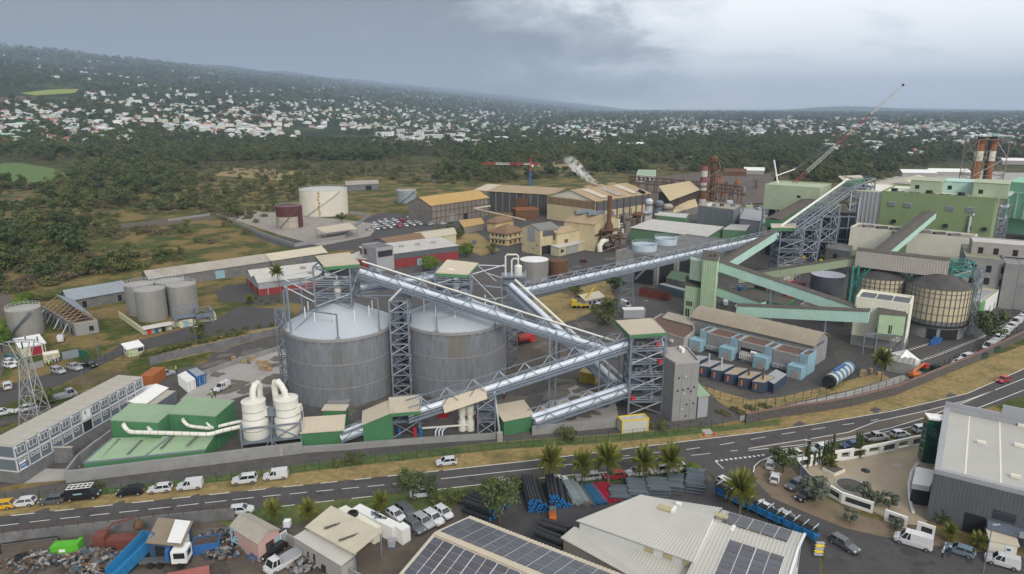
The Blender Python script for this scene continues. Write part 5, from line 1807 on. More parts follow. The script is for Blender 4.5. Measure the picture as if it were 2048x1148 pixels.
for f,lab in((.33,'lattice trestle under the lower third of the steep conveyor'),(.62,'lattice trestle under the upper half of the steep conveyor')):
 a,c=AT(1572,470,258),AT(1706,372,308)
 q=a.lerp(c,f)
 t=thing('conveyor_trestle',lab,'trestle',(q.x,q.y,0),'trestles under the steep conveyor')
 lattice(t,[(q.x-3.4,q.y-2),(q.x+3.4,q.y-2),(q.x+3.4,q.y+2),(q.x-3.4,q.y+2)],0,q.z-.4,5,.5,wb=.3)
q=AT(1668,500,292)
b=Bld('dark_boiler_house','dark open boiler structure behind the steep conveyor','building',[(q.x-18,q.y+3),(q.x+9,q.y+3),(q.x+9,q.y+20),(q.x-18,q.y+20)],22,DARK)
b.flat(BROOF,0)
for k in range(7):
 b.on(0,1+3.8*k,1.5+3.8*k,0,21,STEEL,'column',.4)
for z in(5,10,15,20):
 b.on(0,.1,26.9,z,z+.5,STEEL,'girder',.5)
b.on(0,15,24,1,8,CONCD,'concrete_wall',.6)
b=up_block('concrete_annex','grey concrete annex with dark doorway below the tall tower','building',[(1652,497),(1700,505),(1706,490),(1660,485)],9.5,CONCD)
b.flat(CONCD,.4)
b.on(0,3.4,5.0,4,8,DARK,'doorway')
cx,cyy=axisx(1562,318,20),318
t=thing('crawler_crane','tall red and white lattice boom crane over the plant','crane',(cx,cyy,0))
part('crane_body',MB().box((cx,cyy,2.2),(5,8,3)).box((cx-2.6,cyy,.7),(1.2,8.5,1.4)).box((cx+2.6,cyy,.7),(1.2,8.5,1.4)),REDB,t)
tip,root=AT(1806,170,330),AT(1560,392,318)
CRR=mat('crane red',(.26,.07,.06),.7)
def boom(p,q,w0,w1,n,m,name):
 d=q-p
 s_=Vector((0,1,0))
 v_=d.normalized().cross(s_)
 mb=MB()
 def c(k,i,j):
  w_=w0+(w1-w0)*k/n
  return p+d*k/n+s_*(i*w_/2)+v_*(j*w_/2)
 for i in(-1,1):
  for j in(-1,1):
   mb.beam(c(0,i,j),c(n,i,j),.1)
 for k in range(n):
  for i in(-1,1):
   mb.beam(c(k,i,-1),c(k+1,i,1),.05)
   mb.beam(c(k,-1,i),c(k+1,1,i),.05)
 part(name,mb,m,t)
for f0,f1,m in((0,.22,CRR),(.22,.46,GREYR),(.46,.74,CRR),(.74,1,GREYR)):
 boom(root.lerp(tip,f0),root.lerp(tip,f1),1.45-1.0*f0,1.45-1.0*f1,int((f1-f0)*36)+2,m,'boom_section')
part('boom_head',MB().box(tip,(.8,.8,1.0)),DARK,t)
part('mast',MB().tube((cx,cyy,3),(cx,cyy,root.z),.55,10),STEEL_L,t,True)
strut('back_mast',root,AT(1548,320,322),.5,WHITEP,t)
strut('counter_jib',root,AT(1543,400,316),.5,WHITEP,t)
strut('strut_arm',AT(1551,352,320),AT(1590,338,320),.4,WHITEP,t)
for k in range(2):
 strut('stay_rope',AT(1590,338,320),root.lerp(tip,.5+.4*k),.08,STEEL,t)
q=AT(1557,320,345)
solo('black_flue',MB().cyl((q.x,q.y),1.1,0,q.z,14),DARK,'thin black flue behind the crane mast','chimney',(q.x,q.y,0))
# -------------- closed green galleries
GGL='closed belt galleries of the coal side'
gallery('mint gallery falling from the green tower top toward the cream building',AT(1437,540,214),AT(1712,634,187),3.0,3.1,MINT,BROOF,GGL,legs=(.42,))
gallery('short mint gallery falling from the green tower waist',AT(1437,590,214),AT(1526,622,201),2.6,2.9,MINT,BROOF,GGL)
gallery('nearly level mint gallery ending in the lime green box',AT(1474,630,198),AT(1737,643,179),3.0,3.2,MINT,BROOF,GGL,legs=(.18,.7))
gallery('pale sage gallery rising toward the grey bridge above the domed silos',AT(1478,565,228),AT(1713,529,212),2.6,2.6,SAGE,BROOF,GGL)
gallery('mint gallery rising from the green tower behind the long conveyor',AT(1440,545,222),AT(1545,478,256),3.2,3.2,MINT,BROOF,GGL)
gallery('dark roofed gallery climbing to the sage bunker house',AT(1545,455,268),AT(1634,404,308),6.0,3.2,GREENC,BROOF,GGL,pitch=1.2)
gallery('brown roofed gallery rising into the green power hall',AT(1757,520,222),AT(1858,436,281),4.6,2.6,MINT,BROOF,GGL,pitch=1.0)
gallery('level grey ribbed bridge over the two domed silos',AT(1711,530,211),AT(1894,553,197),4.2,5.2,mat('grey beige sheet',(.42,.385,.35),.75,0,.06,.4),BROOF,GGL,pitch=.7,name='conveyor_bridge')
P=rect3((1383,634),(1432,642),(1444,630))
P=[flat2(p)for p in(G(1397,640),G(1425,646),G(1425,646)+Vector((3.2,8.5,0)),G(1397,640)+Vector((2.4,8.8,0)))]
b=Bld('green_transfer_tower','tall lime green sheeted tower where the mint galleries meet','tower',P,20.3,LIME)
for i in(0,1):
 cladding(b,i,LIME,.7,.07,0,20.2)
b.mono(BROOF,20.3,21.2,over=.3)
for k in(.3,.7):
 p=P[0].lerp(P[2],.3).lerp(P[1].lerp(P[2],.5),k)
 part('roof_fan',MB().cyl((p.x,p.y),.5,20.5,21.5,10),BROOF,b.t,True)
ua=(P[1]-P[0]).normalized()
va=(P[3]-P[0]).normalized()
q=P[0]-ua*5.2+va*1.5
c2=Bld('green_tower_annex','lime green lean-to with black doorway against the tall green tower','building',[q-ua*.2,P[0]+va*1.5-ua*.04,P[0]+va*7-ua*.04,q+va*5.5-ua*.2],10.5,LIME)
cladding(c2,0,LIME,.7,.07)
c2.mono(BROOF,10.5,12.2,over=.2)
c2.on(0,.6,3.0,3.6,5.2,DARK,'louvre')
c2.on(0,.5,2.2,.05,2.6,DARK,'doorway')
b2=MB().prism([q+va*.4+ua*1.0,P[0]+va*.9,P[0]+va*5,q+va*4.6+ua*1.0],12.4,19.0)
part('hanging_hood',b2,mat('pale worn green',(.36,.48,.36),.75),c2.t)
P=rect3((1712,597),(1821,612),(1846,598),13.7)
b=Bld('cream_crusher_house','tall cream sheeted building behind the lime green box','building',P,13.7,CREAMW)
cladding(b,0,CREAMW,.7,.06,3.0,13.6)
cladding(b,1,CREAMW,.7,.06,3.0,13.6)
b.flat(CREAMW,.6,CREAMW,.35)
uc,vc=(P[1]-P[0]),(P[3]-P[0])
for k in range(3):
 p=P[0]+uc*(.05+.31*k)+vc*.12
 part('roof_panel',MB().prism([p,p+uc*.28,p+uc*.28+vc*.7,p+vc*.7],13.77,13.95),GREYD,b.t)
b.on(0,.05,b.length(0)-.05,0,3.0,CONC,'concrete_base',.15)
b.on(1,.05,b.length(1)-.05,0,3.0,CONC,'concrete_base',.15)
part('downpipe',MB().tube(P[1]-uc*.05+Vector((0,-.4,0)),P[1]-uc*.05+Vector((0,-.4,11.5)),.2,8),GREYD,b.t,True)
b.on(1,2.5,4.2,.1,2.9,GREENF,'door',.22)
p=G(1737,700)
P=[Vector((p.x,178.5,0)),Vector((p.x+6.0,176.5,0)),Vector((p.x+8.3,181.6,0)),Vector((p.x+2.3,183.6,0))]
b=Bld('lime_drive_house','lime green box on dark legs at the end of the level mint gallery','building',P,11.6,LIME,6.0)
cladding(b,0,LIME,.5,.06)
cladding(b,1,LIME,.5,.06)
b.mono(BROOF,11.7,12.1,over=.25)
b.on(0,2.6,3.4,6.2,8.6,DARK,'doorway')
b.on(1,1.6,3.6,8.3,9.9,GREYD,'louvre')
for q in P:
 strut('leg',(q.x,q.y,0),(q.x,q.y,6.0),.35,STEEL,b.t)
for i in range(4):
 a,c=P[i],P[(i+1)%4]
 strut('brace',(a.x,a.y,.2),(c.x,c.y,5.8),.2,STEEL,b.t)
 strut('girt',(a.x,a.y,5.7),(c.x,c.y,5.7),.3,STEEL,b.t)
strut('outrigger',P[0]+Vector((-3.6,-.5,0)),P[0]+Vector((-3.6,-.5,6)),.3,STEEL,b.t)
strut('outrigger',P[0]+Vector((-3.6,-.5,5.9)),P[0]+Zv(5.9),.3,STEEL,b.t)
solo('warning_board',MB().box((P[0].x+2.6,P[0].y-2.2,1.6),(1.5,.08,1.1)).beam((P[0].x+2.6,P[0].y-2.15,0),(P[0].x+2.6,P[0].y-2.15,1.0),.1),WHITEP,'blank white board below the lime green box','sign',(P[0].x+2.6,P[0].y-2.2,0))
SILODOOR=MB().box((0,0,0),(.2,2.4,3.0)).mesh('doorway')
SILODOOR.materials.append(DARK)
for px,row,lab in((1757,562,'yellow ribbed silo with dark dome half hidden by the cream building'),(1873,583,'yellow ribbed silo with dark dome next to the concrete shell building')):
 f=G(px,row,14.95)
 R_=8.7
 y=f.y+R_
 c=Vector((axisx(px,y,10),y,0))
 t=thing('ribbed_silo',lab,'silo',c,'yellow ribbed silos with dark domes')
 part('shell',MB().lathe(c,[(R_,5.6),(R_,14.95)],56),mat('yellow silo panel',(.55,.475,.32),.75,0,.1,.4,streak=.2,dirt=.35,dirtcol=(.3,.24,.14),dscale=.4),t,True)
 part('lower_shell',MB().lathe(c,[(R_-.1,3.8),(R_-.02,3.8),(R_-.02,5.58)],56),CONCD,t,True)
 part('base_wall',MB().lathe(c,[(R_-.5,0),(R_-.5,3.78)],56),CONC,t,True)
 part('dome',MB().lathe(c,[(R_+.15,14.96),(R_*.8,16.2),(R_*.5,17.7),(R_*.2,18.8),(.1,19.0)],56),mat('dusty dark dome',(.075,.07,.068),.9,0,.25,.4,dirt=.4,dirtcol=(.14,.125,.11),dscale=.2),t,True)
 for k in range(40):
  a=2*pi*k/40
  x,yy=c.x+(R_+.12)*cos(a),c.y+(R_+.12)*sin(a)
  strut('rib',(x,yy,4.2),(x,yy,14.9),.15,GREYD,t)
 for z in(7.6,10.0,12.4,13.8):
  part('hoop',MB().lathe((c.x,c.y,z),[(R_+.002,-.09),(R_+.1,-.09),(R_+.1,.09),(R_+.002,.09)],56,False),GREYD,t)
 part('ring_beam',MB().lathe((c.x,c.y,3.8),[(R_+.3,0),(R_+.3,.5),(R_,.5)],56,False),DARK,t)
 for a in(238,262,280):
  a=radians(a)
  piece('doorway',SILODOOR,t,(c.x+(R_-.45)*cos(a),c.y+(R_-.45)*sin(a),1.6),a)
 sx=c.x+R_*.78
 if px>1800:
  st=thing('silo_stair_tower','thin teal and grey stair mast on the side of the domed silo','stair tower',(sx+2,c.y-3,0))
  lattice(st,[(sx+1.2,c.y-4.5),(sx+3,c.y-4.5),(sx+3,c.y-2.7),(sx+1.2,c.y-2.7)],0,20.5,8,.2,wb=.12)
  tf=thing('teal_platform','teal steel platform at the end of the grey bridge','platform',AT(1905,545,197))
  e0=AT(1896,552,197)
  lattice(tf,[(e0.x+.2,e0.y-1),(e0.x+5.8,e0.y-2),(e0.x+6.4,e0.y+2.2),(e0.x+.8,e0.y+3)],e0.z,e0.z+4.6,2,.3,S=TEAL,floors=(e0.z,))
q=AT(1698,600,207)
t=thing('teal_trestle','teal steel legs carrying the grey bridge beside the dark tank','trestle',(q.x,q.y,0))
for k,dx in((0,0),(1,2.2)):
 strut('leg',(q.x+dx,q.y+k,0),(q.x+dx,q.y+k,18.4),.5,TEAL,t)
strut('brace',(q.x,q.y,12),(q.x+6,q.y,18.2),.3,TEAL,t)
strut('brace',(q.x+2.2,q.y+1,9),(q.x+2.2,q.y-3,18.0),.3,TEAL,t)
q=AT(1816,600,202)
t=thing('teal_trestle','teal steel legs carrying the grey bridge between the two domed silos','trestle',(q.x,q.y,0))
for k in(-.8,.8):
 strut('leg',(q.x+k,q.y,0),(q.x+k,q.y,18.0),.45,TEAL,t)
tank('dark grey tank with pale lid beside the sage gallery',(1651,593),5.8,6.8,mat('slate tank',(.085,.095,.11),.6),mat('pale lid',(.42,.44,.5),.5),3,.1,rail=False,name='dark_tank',ladder=False)
tank('small open yellow tank below the tall lattice tower',(1655,531),3.4,3.8,YELL,GREYR,2,.1,rail=False,name='yellow_tank',ladder=False)
tank('small open yellow tank beside the sage gallery end',(1699,532),2.8,3.0,YELL,GREYR,2,.1,rail=False,name='yellow_tank',ladder=False)
b=up_block('green_low_shed','dark green low shed between the mint galleries','shed',[(1478,590),(1573,612),(1590,600),(1495,575)],3.6,GREENC)
b.flat(BROOF,.3,GREENC)
b=up_block('rust_roof_sheds','low dirty concrete sheds below the mint galleries','shed',[(1600,610),(1690,628),(1706,602),(1640,590)],4.0,CONCD)
b.flat(BROOF,.3,CONCL)
P=rect((1925,653),(1963,664),5,0)
b=up_block('green_workshop','green and white workshop with cream roof beside the parked vans','workshop',[(1931,598),(1962,606),(1998,580),(1966,574)],6.2,WHITEP)
b.flat(CREAM,.25,GREENR)
b.on(0,.05,b.length(0)-.05,3.0,6.1,mat('leaf green sheet',(.15,.32,.13),.6),'green_band',.1)
b.on(0,.3,b.length(0)-.8,.6,2.9,DARK,'opening',.05)
b.on(1,.1,5.5,.1,6.1,MATS['leaf green sheet'],'green_panel',.12)
for k in range(3):
 b.on(1,7+6*k,8.6+6*k,.1,2.6,GREYW,'door')
p=(b.pts[0]+b.pts[2])/2
part('roof_patch',MB().prism([p+(q-p)*.6 for q in b.pts],6.27,6.33),GREYW,b.t)
P=rect((1384,633),(1628,690),9.5,6.4)
b=Bld('barrel_roofed_hall','concrete hall with dusty curved barrel roof','hall',P,6.2,CONC)
u_,v_=(P[1]-P[0]).normalized(),(P[3]-P[0]).normalized()
Lb,Wb=b.length(0),(P[3]-P[0]).length
rb=MB()
NS=14
for i in range(NS):
 y0,y1=-.5+(Wb+1)*i/NS,-.5+(Wb+1)*(i+1)/NS
 z0,z1=(6.25+2.4*sin(pi*(i+.0)/NS),6.25+2.4*sin(pi*(i+1)/NS))
 a0,a1=P[0]-u_*.5+v_*y0,P[0]-u_*.5+v_*y1
 c0,c1=P[1]+u_*.5+v_*y0,P[1]+u_*.5+v_*y1
 rb.slab([(a0.x,a0.y,z0),(c0.x,c0.y,z0),(c1.x,c1.y,z1),(a1.x,a1.y,z1)],.15)
part('barrel_roof',rb,mat('dusty barrel sheet',(.33,.28,.21),.85,0,.12,.3,dirt=.4,dirtcol=(.24,.19,.14),dscale=.15),b.t,False)
for k in range(1,9):
 sb=MB()
 q=P[0]+(P[1]-P[0])*k/9
 for i in range(NS):
  y0,y1=-.5+(Wb+1)*i/NS,-.5+(Wb+1)*(i+1)/NS
  sb.beam(q+v_*y0+Vector((0,0,6.3+2.4*sin(pi*i/NS))),q+v_*y1+Vector((0,0,6.3+2.4*sin(pi*(i+1)/NS))),.18,.08)
 part('roof_seam',sb,FIBRO,b.t)
eb=MB()
for x in(P[0]+u_*.02,P[1]-u_*.02):
 pts=[x+v_*(Wb*i/NS)+Vector((0,0,6.15+2.35*sin(pi*i/NS)))for i in range(NS+1)]
 eb.poly(pts)
part('end_wall',eb,CONC,b.t)
b.on(1,2.0,7.0,5.4,6.1,GREYD,'clerestory',.05)
q0,q1=flat2(G(1396,695)),flat2(G(1606,752))
ua=(q1-q0).normalized()
va=Vector((-ua.y,ua.x,0))
LA=(q1-q0).length
BRR=mat('reddish gravel roof',(.14,.085,.07),1,0,.15,.6)
def annex(label,f0,f1,fwd,dep,h,m,roofm=BRR,name='substation_bay'):
 p=q0+ua*(LA*f0)-va*fwd
 r=q0+ua*(LA*f1)-va*fwd
 x=Bld(name,label,'substation bay',[p,r,r+va*dep,p+va*dep],h,m,group='bays along the barrel roofed hall')
 x.flat(roofm,.35,CONCL if m is CONC else m,.2)
 return x
for i,(f0,f1)in enumerate(((.085,.315),(.72,.945))):
 x=annex('plain concrete bay, %s'%('nearer the steel tower' if i==0 else 'nearer the blue striped tank'),f0,f1,0,5.8,4.8,CONC)
 cp=MB()
 Lx=x.length(0)
 tt=thing('cooling_unit','bank of outdoor coolers on a frame by the concrete bay, %s'%('nearer the steel tower' if i==0 else 'nearer the blue striped tank'),'cooler',q0+ua*LA*(f0+.08)-va*1.3,'outdoor coolers at the substation')
 for k in range(4):
  c=q0+ua*(LA*f0+1.2+1.1*k)-va*1.2
  part('fan_box',MB().box(c+Zv(1.4),(.95,.7,1.0),atan2(ua.y,ua.x)),GREYW,tt)
 part('stand',MB().beam(q0+ua*(LA*f0+.6)-va*1.2+Zv(.8),q0+ua*(LA*f0+5.2)-va*1.2+Zv(.8),.12).beam(q0+ua*(LA*f0+.7)-va*1.2,q0+ua*(LA*f0+.7)-va*1.2+Zv(.8),.1).beam(q0+ua*(LA*f0+5.1)-va*1.2,q0+ua*(LA*f0+5.1)-va*1.2+Zv(.8),.1),STEEL,tt)
x=annex('concrete bay with a dark opening and white transformer inside',.40,.64,0,5.8,4.9,CONC)
x.on(0,.8,x.length(0)-.5,.05,3.5,DARK,'opening',.02)
tp=q0+ua*LA*.52-va*1.0
tr=thing('transformer','white finned transformer in front of the dark substation opening','transformer',tp)
part('tank_body',MB().box(tp+Zv(1.7),(4.6,1.6,1.8),atan2(ua.y,ua.x)),CONCL,tr)
for k in range(9):
 part('fin',MB().box(tp+ua*(-2.0+.5*k)-va*.95+Zv(1.7),(.12,.4,1.5),atan2(ua.y,ua.x)),WHITEP,tr)
part('conservator',MB().tube(tp+ua*.6+Zv(3.1),tp+ua*2.2+Zv(3.1),.4,10),WHITEP,tr,True)
part('plinth',MB().box(tp+Zv(.4),(4,1.2,.78),atan2(ua.y,ua.x)),CONC,tr)
for i,(f0,f1,fw,h,where)in enumerate(((.01,.08,0,5.0,'nearest the brown roofed building'),(.32,.395,0,5.0,'left of the transformer opening'),(.645,.715,0,5.0,'right of the transformer opening'),(.95,1.02,-.5,5.2,'nearest the blue striped tank'))):
 x=annex('tall sky blue door bay '+where,f0,f1,fw,5,h,SKYB)
 x.on(0,x.length(0)*.3,x.length(0)*.62,2.4,4.4,GREYW,'door')
 x2=annex('low sky blue entrance house '+where,f0-.045,f1-.03+.035,3.4,3.2,2.9,SKYB,SKYB,'substation_entrance')
 for k in range(2):
  x2.on(0,x2.length(0)*.34+k*1.02,x2.length(0)*.34+k*1.02+.95,.05,2.1,CONCL,'door',.08)
b=up_block('brown_roofed_building','low white walled building with brown flat roof behind the steel tower','building',[(1331,668),(1368,680),(1389,664),(1384,645),(1322,630),(1305,640)],3.8,CONCL)
b.flat(BRR,.5,CONCL,.25)
b.on(0,2,2.9,2.2,2.8,WHITEP,'air_conditioner',.5)
bb=rect3((1326,633),(1384,648),(1322,626),4.6)
lr=Bld('lean_to_roof','pale sheet lean-to roof along the brown roofed building','lean-to',bb,3.9,CONCL)
lr.mono(FIBRO,4.3,5.4,over=.2,pitch=.7)
def genset(px,label,lid,stack_):
 p=G(*px)
 d=Vector((1,.98,0)).normalized()
 s_=Vector((d.y,-d.x,0))
 t=thing('generator_set',label,'generator',p,'containerised generators beside the substation')
 P=[p,p+s_*0+Vector((2.5,-.9,0)),p+Vector((2.5,-.9,0))+d*5.6,p+d*5.6]
 part('housing',MB().prism(P,.15,2.75),mat('navy container paint',(.045,.065,.10),.6,0,.15,.5),t)
 part('skid',MB().prism([p_+Vector((.05,.05,0))for p_ in P],0,.148),DARK,t)
 c=sum(P,Vector())/4
 part('top',MB().prism([c+(q-c)*.86 for q in P],2.753,2.85),lid,t)
 part('top_frame',MB().beam(P[0]+Zv(2.83),P[1]+Zv(2.83),.14).beam(P[1]+Zv(2.83),P[2]+Zv(2.83),.14).beam(P[2]+Zv(2.83),P[3]+Zv(2.83),.14).beam(P[3]+Zv(2.83),P[0]+Zv(2.83),.14),GREYW,t)
 f=P[0].lerp(P[1],.3)
 part('warning_strip',MB().box((f.x,f.y-.06,1.5),(.35,.06,1.4),-.35),ORNG,t)
 if stack_ is not None:
  q=c-d*.6
  part('exhaust_stack',MB().cyl((q.x,q.y),.22,2.8,5.6,10),stack_,t,True)
LIDW,LIDT=CONCL,mat('sandy tarpaulin',(.4,.31,.2),.9)
genset((1372,742),'navy generator with grey lid partly behind the concrete block',GREYW,None)
genset((1396,752),'navy generator with a pale steel stack, nearest the concrete block',LIDW,STEEL_L)
genset((1421,760),'navy generator with pale steel stack and white lid, second from the concrete block',LIDW,STEEL_L)
genset((1448,768),'navy generator under sandy tarpaulin without a stack',LIDT,None)
genset((1475,776),'navy generator with a rusty stack beside the tarpaulin covered one',LIDT,RUST)
genset((1503,784),'navy generator with a rusty stack beside the plain grey container',LIDT,RUST)
b=Bld('plain_container','plain dark container with light grey lid at the end of the generator row','container',[G(1524,776),G(1546,788),G(1572,768),G(1550,757)],2.5,MATS['navy container paint'])
b.flat(GREYW,0)
p,q=G(1655,778),G(1696,747)
p.z=q.z=1.75
t=thing('lying_tank','lying blue and white banded tank with a dark end','tank',p)
d=q-p
for k in range(11):
 part('band',MB().tube(p+d*(k/11),p+d*((k+.985)/11),1.6+.01*(k%2),20),(DARK,mat('faded tank blue',(.06,.19,.3),.6,0,.15,.5),GREYR)[0 if k==0 else 1+k%2],t,True)
for f in(.2,.8):
 part('cradle',MB().box(p+d*f+Zv(-1.55),(3.0,.8,.4),.8),CONC,t)
part('walkway_box',MB().box(p+d*.5+Zv(1.9),(.6,6,.4),-.83),BLUEP,t)
b=Bld('concrete_cabin','small raw concrete cabin in front of the white tent','cabin',rect((1772,742),(1822,752),5.5),2.9,CONC)
b.flat(CONCL,.1,CONC)
for k in range(4):
 part('roof_beam',MB().prism([b.pts[0].lerp(b.pts[1],.1+.22*k),b.pts[0].lerp(b.pts[1],.2+.22*k),b.pts[3].lerp(b.pts[2],.2+.22*k),b.pts[3].lerp(b.pts[2],.1+.22*k)],2.97,3.12),CONC,b.t)
q=G(1815,738)
t=thing('white_tent','white peaked canopy tent behind the concrete cabin','tent',q)
P=[q+Vector((-2.6,0,0)),q+Vector((2.6,-.6,0)),q+Vector((3.2,4.4,0)),q+Vector((-2,5,0))]
ap_=sum(P,Vector())/4+Zv(4.6)
tm=MB()
for i in range(4):
 a,c=P[i]+Zv(2.7),P[(i+1)%4]+Zv(2.7)
 m1_=(a+c)/2*.5+ap_*.5-Zv(.35)
 tm.add((a,c,m1_),((0,1,2),))
 tm.add((a,m1_,ap_),((0,1,2),))
 tm.add((c,ap_,m1_),((0,1,2),))
part('tent_top',tm,WHITEP,t)
part('tent_wall',MB().quad(P[1],P[2],P[2]+Zv(2.7),P[1]+Zv(2.7)).quad(P[0],P[1],P[1]+Zv(2.7),P[0]+Zv(2.7)),WHITEP,t)
for p_ in P:
 strut('pole',p_,p_+Zv(2.7),.1,STEEL_L,t)
 # -------------- the old sugar mill
P=rect3((863,450),(977,431),(823,442))
b=Bld('mill_warehouse','dark gridded mill warehouse with bright orange dusty roof','warehouse',P,11.5,BUILDG)
b.gable(ORANR,4.0,axis=0,over=.6,pitch=2.0,gm=BUILDG)
L_=b.length(0)
for k in range(14):
 b.on(0,.2+k*(L_-.6)/13,.5+k*(L_-.6)/13,0,11.4,RUST,'column',.2)
for z in(3.6,7.4):
 b.on(0,.1,L_-.1,z,z+.3,RUST,'girder',.25)
 b.on(3,.1,b.length(3)-.1,z,z+.3,CONCD,'girder',.25)
for k in range(5):
 b.on(3,.2+k*(b.length(3)-.6)/4,.5+k*(b.length(3)-.6)/4,0,11.4,CONCD,'column',.2)
b.on(0,L_*.3,L_*.3+4,.1,5,CONC,'doorway',.22)
b.on(0,L_*.55,L_*.55+3,.1,3.5,DARK,'doorway',.2)
P=rect((975,421),(1105,430),20)
b=Bld('dark_mill_shed','dark open mill shed with rusty orange roof behind the gridded warehouse','shed',P,12.5,mat('sooty cladding',(.075,.07,.065),.95,0,.25,.3))
b.mono(TANR,13.0,15.0,over=.8)
b.on(0,22,30,0,9.5,RUST,'rusty_bin',1.5)
for k in range(8):
 b.on(0,1+5*k,1.6+5*k,0,12.4,STEEL,'column',.3)
p=P[0]-(P[1]-P[0]).normalized()*10
b2=Bld('shed_canopy','pale roofed open end bay of the dark mill shed','canopy',[p,P[0],P[3],p+(P[3]-P[0])],.1,None)
b2.mono(CREAM,13.2,15.2)
for q in b2.pts:
 strut('post',(q.x,q.y,0),(q.x,q.y,13.2),.4,STEEL,b2.t)
b=Bld('rusty_bin','rust brown open bin steaming in front of the dark mill shed','bin',rect((1032,442),(1078,440),8),6.5,RUST)
b.flat(RUST,.5,RUSTO)
t=thing('process_pipe','pale overhead pipe on posts beside the orange roofed warehouse','pipe',G(990,430))
a,c,d=AT(980,412,425),AT(948,417,405),AT(1050,440,372)
part('pipe',MB().path([a,c,c.lerp(d,.03),d],.5,8),CREAM,t,True)
for f in(.2,.5,.8):
 q=c.lerp(d,f)
 strut('post',(q.x,q.y,0),q,.3,STEEL,t)
z=14.5
P=rect3((1191,402),(1300,386),(1086,391.5),z)
b=Bld('crystal_hall','large stained ochre mill hall with broad dusty patchwork roof','mill hall',P,z,OCHRE)
ra,rb=b.gable(TANR,5.0,axis=0,over=.8,pitch=2.4,gm=CREAMW)
b.on(0,.2,b.length(0)-.2,8.0,13.5,GREYD,'open_bay',.05)
for k in range(9):
 b.on(0,1+k*(b.length(0)-3)/8,1.8+k*(b.length(0)-3)/8,0,14.4,RUST,'column',.4)
b.on(3,.3,b.length(3)-.3,9.5,13.8,mat('rust brown stained sheet',(.24,.17,.09),.9,0,.25,.4,streak=.2,dirt=.5,dirtcol=(.1,.08,.06)),'rusty_band',.1)
for k,m in((.15,CREAM),(.42,FIBRO),(.7,CREAM)):
 q0_=P[0].lerp(P[1],k)+Zv(z+.5)
 u_=(P[1]-P[0]).normalized()*6
 m0=q0_.lerp(ra.lerp(rb,k),.92)
 q1_=q0_.lerp(m0,.1)
 part('roof_panel',MB().slab([q1_+Zv(.1),q1_+u_+Zv(.1),m0+u_+Zv(.1),m0+Zv(.1)],.08),m,b.t)
for k in range(3):
 q=ra.lerp(rb,.3+.2*k)
 part('ridge_vent',MB().box((q.x,q.y,q.z+.4),(7,2,1.0),atan2((rb-ra).y,(rb-ra).x)),TANR,b.t)
P=rect3((1080,511),(1118,504),(1040,503))
b=Bld('ochre_mill_block','tall cream mill block with grey painted mural panel on its end','mill building',P,11.8,OCHRE)
b.gable(mat('grey dusty sheet',(.2,.2,.185),.85,0,.12,.3,dirt=.4,dirtcol=(.3,.25,.16)),2.0,axis=0,over=.3,pitch=1.2,gm=OCHRE)
Lg=b.length(3)
b.on(3,Lg*.32,Lg*.72,5.8,12.4,GREYW,'mural_panel',.12)
b.on(0,1.0,b.length(0)-2.0,.1,4.2,DARK,'doorway',.03)
b.on(0,1.5,b.length(0)-1.0,8.5,11.2,GREYD,'louvre',.05)
for u0,z0 in((.6,3.0),(Lg*.6,2.2),(Lg*.8,4.0)):
 b.on(3,u0,u0+.7,z0,z0+.8,RUST,'vent',.05)
P=rect3((1114,508),(1166,497),(1100,500))
b=Bld('ochre_mill_wing','lower cream mill wing with brown dusty gable roof','mill building',P,9.6,OCHRE)
b.gable(TANR,2.0,axis=0,over=.3,pitch=1.2,gm=OCHRE)
b.on(0,5,7.5,4.6,6.2,RUST,'louvre')
b.on(0,10,12.6,6.8,8.6,OCHRE,'panel',.2)
b.on(3,1,b.length(3)-1.2,6.5,9.4,GREYD,'louvre')
P=rect((1118,513),(1179,498),5)
b=Bld('green_door_garage','low cream garage with two green framed roller doors','garage',P,4.0,mat('garage cream',(.5,.45,.3),.8,0,.08,.4))
b.mono(GREYR,4.1,4.6)
for u0 in(5.4,10.4):
 b.on(0,u0,u0+3.6,.05,3.4,GREYW,'roller_door',.06,frame=GREENF)
b.on(0,1.2,3.2,1.6,2.9,GLASS,'window',frame=GREYD)
P=rect3((1188,503),(1236,488),(1143,490))
b=Bld('boiling_house','cream boiling house with tan gable roof behind the rusty stack','mill building',P,13.0,OCHRE)
b.gable(TANR,3.6,axis=1,over=.4,pitch=1.6,gm=OCHRE)
b.on(0,.1,b.length(0)-.1,7.0,8.0,RUST,'rusty_band',.08)
for k in range(2):
 q=b.pts[3].lerp(b.pts[0],.3+.4*k).lerp(b.pts[2].lerp(b.pts[1],.3+.4*k),.4)
 part('ridge_vent',MB().box((q.x,q.y,16.8),(9,2.2,1.6),.35),STEEL,b.t)
q=G(1216,500)
t=thing('rusty_stack','rusty process stack wrapped in platforms and pipework','stack',q)
part('stack_tube',MB().lathe(q,[(2.0,0),(2.0,12),(1.1,14),(1.1,26)],18),RUST,t,True)
lattice(t,[(q.x-4,q.y-4),(q.x+5,q.y-4),(q.x+5,q.y+3),(q.x-4,q.y+3)],0,10,3,.35,S=RUST,floors=(3.5,7,10))
for k in range(12):
 part('plant_unit',MB().box((q.x+random.uniform(-4,8),q.y+random.uniform(-4,2),random.uniform(1,9)),(random.uniform(1,3.4),1.8,random.uniform(1,2.6))),random.choice((RUST,GREYD,STEEL,BUILDG)),t)
part('elbow_duct',MB().path([(q.x-4.5,q.y-5,.3),(q.x-4.8,q.y-5,3),(q.x-3.4,q.y-4.4,5),(q.x-1,q.y-2,5.4)],1.3,12),CREAMW,t,True)
P=rect3((1014,492),(1046,484),(974,488))
b=Bld('hip_roofed_office','two storey yellow office with brown clay hip roof','office',P,6.2,mat('warm yellow wall',(.55,.43,.2),.8,0,.08,.4))
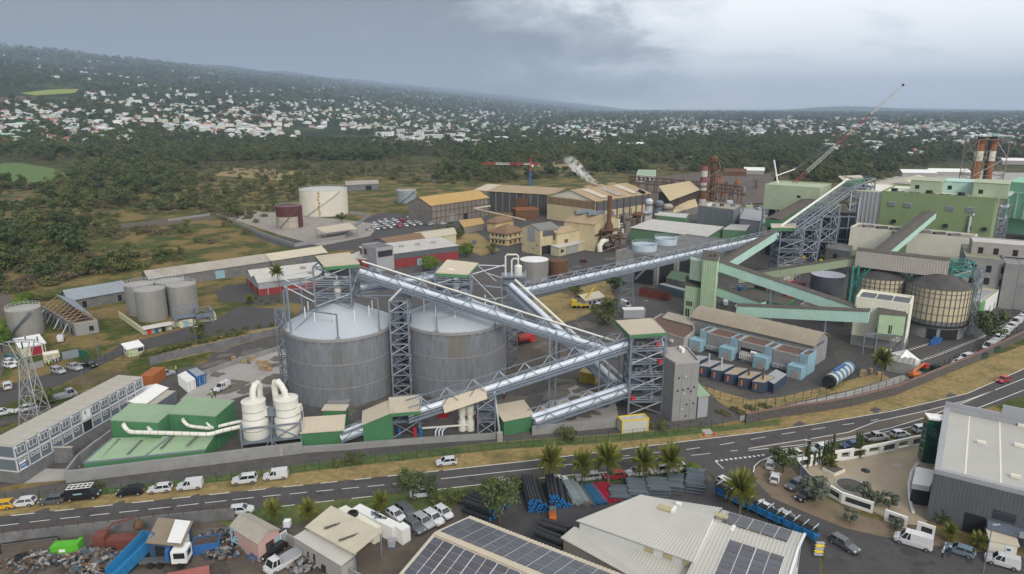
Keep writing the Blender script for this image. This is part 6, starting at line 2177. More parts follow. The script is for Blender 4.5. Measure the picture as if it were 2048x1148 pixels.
b.hip(TILE,3.4,over=1.2)
for i,n_ in((0,3),(3,4)):
 b.row(i,n_,GLASS,3.9,5.3,1.3,frame=WHITEP)
 b.row(i,n_,GLASS,.8,2.3,1.3)
 b.on(i,.05,b.length(i)-.05,3.0,3.2,CONCL,'balcony',.9)
P=rect3((975,474),(1012,466),(965,470))
b=Bld('hip_roofed_wing','yellow rear wing with brown hip roof by the mill trees','office',[p+Vector((4,12,0))for p in P],5.6,MATS['warm yellow wall'])
b.hip(TILE,2.6,over=.9)
b=up=Bld('orange_roofed_store','small store with orange roof beside the gridded warehouse','shed',poly_at([(928,455),(968,447),(962,439),(918,444)],3.6),3.6,BUILDG)
b.mono(ORANR,3.7,4.6,over=.4)
P=poly_at([(1340,401),(1399,379),(1378,370.5),(1318,381)],11)
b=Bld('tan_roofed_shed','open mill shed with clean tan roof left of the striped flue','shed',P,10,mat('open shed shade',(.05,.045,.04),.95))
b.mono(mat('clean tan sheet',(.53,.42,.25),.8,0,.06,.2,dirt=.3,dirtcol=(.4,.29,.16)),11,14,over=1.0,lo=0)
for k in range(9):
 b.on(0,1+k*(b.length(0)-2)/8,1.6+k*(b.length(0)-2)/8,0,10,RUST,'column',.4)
b2=Bld('tan_lean_to','tan sheet lean-to in front of the open mill shed','lean-to',poly_at([(1348,424),(1396,411),(1390,402),(1342,414)],5),4.5,BUILDG)
b2.mono(MATS['clean tan sheet'],4.6,6.4)
for px,r,h,m,lab in((1296,2.3,15,STEEL_L,'slim steel evaporator with platform beside the crystal hall'),(1316,2.6,14,STEEL,'steel evaporator next to the slim one'),(1333,3.4,12,FIBRO,'pale domed vessel beside the evaporators'),(1276,3.4,8,RUST,'rusty vat below the crystal hall eave'),(1290,2.6,8,STEEL_L,'grey vat below the crystal hall eave')):
 q=G(px,449 if px>1280 else 452)
 t=thing('process_vessel',lab,'vessel',q)
 part('shell',MB().lathe(q,[(r,.5),(r,h-1),(r*.6,h),(.1,h+.3)],20),m,t,True)
 pl=MB().lathe((q.x,q.y,h*.8),[(r+1.2,0),(r+1.2,.2)],16)
 handrail_ring(pl,q,r+1.1,h*.8+.2,12)
 part('platform',pl,RUST,t)
 for k in range(4):
  part('skirt_leg',MB().box((q.x+r*.7*cos(k*pi/2+.8),q.y+r*.7*sin(k*pi/2+.8),.24),(.4,.4,.5)),STEEL,t)
b=Bld('green_store_hall','broad green walled hall with pale ribbed roof before the thickener tanks','hall',poly_at([(1262,455),(1412,474),(1445,457),(1303,442)],8.7),8.5,mat('mid green cladding',(.12,.24,.13),.7,0,.1,.3,dirt=.2,dirtcol=(.1,.12,.08)))
b.mono(GREYR,8.7,9.6,over=.5,pitch=2.0)
b=Bld('green_lean_to','small plain green block behind the broad green hall','building',poly_at([(1310,431),(1372,437),(1378,428),(1318,424)],9),9,MATS['mid green cladding'])
b.flat(GREYR,.3,GREENR)
b=Bld('green_end_block','long green end wall behind the broad green hall','building',poly_at([(1446,459),(1492,462),(1500,450),(1462,449)],9),9,MATS['mid green cladding'])
b.flat(GREYR,.3)
b=Bld('grey_boiler_block','blue grey boiler block beside the red and white flue','building',poly_at([(1396,412),(1468,421),(1482,411),(1412,404)],13),13,mat('blue grey cladding',(.19,.215,.225),.8,0,.12,.3,streak=.3,dirt=.3))
b.flat(FIBRO,.6)
cladding(b,0,MATS['blue grey cladding'],1.4,.15)
for k in range(5):
 part('roof_unit',MB().box((b.c.x+random.uniform(-7,7),b.c.y+random.uniform(-3,3),13.8),(2,1.6,1.4)),random.choice((STEEL,WHITEP,RUST)),b.t)
b=Bld('duct_house','pale grey ductwork block between boiler block and sage house','plant',poly_at([(1480,437),(1520,442),(1527,430),(1490,424)],9),9,GREYW)
b.mono(GREYW,9,11)
y,x=404,axisx(1405,404,15)
t=thing('banded_flue','red and white banded flue in front of the rusty tower','chimney',(x,y,0))
for k,(z0,z1)in enumerate(((0,9),(9,14),(14,19),(19,23.5),(23.5,27),(27,30.5),(30.5,33))):
 part('flue_section',MB().lathe((x,y,0),[(2.0,z0+.002),(2.0,z1)],18),(STEEL_L,GREYR,RUST,GREYR,mat('faded red',(.26,.08,.08),.8),GREYR,MATS['faded red'])[k],t,True)
pl=MB().lathe((x,y,21.5),[(3.2,0),(3.2,.25)],14)
handrail_ring(pl,(x,y),3.1,21.7,10)
part('platform',pl,RUST,t)
y,x=470,axisx(1425,470,15)
t=thing('rusty_tower','rusty lattice vessel tower behind the banded flue','tower',(x,y,0))
part('vessel',MB().lathe((x,y,0),[(1.9,3),(1.9,31),(2.8,31.2),(2.8,33),(1,35)],14),RUST,t,True)
lattice(t,[(x-4,y-3),(x+4,y-3),(x+4,y+3),(x-4,y+3)],0,31,6,.4,S=RUST,floors=(10,16,24))
P=poly_at([(1231,503),(1312,512),(1452,480),(1372,470)],11.6)
b=Bld('thickener_block','stained concrete block carrying two round blue white thickeners','building',P,11.6,CONCD)
b.flat(CONCD,.5,CONC)
b.on(0,.3,b.length(0)*.45,6.5,11.5,CONC,'panel',.12)
b.on(0,b.length(0)*.5,b.length(0)*.96,.1,6,DARK,'opening',.05)
b.on(1,2,12,.1,7,DARK,'opening',.05)
b.on(1,15,26,.1,7,DARK,'opening',.05)
for k in range(4):
 b.on(1,1+13*k,2.2+13*k,0,11.5,CONC,'column',.3)
for px,row,r,lab in((1293,505,4.9,'round pale blue thickener tank nearest the long conveyor'),(1336,492,4.6,'round pale blue thickener tank behind the nearer one')):
 f=G(px,row,11.65)
 c=Vector((f.x,f.y+r,11.66))
 t=thing('thickener',lab,'thickener',c,'pale blue thickeners')
 m=mat('pale blue paint',(.47,.56,.62),.6,0,.08,.5)
 part('basin_wall',MB().lathe(c,[(r,0),(r,2.4),(r-.25,2.4),(r-.25,.8)],36,False),m,t,True)
 part('water',MB().lathe(c,[(r-.26,.75),(r-.26,1.2)],36),mat('grey process water',(.3,.36,.38),.2),t)
 hb_=MB()
 handrail_ring(hb_,c,r,c.z+2.4,22)
 hb_.beam(c+Vector((-r,0,2.6)),c+Vector((r,0,2.6)),.8,.3)
 part('handrail',hb_,m,t)
b=Bld('low_concrete_block','low concrete base blocks left of the green tower','building',poly_at([(1332,556),(1388,570),(1398,552),(1345,540)],4),4,CONCD)
b.flat(mat('dull green roof',(.1,.16,.1),.8),.2)
b=Bld('red_skip_container','long rust red open container beside the conveyor trestle','container',rect((1278,591),(1334,602),2.6),2.6,mat('rust red paint',(.2,.05,.03),.8,0,.2,.5))
b.flat(DARK,.25,MATS['rust red paint'],.15)
for k in range(8):
 b.on(0,.6+1.25*k,.75+1.25*k,.2,2.5,MATS['rust red paint'],'rib',.12)
b=Bld('blue_grey_container','blue grey container behind the rust red one','container',rect((1316,582),(1366,596),2.6),2.7,mat('slate container',(.1,.16,.19),.7))
b.flat(GREYW,0)
b=Bld('portacabin','white cabin with curved cream roof beside the yellow crane','cabin',rect((1170,617),(1207,609),6),3.0,GREYW)
b.gable(CREAM,1.2,axis=0,over=.4)
b.row(0,3,GLASS,1.0,2.1,1.1)
b=Bld('white_site_box','white flat box cabin behind the round green tree','cabin',rect((1247,637),(1290,636),3),2.8,GREYW)
b.flat(WHITEP,.1)
b=Bld('yellow_container','dirty yellow open topped container by the steel tower yard','container',rect((1158,764),(1190,770),3.4),2.6,mat('dirty yellow paint',(.42,.32,.06),.8,0,.2,.6,dirt=.3))
b.flat(mat('sand heap',(.36,.3,.18),1),.2,MATS['dirty yellow paint'])
for i in(0,3):
 for k in range(5):
  b.on(i,.3+k*(b.length(i)-.6)/4.4,.45+k*(b.length(i)-.6)/4.4,.1,2.5,MATS['dirty yellow paint'],'rib',.1)
b=Bld('yellow_trimmed_container','white container with yellow edges at the front wall','container',rect((1243,867),(1297,861),2.5),2.6,mat('dirty white container',(.52,.52,.48),.7,0,.08,.4,dirt=.4,dirtcol=(.3,.24,.2)))
b.flat(mat('pale grey lid',(.45,.45,.42),.7),.22,YELL,.22)
for i in(0,3):
 b.on(i,.02,.3,0,2.58,YELL,'corner_post',.06)
b.on(0,b.length(0)-.3,b.length(0)-.02,0,2.58,YELL,'corner_post',.06)
flat('paved_yard',[(1060,835),(1110,790),(1150,770),(1230,800),(1240,850),(1075,862)],CONCL,0.05)
flat('paved_yard',[(1107,779),(1145,766),(1170,790),(1118,790)],CONCL,0.06)
t=thing('pipe_rack','rusty brown pipe rack stretching behind the tan mill roofs','pipe rack',G(1350,392))
for k in range(14):
 px=1262+17*k
 y=560-6*k
 x=axisx(px,y,5)
 for j in(0,8):
  strut('post',(x,y+j,0),(x,y+j,12),.6,RUST,t)
 strut('beam',(x,y,12),(x,y+8,12),.6,RUST,t)
 if k:
  for z_ in(7,9.5,12.2):
   part('pipe',MB().beam((px0,y0,z_),(x,y,z_),.7),RUST,t)
   part('pipe',MB().beam((px0,y0+6,z_+.6),(x,y+6,z_+.6),.5),BUILDG,t)
 px0,y0=x,y
b=Bld('white_lab','white flat roofed building behind the pipe rack','building',poly_at([(1273,350),(1311,352),(1312,341),(1277,340)],6),6,WHITEP,-4)
b.flat(GREENR,.4,WHITEP)
b.row(0,4,GLASS,1.5,4.5,2.4)
for px,row,w_,lab in((1470,346,22,'long low brown roof behind the rusty tower'),(1508,343,20,'pale tin roof beyond the rusty tower'),(1380,315,14,'white gabled house in the scrub behind the mill'),(1838,348,34,'pale blue grey shed roof beyond the power hall'),(1900,346,40,'long white industrial roof beyond the roof houses'),(2030,322,26,'pale shed at the dry field edge by the chimneys'),(1270,286,40,'long white school block before the town')):
 q=G(px,row+6)
 b=Bld('far_shed',lab,'shed',rect((px-w_,row+6),(px+w_,row+7),14),4.5,CONCL if px!=1470 else RUST,-4)
 b.gable(WHITEP if px!=1470 else RUST,2.6,axis=0,gm=CONCL)
y=590
x=axisx(1061,y,5)
t=thing('tower_crane','small tower crane with red and white jib and blue mast','crane',(x,y,0))
zt=ZAT(329,(x,y))
lattice(t,[(x-.9,y-.9),(x+.9,y-.9),(x+.9,y+.9),(x-.9,y+.9)],0,zt*.7,8,.3,S=BLUEP,wb=.18)
lattice(t,[(x-.8,y-.8),(x+.8,y-.8),(x+.8,y+.8),(x-.8,y+.8)],zt*.7,zt+5,4,.3,S=REDB,wb=.18)
jib=MB()
for k,(f0,f1)in enumerate(((-42,-30),(-30,-18),(-18,-6),(-6,0),(0,8))):
 jb=MB()
 a,c=(x+f0,y-f0*.1,zt),(x+f1,y-f1*.1,zt)
 for d_ in((-.5,0),(.5,0),(0,1.1)):
  jb.beam((a[0],a[1]+d_[0],a[2]+d_[1]),(c[0],c[1]+d_[0],c[2]+d_[1]),.35)
 part('jib_section',jb,WHITEP if k%2 else REDB,t)
part('counterweight',MB().box((x+7,y,zt-.8),(2.4,1.4,2)),CONCL,t)
part('cab',MB().box((x+1.6,y-1,zt-1),(1.6,1.4,1.8)),WHITEP,t)
q=G(1160,615)
t=thing('mobile_crane','yellow mobile crane with raised telescopic boom','mobile crane',q)
part('chassis',MB().box((q.x,q.y,1.1),(6,2.4,.8)),YELL,t)
part('cab',MB().box((q.x-2,q.y,2.0),(1.6,2.0,1.4)),YELL,t)
part('boom',MB().beam((q.x+1,q.y,2),AT(1186,578,q.y),.6).beam(AT(1186,578,q.y),AT(1192,572,q.y),.3),YELL,t)
for k in(-2,-.7,1.2,2.4):
 part('wheel',MB().tube((q.x+k,q.y-1.4,.55),(q.x+k,q.y+1.4,.55),.55,12),RUBBER,t,True)
def clutter(label,px,n,hm,mats):
 t=thing('process_plant',label,'plant',G(*px[0]))
 for k in range(n):
  q=G(random.uniform(px[0][0],px[1][0]),random.uniform(px[0][1],px[1][1]))
  h,m=random.uniform(1.5,hm),random.choice(mats)
  r=random.random()
  if r<.35:
   part('vessel',MB().cyl(q,random.uniform(.5,1.6),0,h,12),m,t,True)
  elif r<.65:
   part('unit',MB().box((q.x,q.y,h/2),(random.uniform(1,4),random.uniform(1,3),h)),m,t)
  else:
   e=q+Vector((random.uniform(-9,9),random.uniform(-2,2),h))
   part('pipe',MB().path([q,q+Zv(h),e,e+Zv(-h)],.2,6),m,t)
clutter('dense brown process vessels and pipes below the crystal hall',((1195,470),(1320,440)),60,9,(RUST,STEEL,GREYD,CREAMW,BUILDG))
clutter('rusty conveyors and hoppers behind the banded flue',((1330,395),(1520,370)),46,10,(RUST,BUILDG,RUSTO,STEEL))
clutter('grey filters and ducts left of the sage bunker house',((1440,450),(1530,430)),34,10,(STEEL_L,GREYW,SAGE,STEEL))
clutter('dark plant units under the steep conveyor',((1590,545),(1700,520)),34,8,(STEEL,DARK,YELL,REDB,GREYD))
clutter('dusty plant between the mint galleries',((1450,600),(1640,575)),26,3,(REDB,DARK,GREYD,CONCD,BLUEP))
clutter('small pumps and pipes between the two silos and the front sheds',((830,850),(980,825)),14,1.6,(STEEL,CONC,REDB,CONCL))
def plume(label,pts,dens,name='steam_plume',seed=0):
 random.seed(seed)
 ctr,rad=[Vector(p[:3])for p in pts],[p[3]for p in pts]
 n,m=26,18
 mb=MB()
 rings=[]
 for i in range(n):
  f=i/(n-1)*(len(ctr)-1)
  k=min(int(f),len(ctr)-2)
  c=ctr[k].lerp(ctr[k+1],f-k)
  r=rad[k]+(rad[k+1]-rad[k])*(f-k)
  e=min(1,sqrt(max(0,1-(2*i/(n-1)-1)**8))+.03)
  for j in range(m):
   a=2*pi*j/m
   d=Vector((cos(a),.8*sin(a),sin(a)*.6))
   q=c+d*r*e
   nz_=mnoise.noise(q*(0.55/max(.4,r*.35))+Vector((seed,0,0)))+.5*mnoise.noise(q*(1.3/max(.4,r*.35)))
   mb.v.append(tuple(c+d*r*e*(1+.55*nz_)))
 for i in range(n-1):
  for j in range(m):
   mb.f.append((i*m+j,i*m+(j+1)%m,(i+1)*m+(j+1)%m,(i+1)*m+j))
 mb.f.append(tuple(range(m-1,-1,-1)))
 mb.f.append(tuple(range((n-1)*m,n*m)))
 key='steam %.2f'%dens
 mm=bpy.data.materials.get(key)
 if mm is None:
  mm=bpy.data.materials.new(key)
  mm.use_nodes=True
  N_,L2=mm.node_tree.nodes,mm.node_tree.links
  N_.clear()
  o_=N_.new('ShaderNodeOutputMaterial')
  v_=N_.new('ShaderNodeVolumePrincipled')
  v_.inputs['Color'].default_value=(1,1,1,1)
  tc_=N_.new('ShaderNodeTexCoord')
  nn=N_.new('ShaderNodeTexNoise')
  nn.inputs['Scale'].default_value=.35
  nn.inputs['Detail'].default_value=3
  L2.new(tc_.outputs['Object'],nn.inputs['Vector'])
  r_=N_.new('ShaderNodeMapRange')
  r_.inputs[1].default_value=.38
  r_.inputs[2].default_value=.62
  r_.inputs[4].default_value=dens
  L2.new(nn.outputs[0],r_.inputs[0])
  L2.new(r_.outputs[0],v_.inputs['Density'])
  L2.new(v_.outputs[0],o_.inputs['Volume'])
 return structure(name,mb,mm,'stuff',smooth_='all')
plume('',[(*AT(1194,368,428),1.6),(*AT(1178,357,430),3.0),(*AT(1164,346,432),3.6),(*AT(1152,332,434),4.0),(*AT(1138,320,437),4.6),(*AT(1122,312,440),2.6)],.95,seed=3)
plume('',[(*AT(1290,386,392),.9),(*AT(1276,381,394),1.6),(*AT(1264,374,396),1.2)],.4,seed=9)
plume('',[(*AT(1050,418,400),.8),(*AT(1058,402,404),2.2),(*AT(1066,384,408),3.4)],.035,seed=5)
plume('',[(*AT(1708,470,306),1.5),(*AT(1690,455,304),3.5),(*AT(1672,445,303),2.4)],.06,seed=7)
plume('',[(*AT(868,388,600),1.5),(*AT(864,360,604),3.6),(*AT(858,338,608),5.5)],.03,seed=12)
random.seed(21)
# -------------- foreground roofs
PVM=mat('solar cell glass',(.095,.097,.115),.28,0,.1,.4,spec=.5,rand=.15)  # base colour lightened to grey blue, painting in the sky reflection
PVF=mat('solar frame',(.68,.68,.66),.4,.1)
def pv_mesh(a,b):
 m=MB().box((0,0,.03),(a,b,.045)).mesh('solar_panel')
 m.materials.append(PVM)
 return m
def pv_field(parent,o,u,d,na,nd,a,b,gap=.12,skip=()):
 n=u.cross(d).normalized()
 if n.z<0:
  n=-n
 R=Matrix((u,d,u.cross(d))).transposed()
 me=pv_mesh(a,b)
 for i in range(na):
  for j in range(nd):
   if(i,j)in skip:
    continue
   p=o+u*((a+gap)*(i+.5)+(i//2)*.05)+d*((b+.08)*(j+.5))+n*.12
   piece('solar_panel',me,parent,None,M=Matrix.Translation(p)@R.to_4x4())
 rails=MB()
 for i in range(na+1):
  c=o+u*((a+gap)*i-gap/2+(i//2)*.05)+n*.07
  rails.beam(c,c+d*((b+.08)*nd),.1,.06)
 part('panel_rail',rails,PVF,parent)['kind']='stuff'
RA0=G(878,1068,8.2)
ua=(flat2(G(1071,1148,8.2))-flat2(RA0)).normalized()
va=Vector((ua.y,-ua.x,0))
E0,F0=G(794,1148,6.2),G(951,1037,6.2)
if(E0-RA0).dot(va)<0:
 va=-va
wn,wf=(flat2(E0)-flat2(RA0)).dot(va),-(flat2(F0)-flat2(RA0)).dot(va)
r0=flat2(RA0)+ua*min(0,(flat2(E0)-flat2(RA0)).dot(ua),(flat2(F0)-flat2(RA0)).dot(ua))*.5
LN=42
P=[r0+va*wn,r0+va*wn+ua*LN,r0-va*wf+ua*LN,r0-va*wf]
b=Bld('solar_roofed_hall','broad cream roofed hall covered with two slopes of solar panels','hall',P,5.9,CREAMW)
for w_,sgn in((wn,1),(wf,-1)):
 top=[r0-ua*.3,r0+ua*LN]
 q=[Vector((*(top[0]+va*sgn*(w_+.3)).xy,6.1)),Vector((*(top[1]+va*sgn*(w_+.3)).xy,6.1)),Vector((*top[1].xy,8.2)),Vector((*top[0].xy,8.2))]
 b._sheet('roof',q,CREAM,.6,.12)
 dn=(q[0]-q[3]).normalized()
 sl=(q[0]-q[3]).length
 nr=int((sl-1.1)/1.12)
 pv_field(b.t,q[3]+ua*(.5 if sgn>0 else.45)+dn*.7,ua,dn,15 if sgn>0 else 21,nr,1.65,1.05)
part('ridge_cap',MB().slab([r0+va*.5+Zv(8.3),r0+va*.5+ua*LN+Zv(8.3),r0-va*.5+ua*LN+Zv(8.3),r0-va*.5+Zv(8.3)],.08),CREAM,b.t)
N0,W0,N1=G(1282,989,9.3),G(1152,1041,7.5),G(1593,1088,9.0)
u=(flat2(N1)-flat2(N0)).normalized()
v=Vector((u.y,-u.x,0))
WK,SK=G(1121,1075,4.9),G(1148,1053,6.2)
if(W0-N0).dot(v)<0:
 v=-v
LT=(flat2(N1)-flat2(N0)).length
sst=(flat2(G(1424,1034,9.3))-flat2(N0)).dot(u)
wN=(flat2(W0)-flat2(N0)).dot(v)
wF=-(flat2(G(1540,1044,7.6))-flat2(N0)).dot(v)
wL=wN+9
WHR=mat('white ribbed roof',(.47,.46,.42),.6,0,.06,.2,dirt=.35,dirtcol=(.5,.47,.38),dscale=.12)
n0=flat2(N0)
t=thing('white_hall','large white hall with stepped ribbed roof, roof lights and solar panels','hall',n0)
def pt(s_,w_,z):
 q=n0+u*s_+v*w_
 return Vector((q.x,q.y,z))
def sheet(name,q,m=WHR,pitch=.5):
 a,c,d,e=q
 if(c-a).cross(e-a).z<0:
  a,c,d,e=c,a,e,d
 up_=Zv(.012)
 return part(name,MB().slab([a,c,d,e],.12).ribs(a+up_,c+up_,d+up_,e+up_,pitch,.05),m,t)
WHW=mat('white hall wall',(.6,.61,.6),.6,0,.06,.3)
part('wall',MB().prism([flat2(W0)+u*.6,pt(sst,wN,0),pt(sst,-wF+.3,0),pt(sst*.5,-wF*.5,0),pt(.8,.4,0)],0,7.2).prism([pt(sst,wL,0),pt(LT,wL,0),pt(LT,-wF+.3,0),pt(sst+.01,-wF+.3,0)],0,5.9),WHW,t)
sheet('high_roof',[W0,pt(sst+.2,wN+.3,7.5),pt(sst+.2,0,9.3),N0])
sheet('low_roof',[pt(sst,wL,6.2),pt(LT+.3,wL,6.2),pt(LT+.3,0,8.5),pt(sst,0,8.5)])
sheet('far_roof',[pt(0,0,9.25),pt(sst,0,9.25),pt(sst,-wF,7.6),pt(.8,-.4,9.0)])
sheet('far_roof',[pt(sst,0,8.5),pt(LT+.3,0,8.5),pt(LT+.3,-wF,7.3),pt(sst,-wF,7.3)])
part('roof_step',MB().add([pt(sst+.21,wN+.3,7.5),pt(sst+.21,0,9.3),pt(sst+.21,0,8.45),pt(sst+.21,wN+.3,6.6)],((0,1,2,3),)),WHITEP,t)
part('gable_wall',MB().add([pt(LT+.02,wL,0),pt(LT+.02,-wF+.3,0),pt(LT+.02,-wF+.3,7.2),pt(LT+.02,0,8.4),pt(LT+.02,wL,6.1)],((0,1,2,3,4),)),WHW,t)
for s_,w_ in((LT+.1,wL),):
 part('verge_trim',MB().beam(pt(LT+.3,0,8.55),pt(LT+.3,wL,6.25),.3).beam(pt(LT+.3,0,8.55),pt(LT+.3,-wF,7.35),.3),WHITEP,t)
for zz,w0,hh in((5.2,2.0,1.5),(3.7,2.6,.9)):
 part('blue_emblem',MB().add([pt(LT+.08,w0,zz),pt(LT+.08,w0+.7,zz+hh*.2),pt(LT+.08,w0+.5,zz+hh),pt(LT+.14,w0,zz),pt(LT+.14,w0+.7,zz+hh*.2),pt(LT+.14,w0+.5,zz+hh)],((0,2,1),(3,4,5),(0,1,4,3),(1,2,5,4),(2,0,3,5))),BLUEP,t)
part('slit_window',MB().prism([pt(LT,-wF+1.6,0),pt(LT+.1,-wF+1.6,0),pt(LT+.1,-wF+2.0,0),pt(LT,-wF+2.0,0)],3,6.4),GREYD,t)
sheet('skirt_roof',[WK,pt(sst,wN+5.6,4.9),pt(sst,wN+.02,6.2),SK])
part('skirt_wall',MB().prism([flat2(WK)+u*.4-v*.2,pt(sst,wN+5.3,0),pt(sst,wN+.1,0),flat2(SK)+u*.4],0,4.75),mat('grey block wall',(.23,.21,.19),.9,0,.15,.6),t)
for k in range(3):
 s0=1+k*(sst-3)/3
 part('wall_sheet',MB().ribs(pt(s0,wN+5.36,2.4),pt(s0+(sst-3)/3-1.2,wN+5.36,2.4),pt(s0+(sst-3)/3-1.2,wN+5.36,4.5),pt(s0,wN+5.36,4.5),.4,.05),WHITEP,t)
AMB=mat('amber roof light',(.42,.37,.2),.4,0,.1,1)
for k in range(3):
 s0=sst*(.38+.25*k)
 part('strip_window',MB().prism([pt(s0,wN+.02,0),pt(s0+1.3,wN+.02,0),pt(s0+1.3,wN+.1,0),pt(s0,wN+.1,0)],6.45,7.15),AMB,t)
part('skirt_window',MB().prism([pt(sst*.62,wN+5.3,0),pt(sst*.62+1.2,wN+5.3,0),pt(sst*.62+1.2,wN+5.45,0),pt(sst*.62,wN+5.45,0)],2.8,4.2),AMB,t)
def onroof(name,px,z,size,m,h=.25):
 p=G(*px,z)
 part(name,MB().box((p.x,p.y,z+h/2),(size[0],size[1],h),atan2(u.y,u.x)),m,t)
onroof('roof_light',(1331,1016),8.95,(1.9,1.8),AMB)
onroof('roof_light',(1442,1033),8.6,(1.9,.8),AMB)
onroof('roof_light',(1500,1070),8.15,(1.9,1.7),AMB)
for px,z in(((1348,1021),8.95),((1466,1059),8.2)):
 onroof('roof_vent',px,z,(.5,1.6),WHITEP,.35)
onroof('roof_vent',(1357,1011),9.1,(.7,.6),WHITEP,.45)
dn=(pt(0,wL,6.2)-pt(0,0,8.5)).normalized()
ps=pt(sst+3.2,2.6,8.5-2.3*2.6/wL)
pv_field(t,ps,u,dn,max(4,int((LT-sst-4)/1.8)),9,1.68,1.05,skip=((4,0),(3,5),(3,6),(3,7)))
df=(pt(0,-wF,7.3)-pt(0,0,8.5)).normalized()
pv_field(t,pt(sst+1.2,-.6,8.45),u,df,int((LT-sst-2.5)/1.75),max(3,int((wF-.9)/.62)),1.66,.56)
PIPEB=mat('black plastic pipe',(.03,.032,.036),.42,0,.15,.8,rand=.3)
PIPEG=mat('slate grey plastic pipe',(.085,.105,.125),.5,0,.12,.8,rand=.25)
PIPES=mat('silver grey pipe',(.26,.3,.32),.5,0,.1,.8,rand=.15)
PIPEU=mat('blue pipe',(.03,.13,.24),.5,0,.1,.8,rand=.2)
PIPER=mat('crimson pipe',(.42,.02,.05),.5,0,.1,.8,rand=.2)
PIPEN=mat('brown grey pipe',(.16,.14,.13),.6,0,.1,.8,rand=.2)
ENDB=mat('blue pipe mouth',(.02,.16,.42),.5)
def stack(label,pa,pb,n,layers,r,m,mouth=None,jag=.25,step_=1.0):
 a,c=G(*pa),G(*pb)
 d=c-a
 L=d.length
 d.normalize()
 s_=Vector((-d.y,d.x,0))
 if s_.y<0:
  s_=-s_
 t=thing('pipe_stack',label,'pipe stack',a,'pipe stacks in the pipe yard')
 mb=MB().tube((0,0,0),(0,0,L),r,10)
 me=mb.mesh('pipe',smooth_=True)
 me.materials.append(m)
 em=None
 if mouth:
  em=MB().tube((0,0,L+.004),(0,0,L+.08),r*.86,10).mesh('pipe_mouth')
  em.materials.append(mouth)
 Rm=d.to_track_quat('Z','Y').to_matrix().to_4x4()
 for j in range(layers):
  for i in range(n-j if layers<n else n):
   q=a+s_*((2*r+.02)*(i+(j%2)*.5+(j*.0)))+Zv(r+j*r*1.78+.01)+d*random.uniform(-jag,jag)
   o=piece('pipe',me,t,None,M=Matrix.Translation(q)@Rm)
   if em:
    e_=piece('pipe_mouth',em,o,(0,0,0))
    e_.location=(0,0,0)
 return t
stack('large black pipes with blue mouths stacked by the hedge at the yard fence',(928,1024),(982,1044),6,3,.46,PIPEB,ENDB)
stack('black pipes lying toward the forklift, nearest the bushy tree',(1044,974),(1058,1026),9,6,.24,PIPEB,ENDB)
stack('black pipes lying toward the forklift, against the silver grey pipes',(1092,972),(1100,1016),7,5,.28,PIPEB,ENDB)
stack('silver grey pipes between black and brown pipes',(1124,972),(1146,1012),9,4,.17,PIPES)
stack('thin brown grey pipes beside the blue pipes',(1144,976),(1168,1014),7,2,.14,PIPEN)
stack('blue pipes between brown and crimson pipes',(1162,974),(1190,1012),9,2,.14,PIPEU)
stack('white striped crimson pipes next to the blue pipes',(1182,972),(1212,1008),6,2,.14,PIPER)
stack('crimson pipes at the end of the coloured row',(1196,969),(1222,1006),8,2,.14,PIPER)
for pa,pb,n,l,r,lab in(((1220,1002),(1258,1004),14,3,.17,'low slate pipes beside the crimson pipes'),((1256,996),(1296,998),17,4,.17,'slate pipes second from the crimson pipes'),((1297,994),(1340,996),17,5,.17,'slate pipes in the middle of the slate row'),((1334,986),(1366,990),18,5,.17,'slate pipes next to the end of the slate row'),((1370,984),(1408,990),22,6,.17,'tallest slate pipe stack at the street corner')):
 stack(lab,pa,pb,n,l,r,PIPEG)
stack('fat black pipes stacked against the white hall',(1066,1100),(1124,1124),5,4,.46,PIPEB)
stack('fat black pipes behind the ones against the white hall',(1078,1070),(1134,1088),4,3,.46,PIPEB)
for k,(pa,pb)in enumerate((((1432,990),(1492,1020)),((1494,1020),(1562,1053)),((1566,1054),(1632,1086)))):
 a,c=G(*pa),G(*pb)
 d=(c-a).normalized()
 s_=Vector((-d.y,d.x,0))
 t=thing('pipe_rack','rack of long blue pipes along the street, '+('nearest the corner palm' if k==0 else 'in the middle of its row' if k==1 else 'nearest the yellow striped ramp'),'pipe rack',a,'blue pipe racks along the street')
 me=MB().tube((0,0,0),(0,0,(c-a).length),.2,8).mesh('pipe',smooth_=True)
 me.materials.append(mat('bright blue pipe',(.02,.19,.48),.5,0,.1,.8,rand=.25))
 mk=MB().tube((0,0,0),(0,0,(c-a).length),.14,8).mesh('pipe',smooth_=True)
 mk.materials.append(PIPEB)
 Rm=d.to_track_quat('Z','Y').to_matrix().to_4x4()
 for j in range(4):
  for i in range(3):
   q=a+s_*(.42*i-.3)+Zv(.8+.42*j)+d*random.uniform(-.2,.2)
   piece('pipe',me if(i<2 or j<2)and j<3 else mk,t,None,M=Matrix.Translation(q)@Rm)
 for f in(.08,.36,.64,.92):
  q=a+(c-a)*f
  strut('rack_post',q-s_*.75,q-s_*.75+Zv(2.9),.14,GREENP,t)
  strut('rack_post',q+s_*.75,q+s_*.75+Zv(2.6),.14,GREENP,t)
  strut('rack_arm',q-s_*.9+Zv(2.55),q+s_*1.2+Zv(2.7),.12,STEEL_L,t)
q=G(1105,1040)
t=thing('forklift','orange and grey forklift in front of the black pipes','forklift',q)
part('body',MB().box((q.x,q.y,.8),(1.2,1.6,.9)),ORNG,t)
part('counterweight',MB().box((q.x,q.y-1.0,.75),(1.15,.6,1.0)),ORNG,t)
part('cage',MB().box((q.x,q.y+.1,2.1),(1.1,1.3,.1)).beam((q.x-.5,q.y-.5,1.2),(q.x-.5,q.y-.5,2.1),.08).beam((q.x+.5,q.y-.5,1.2),(q.x+.5,q.y-.5,2.1),.08),GREYD,t)
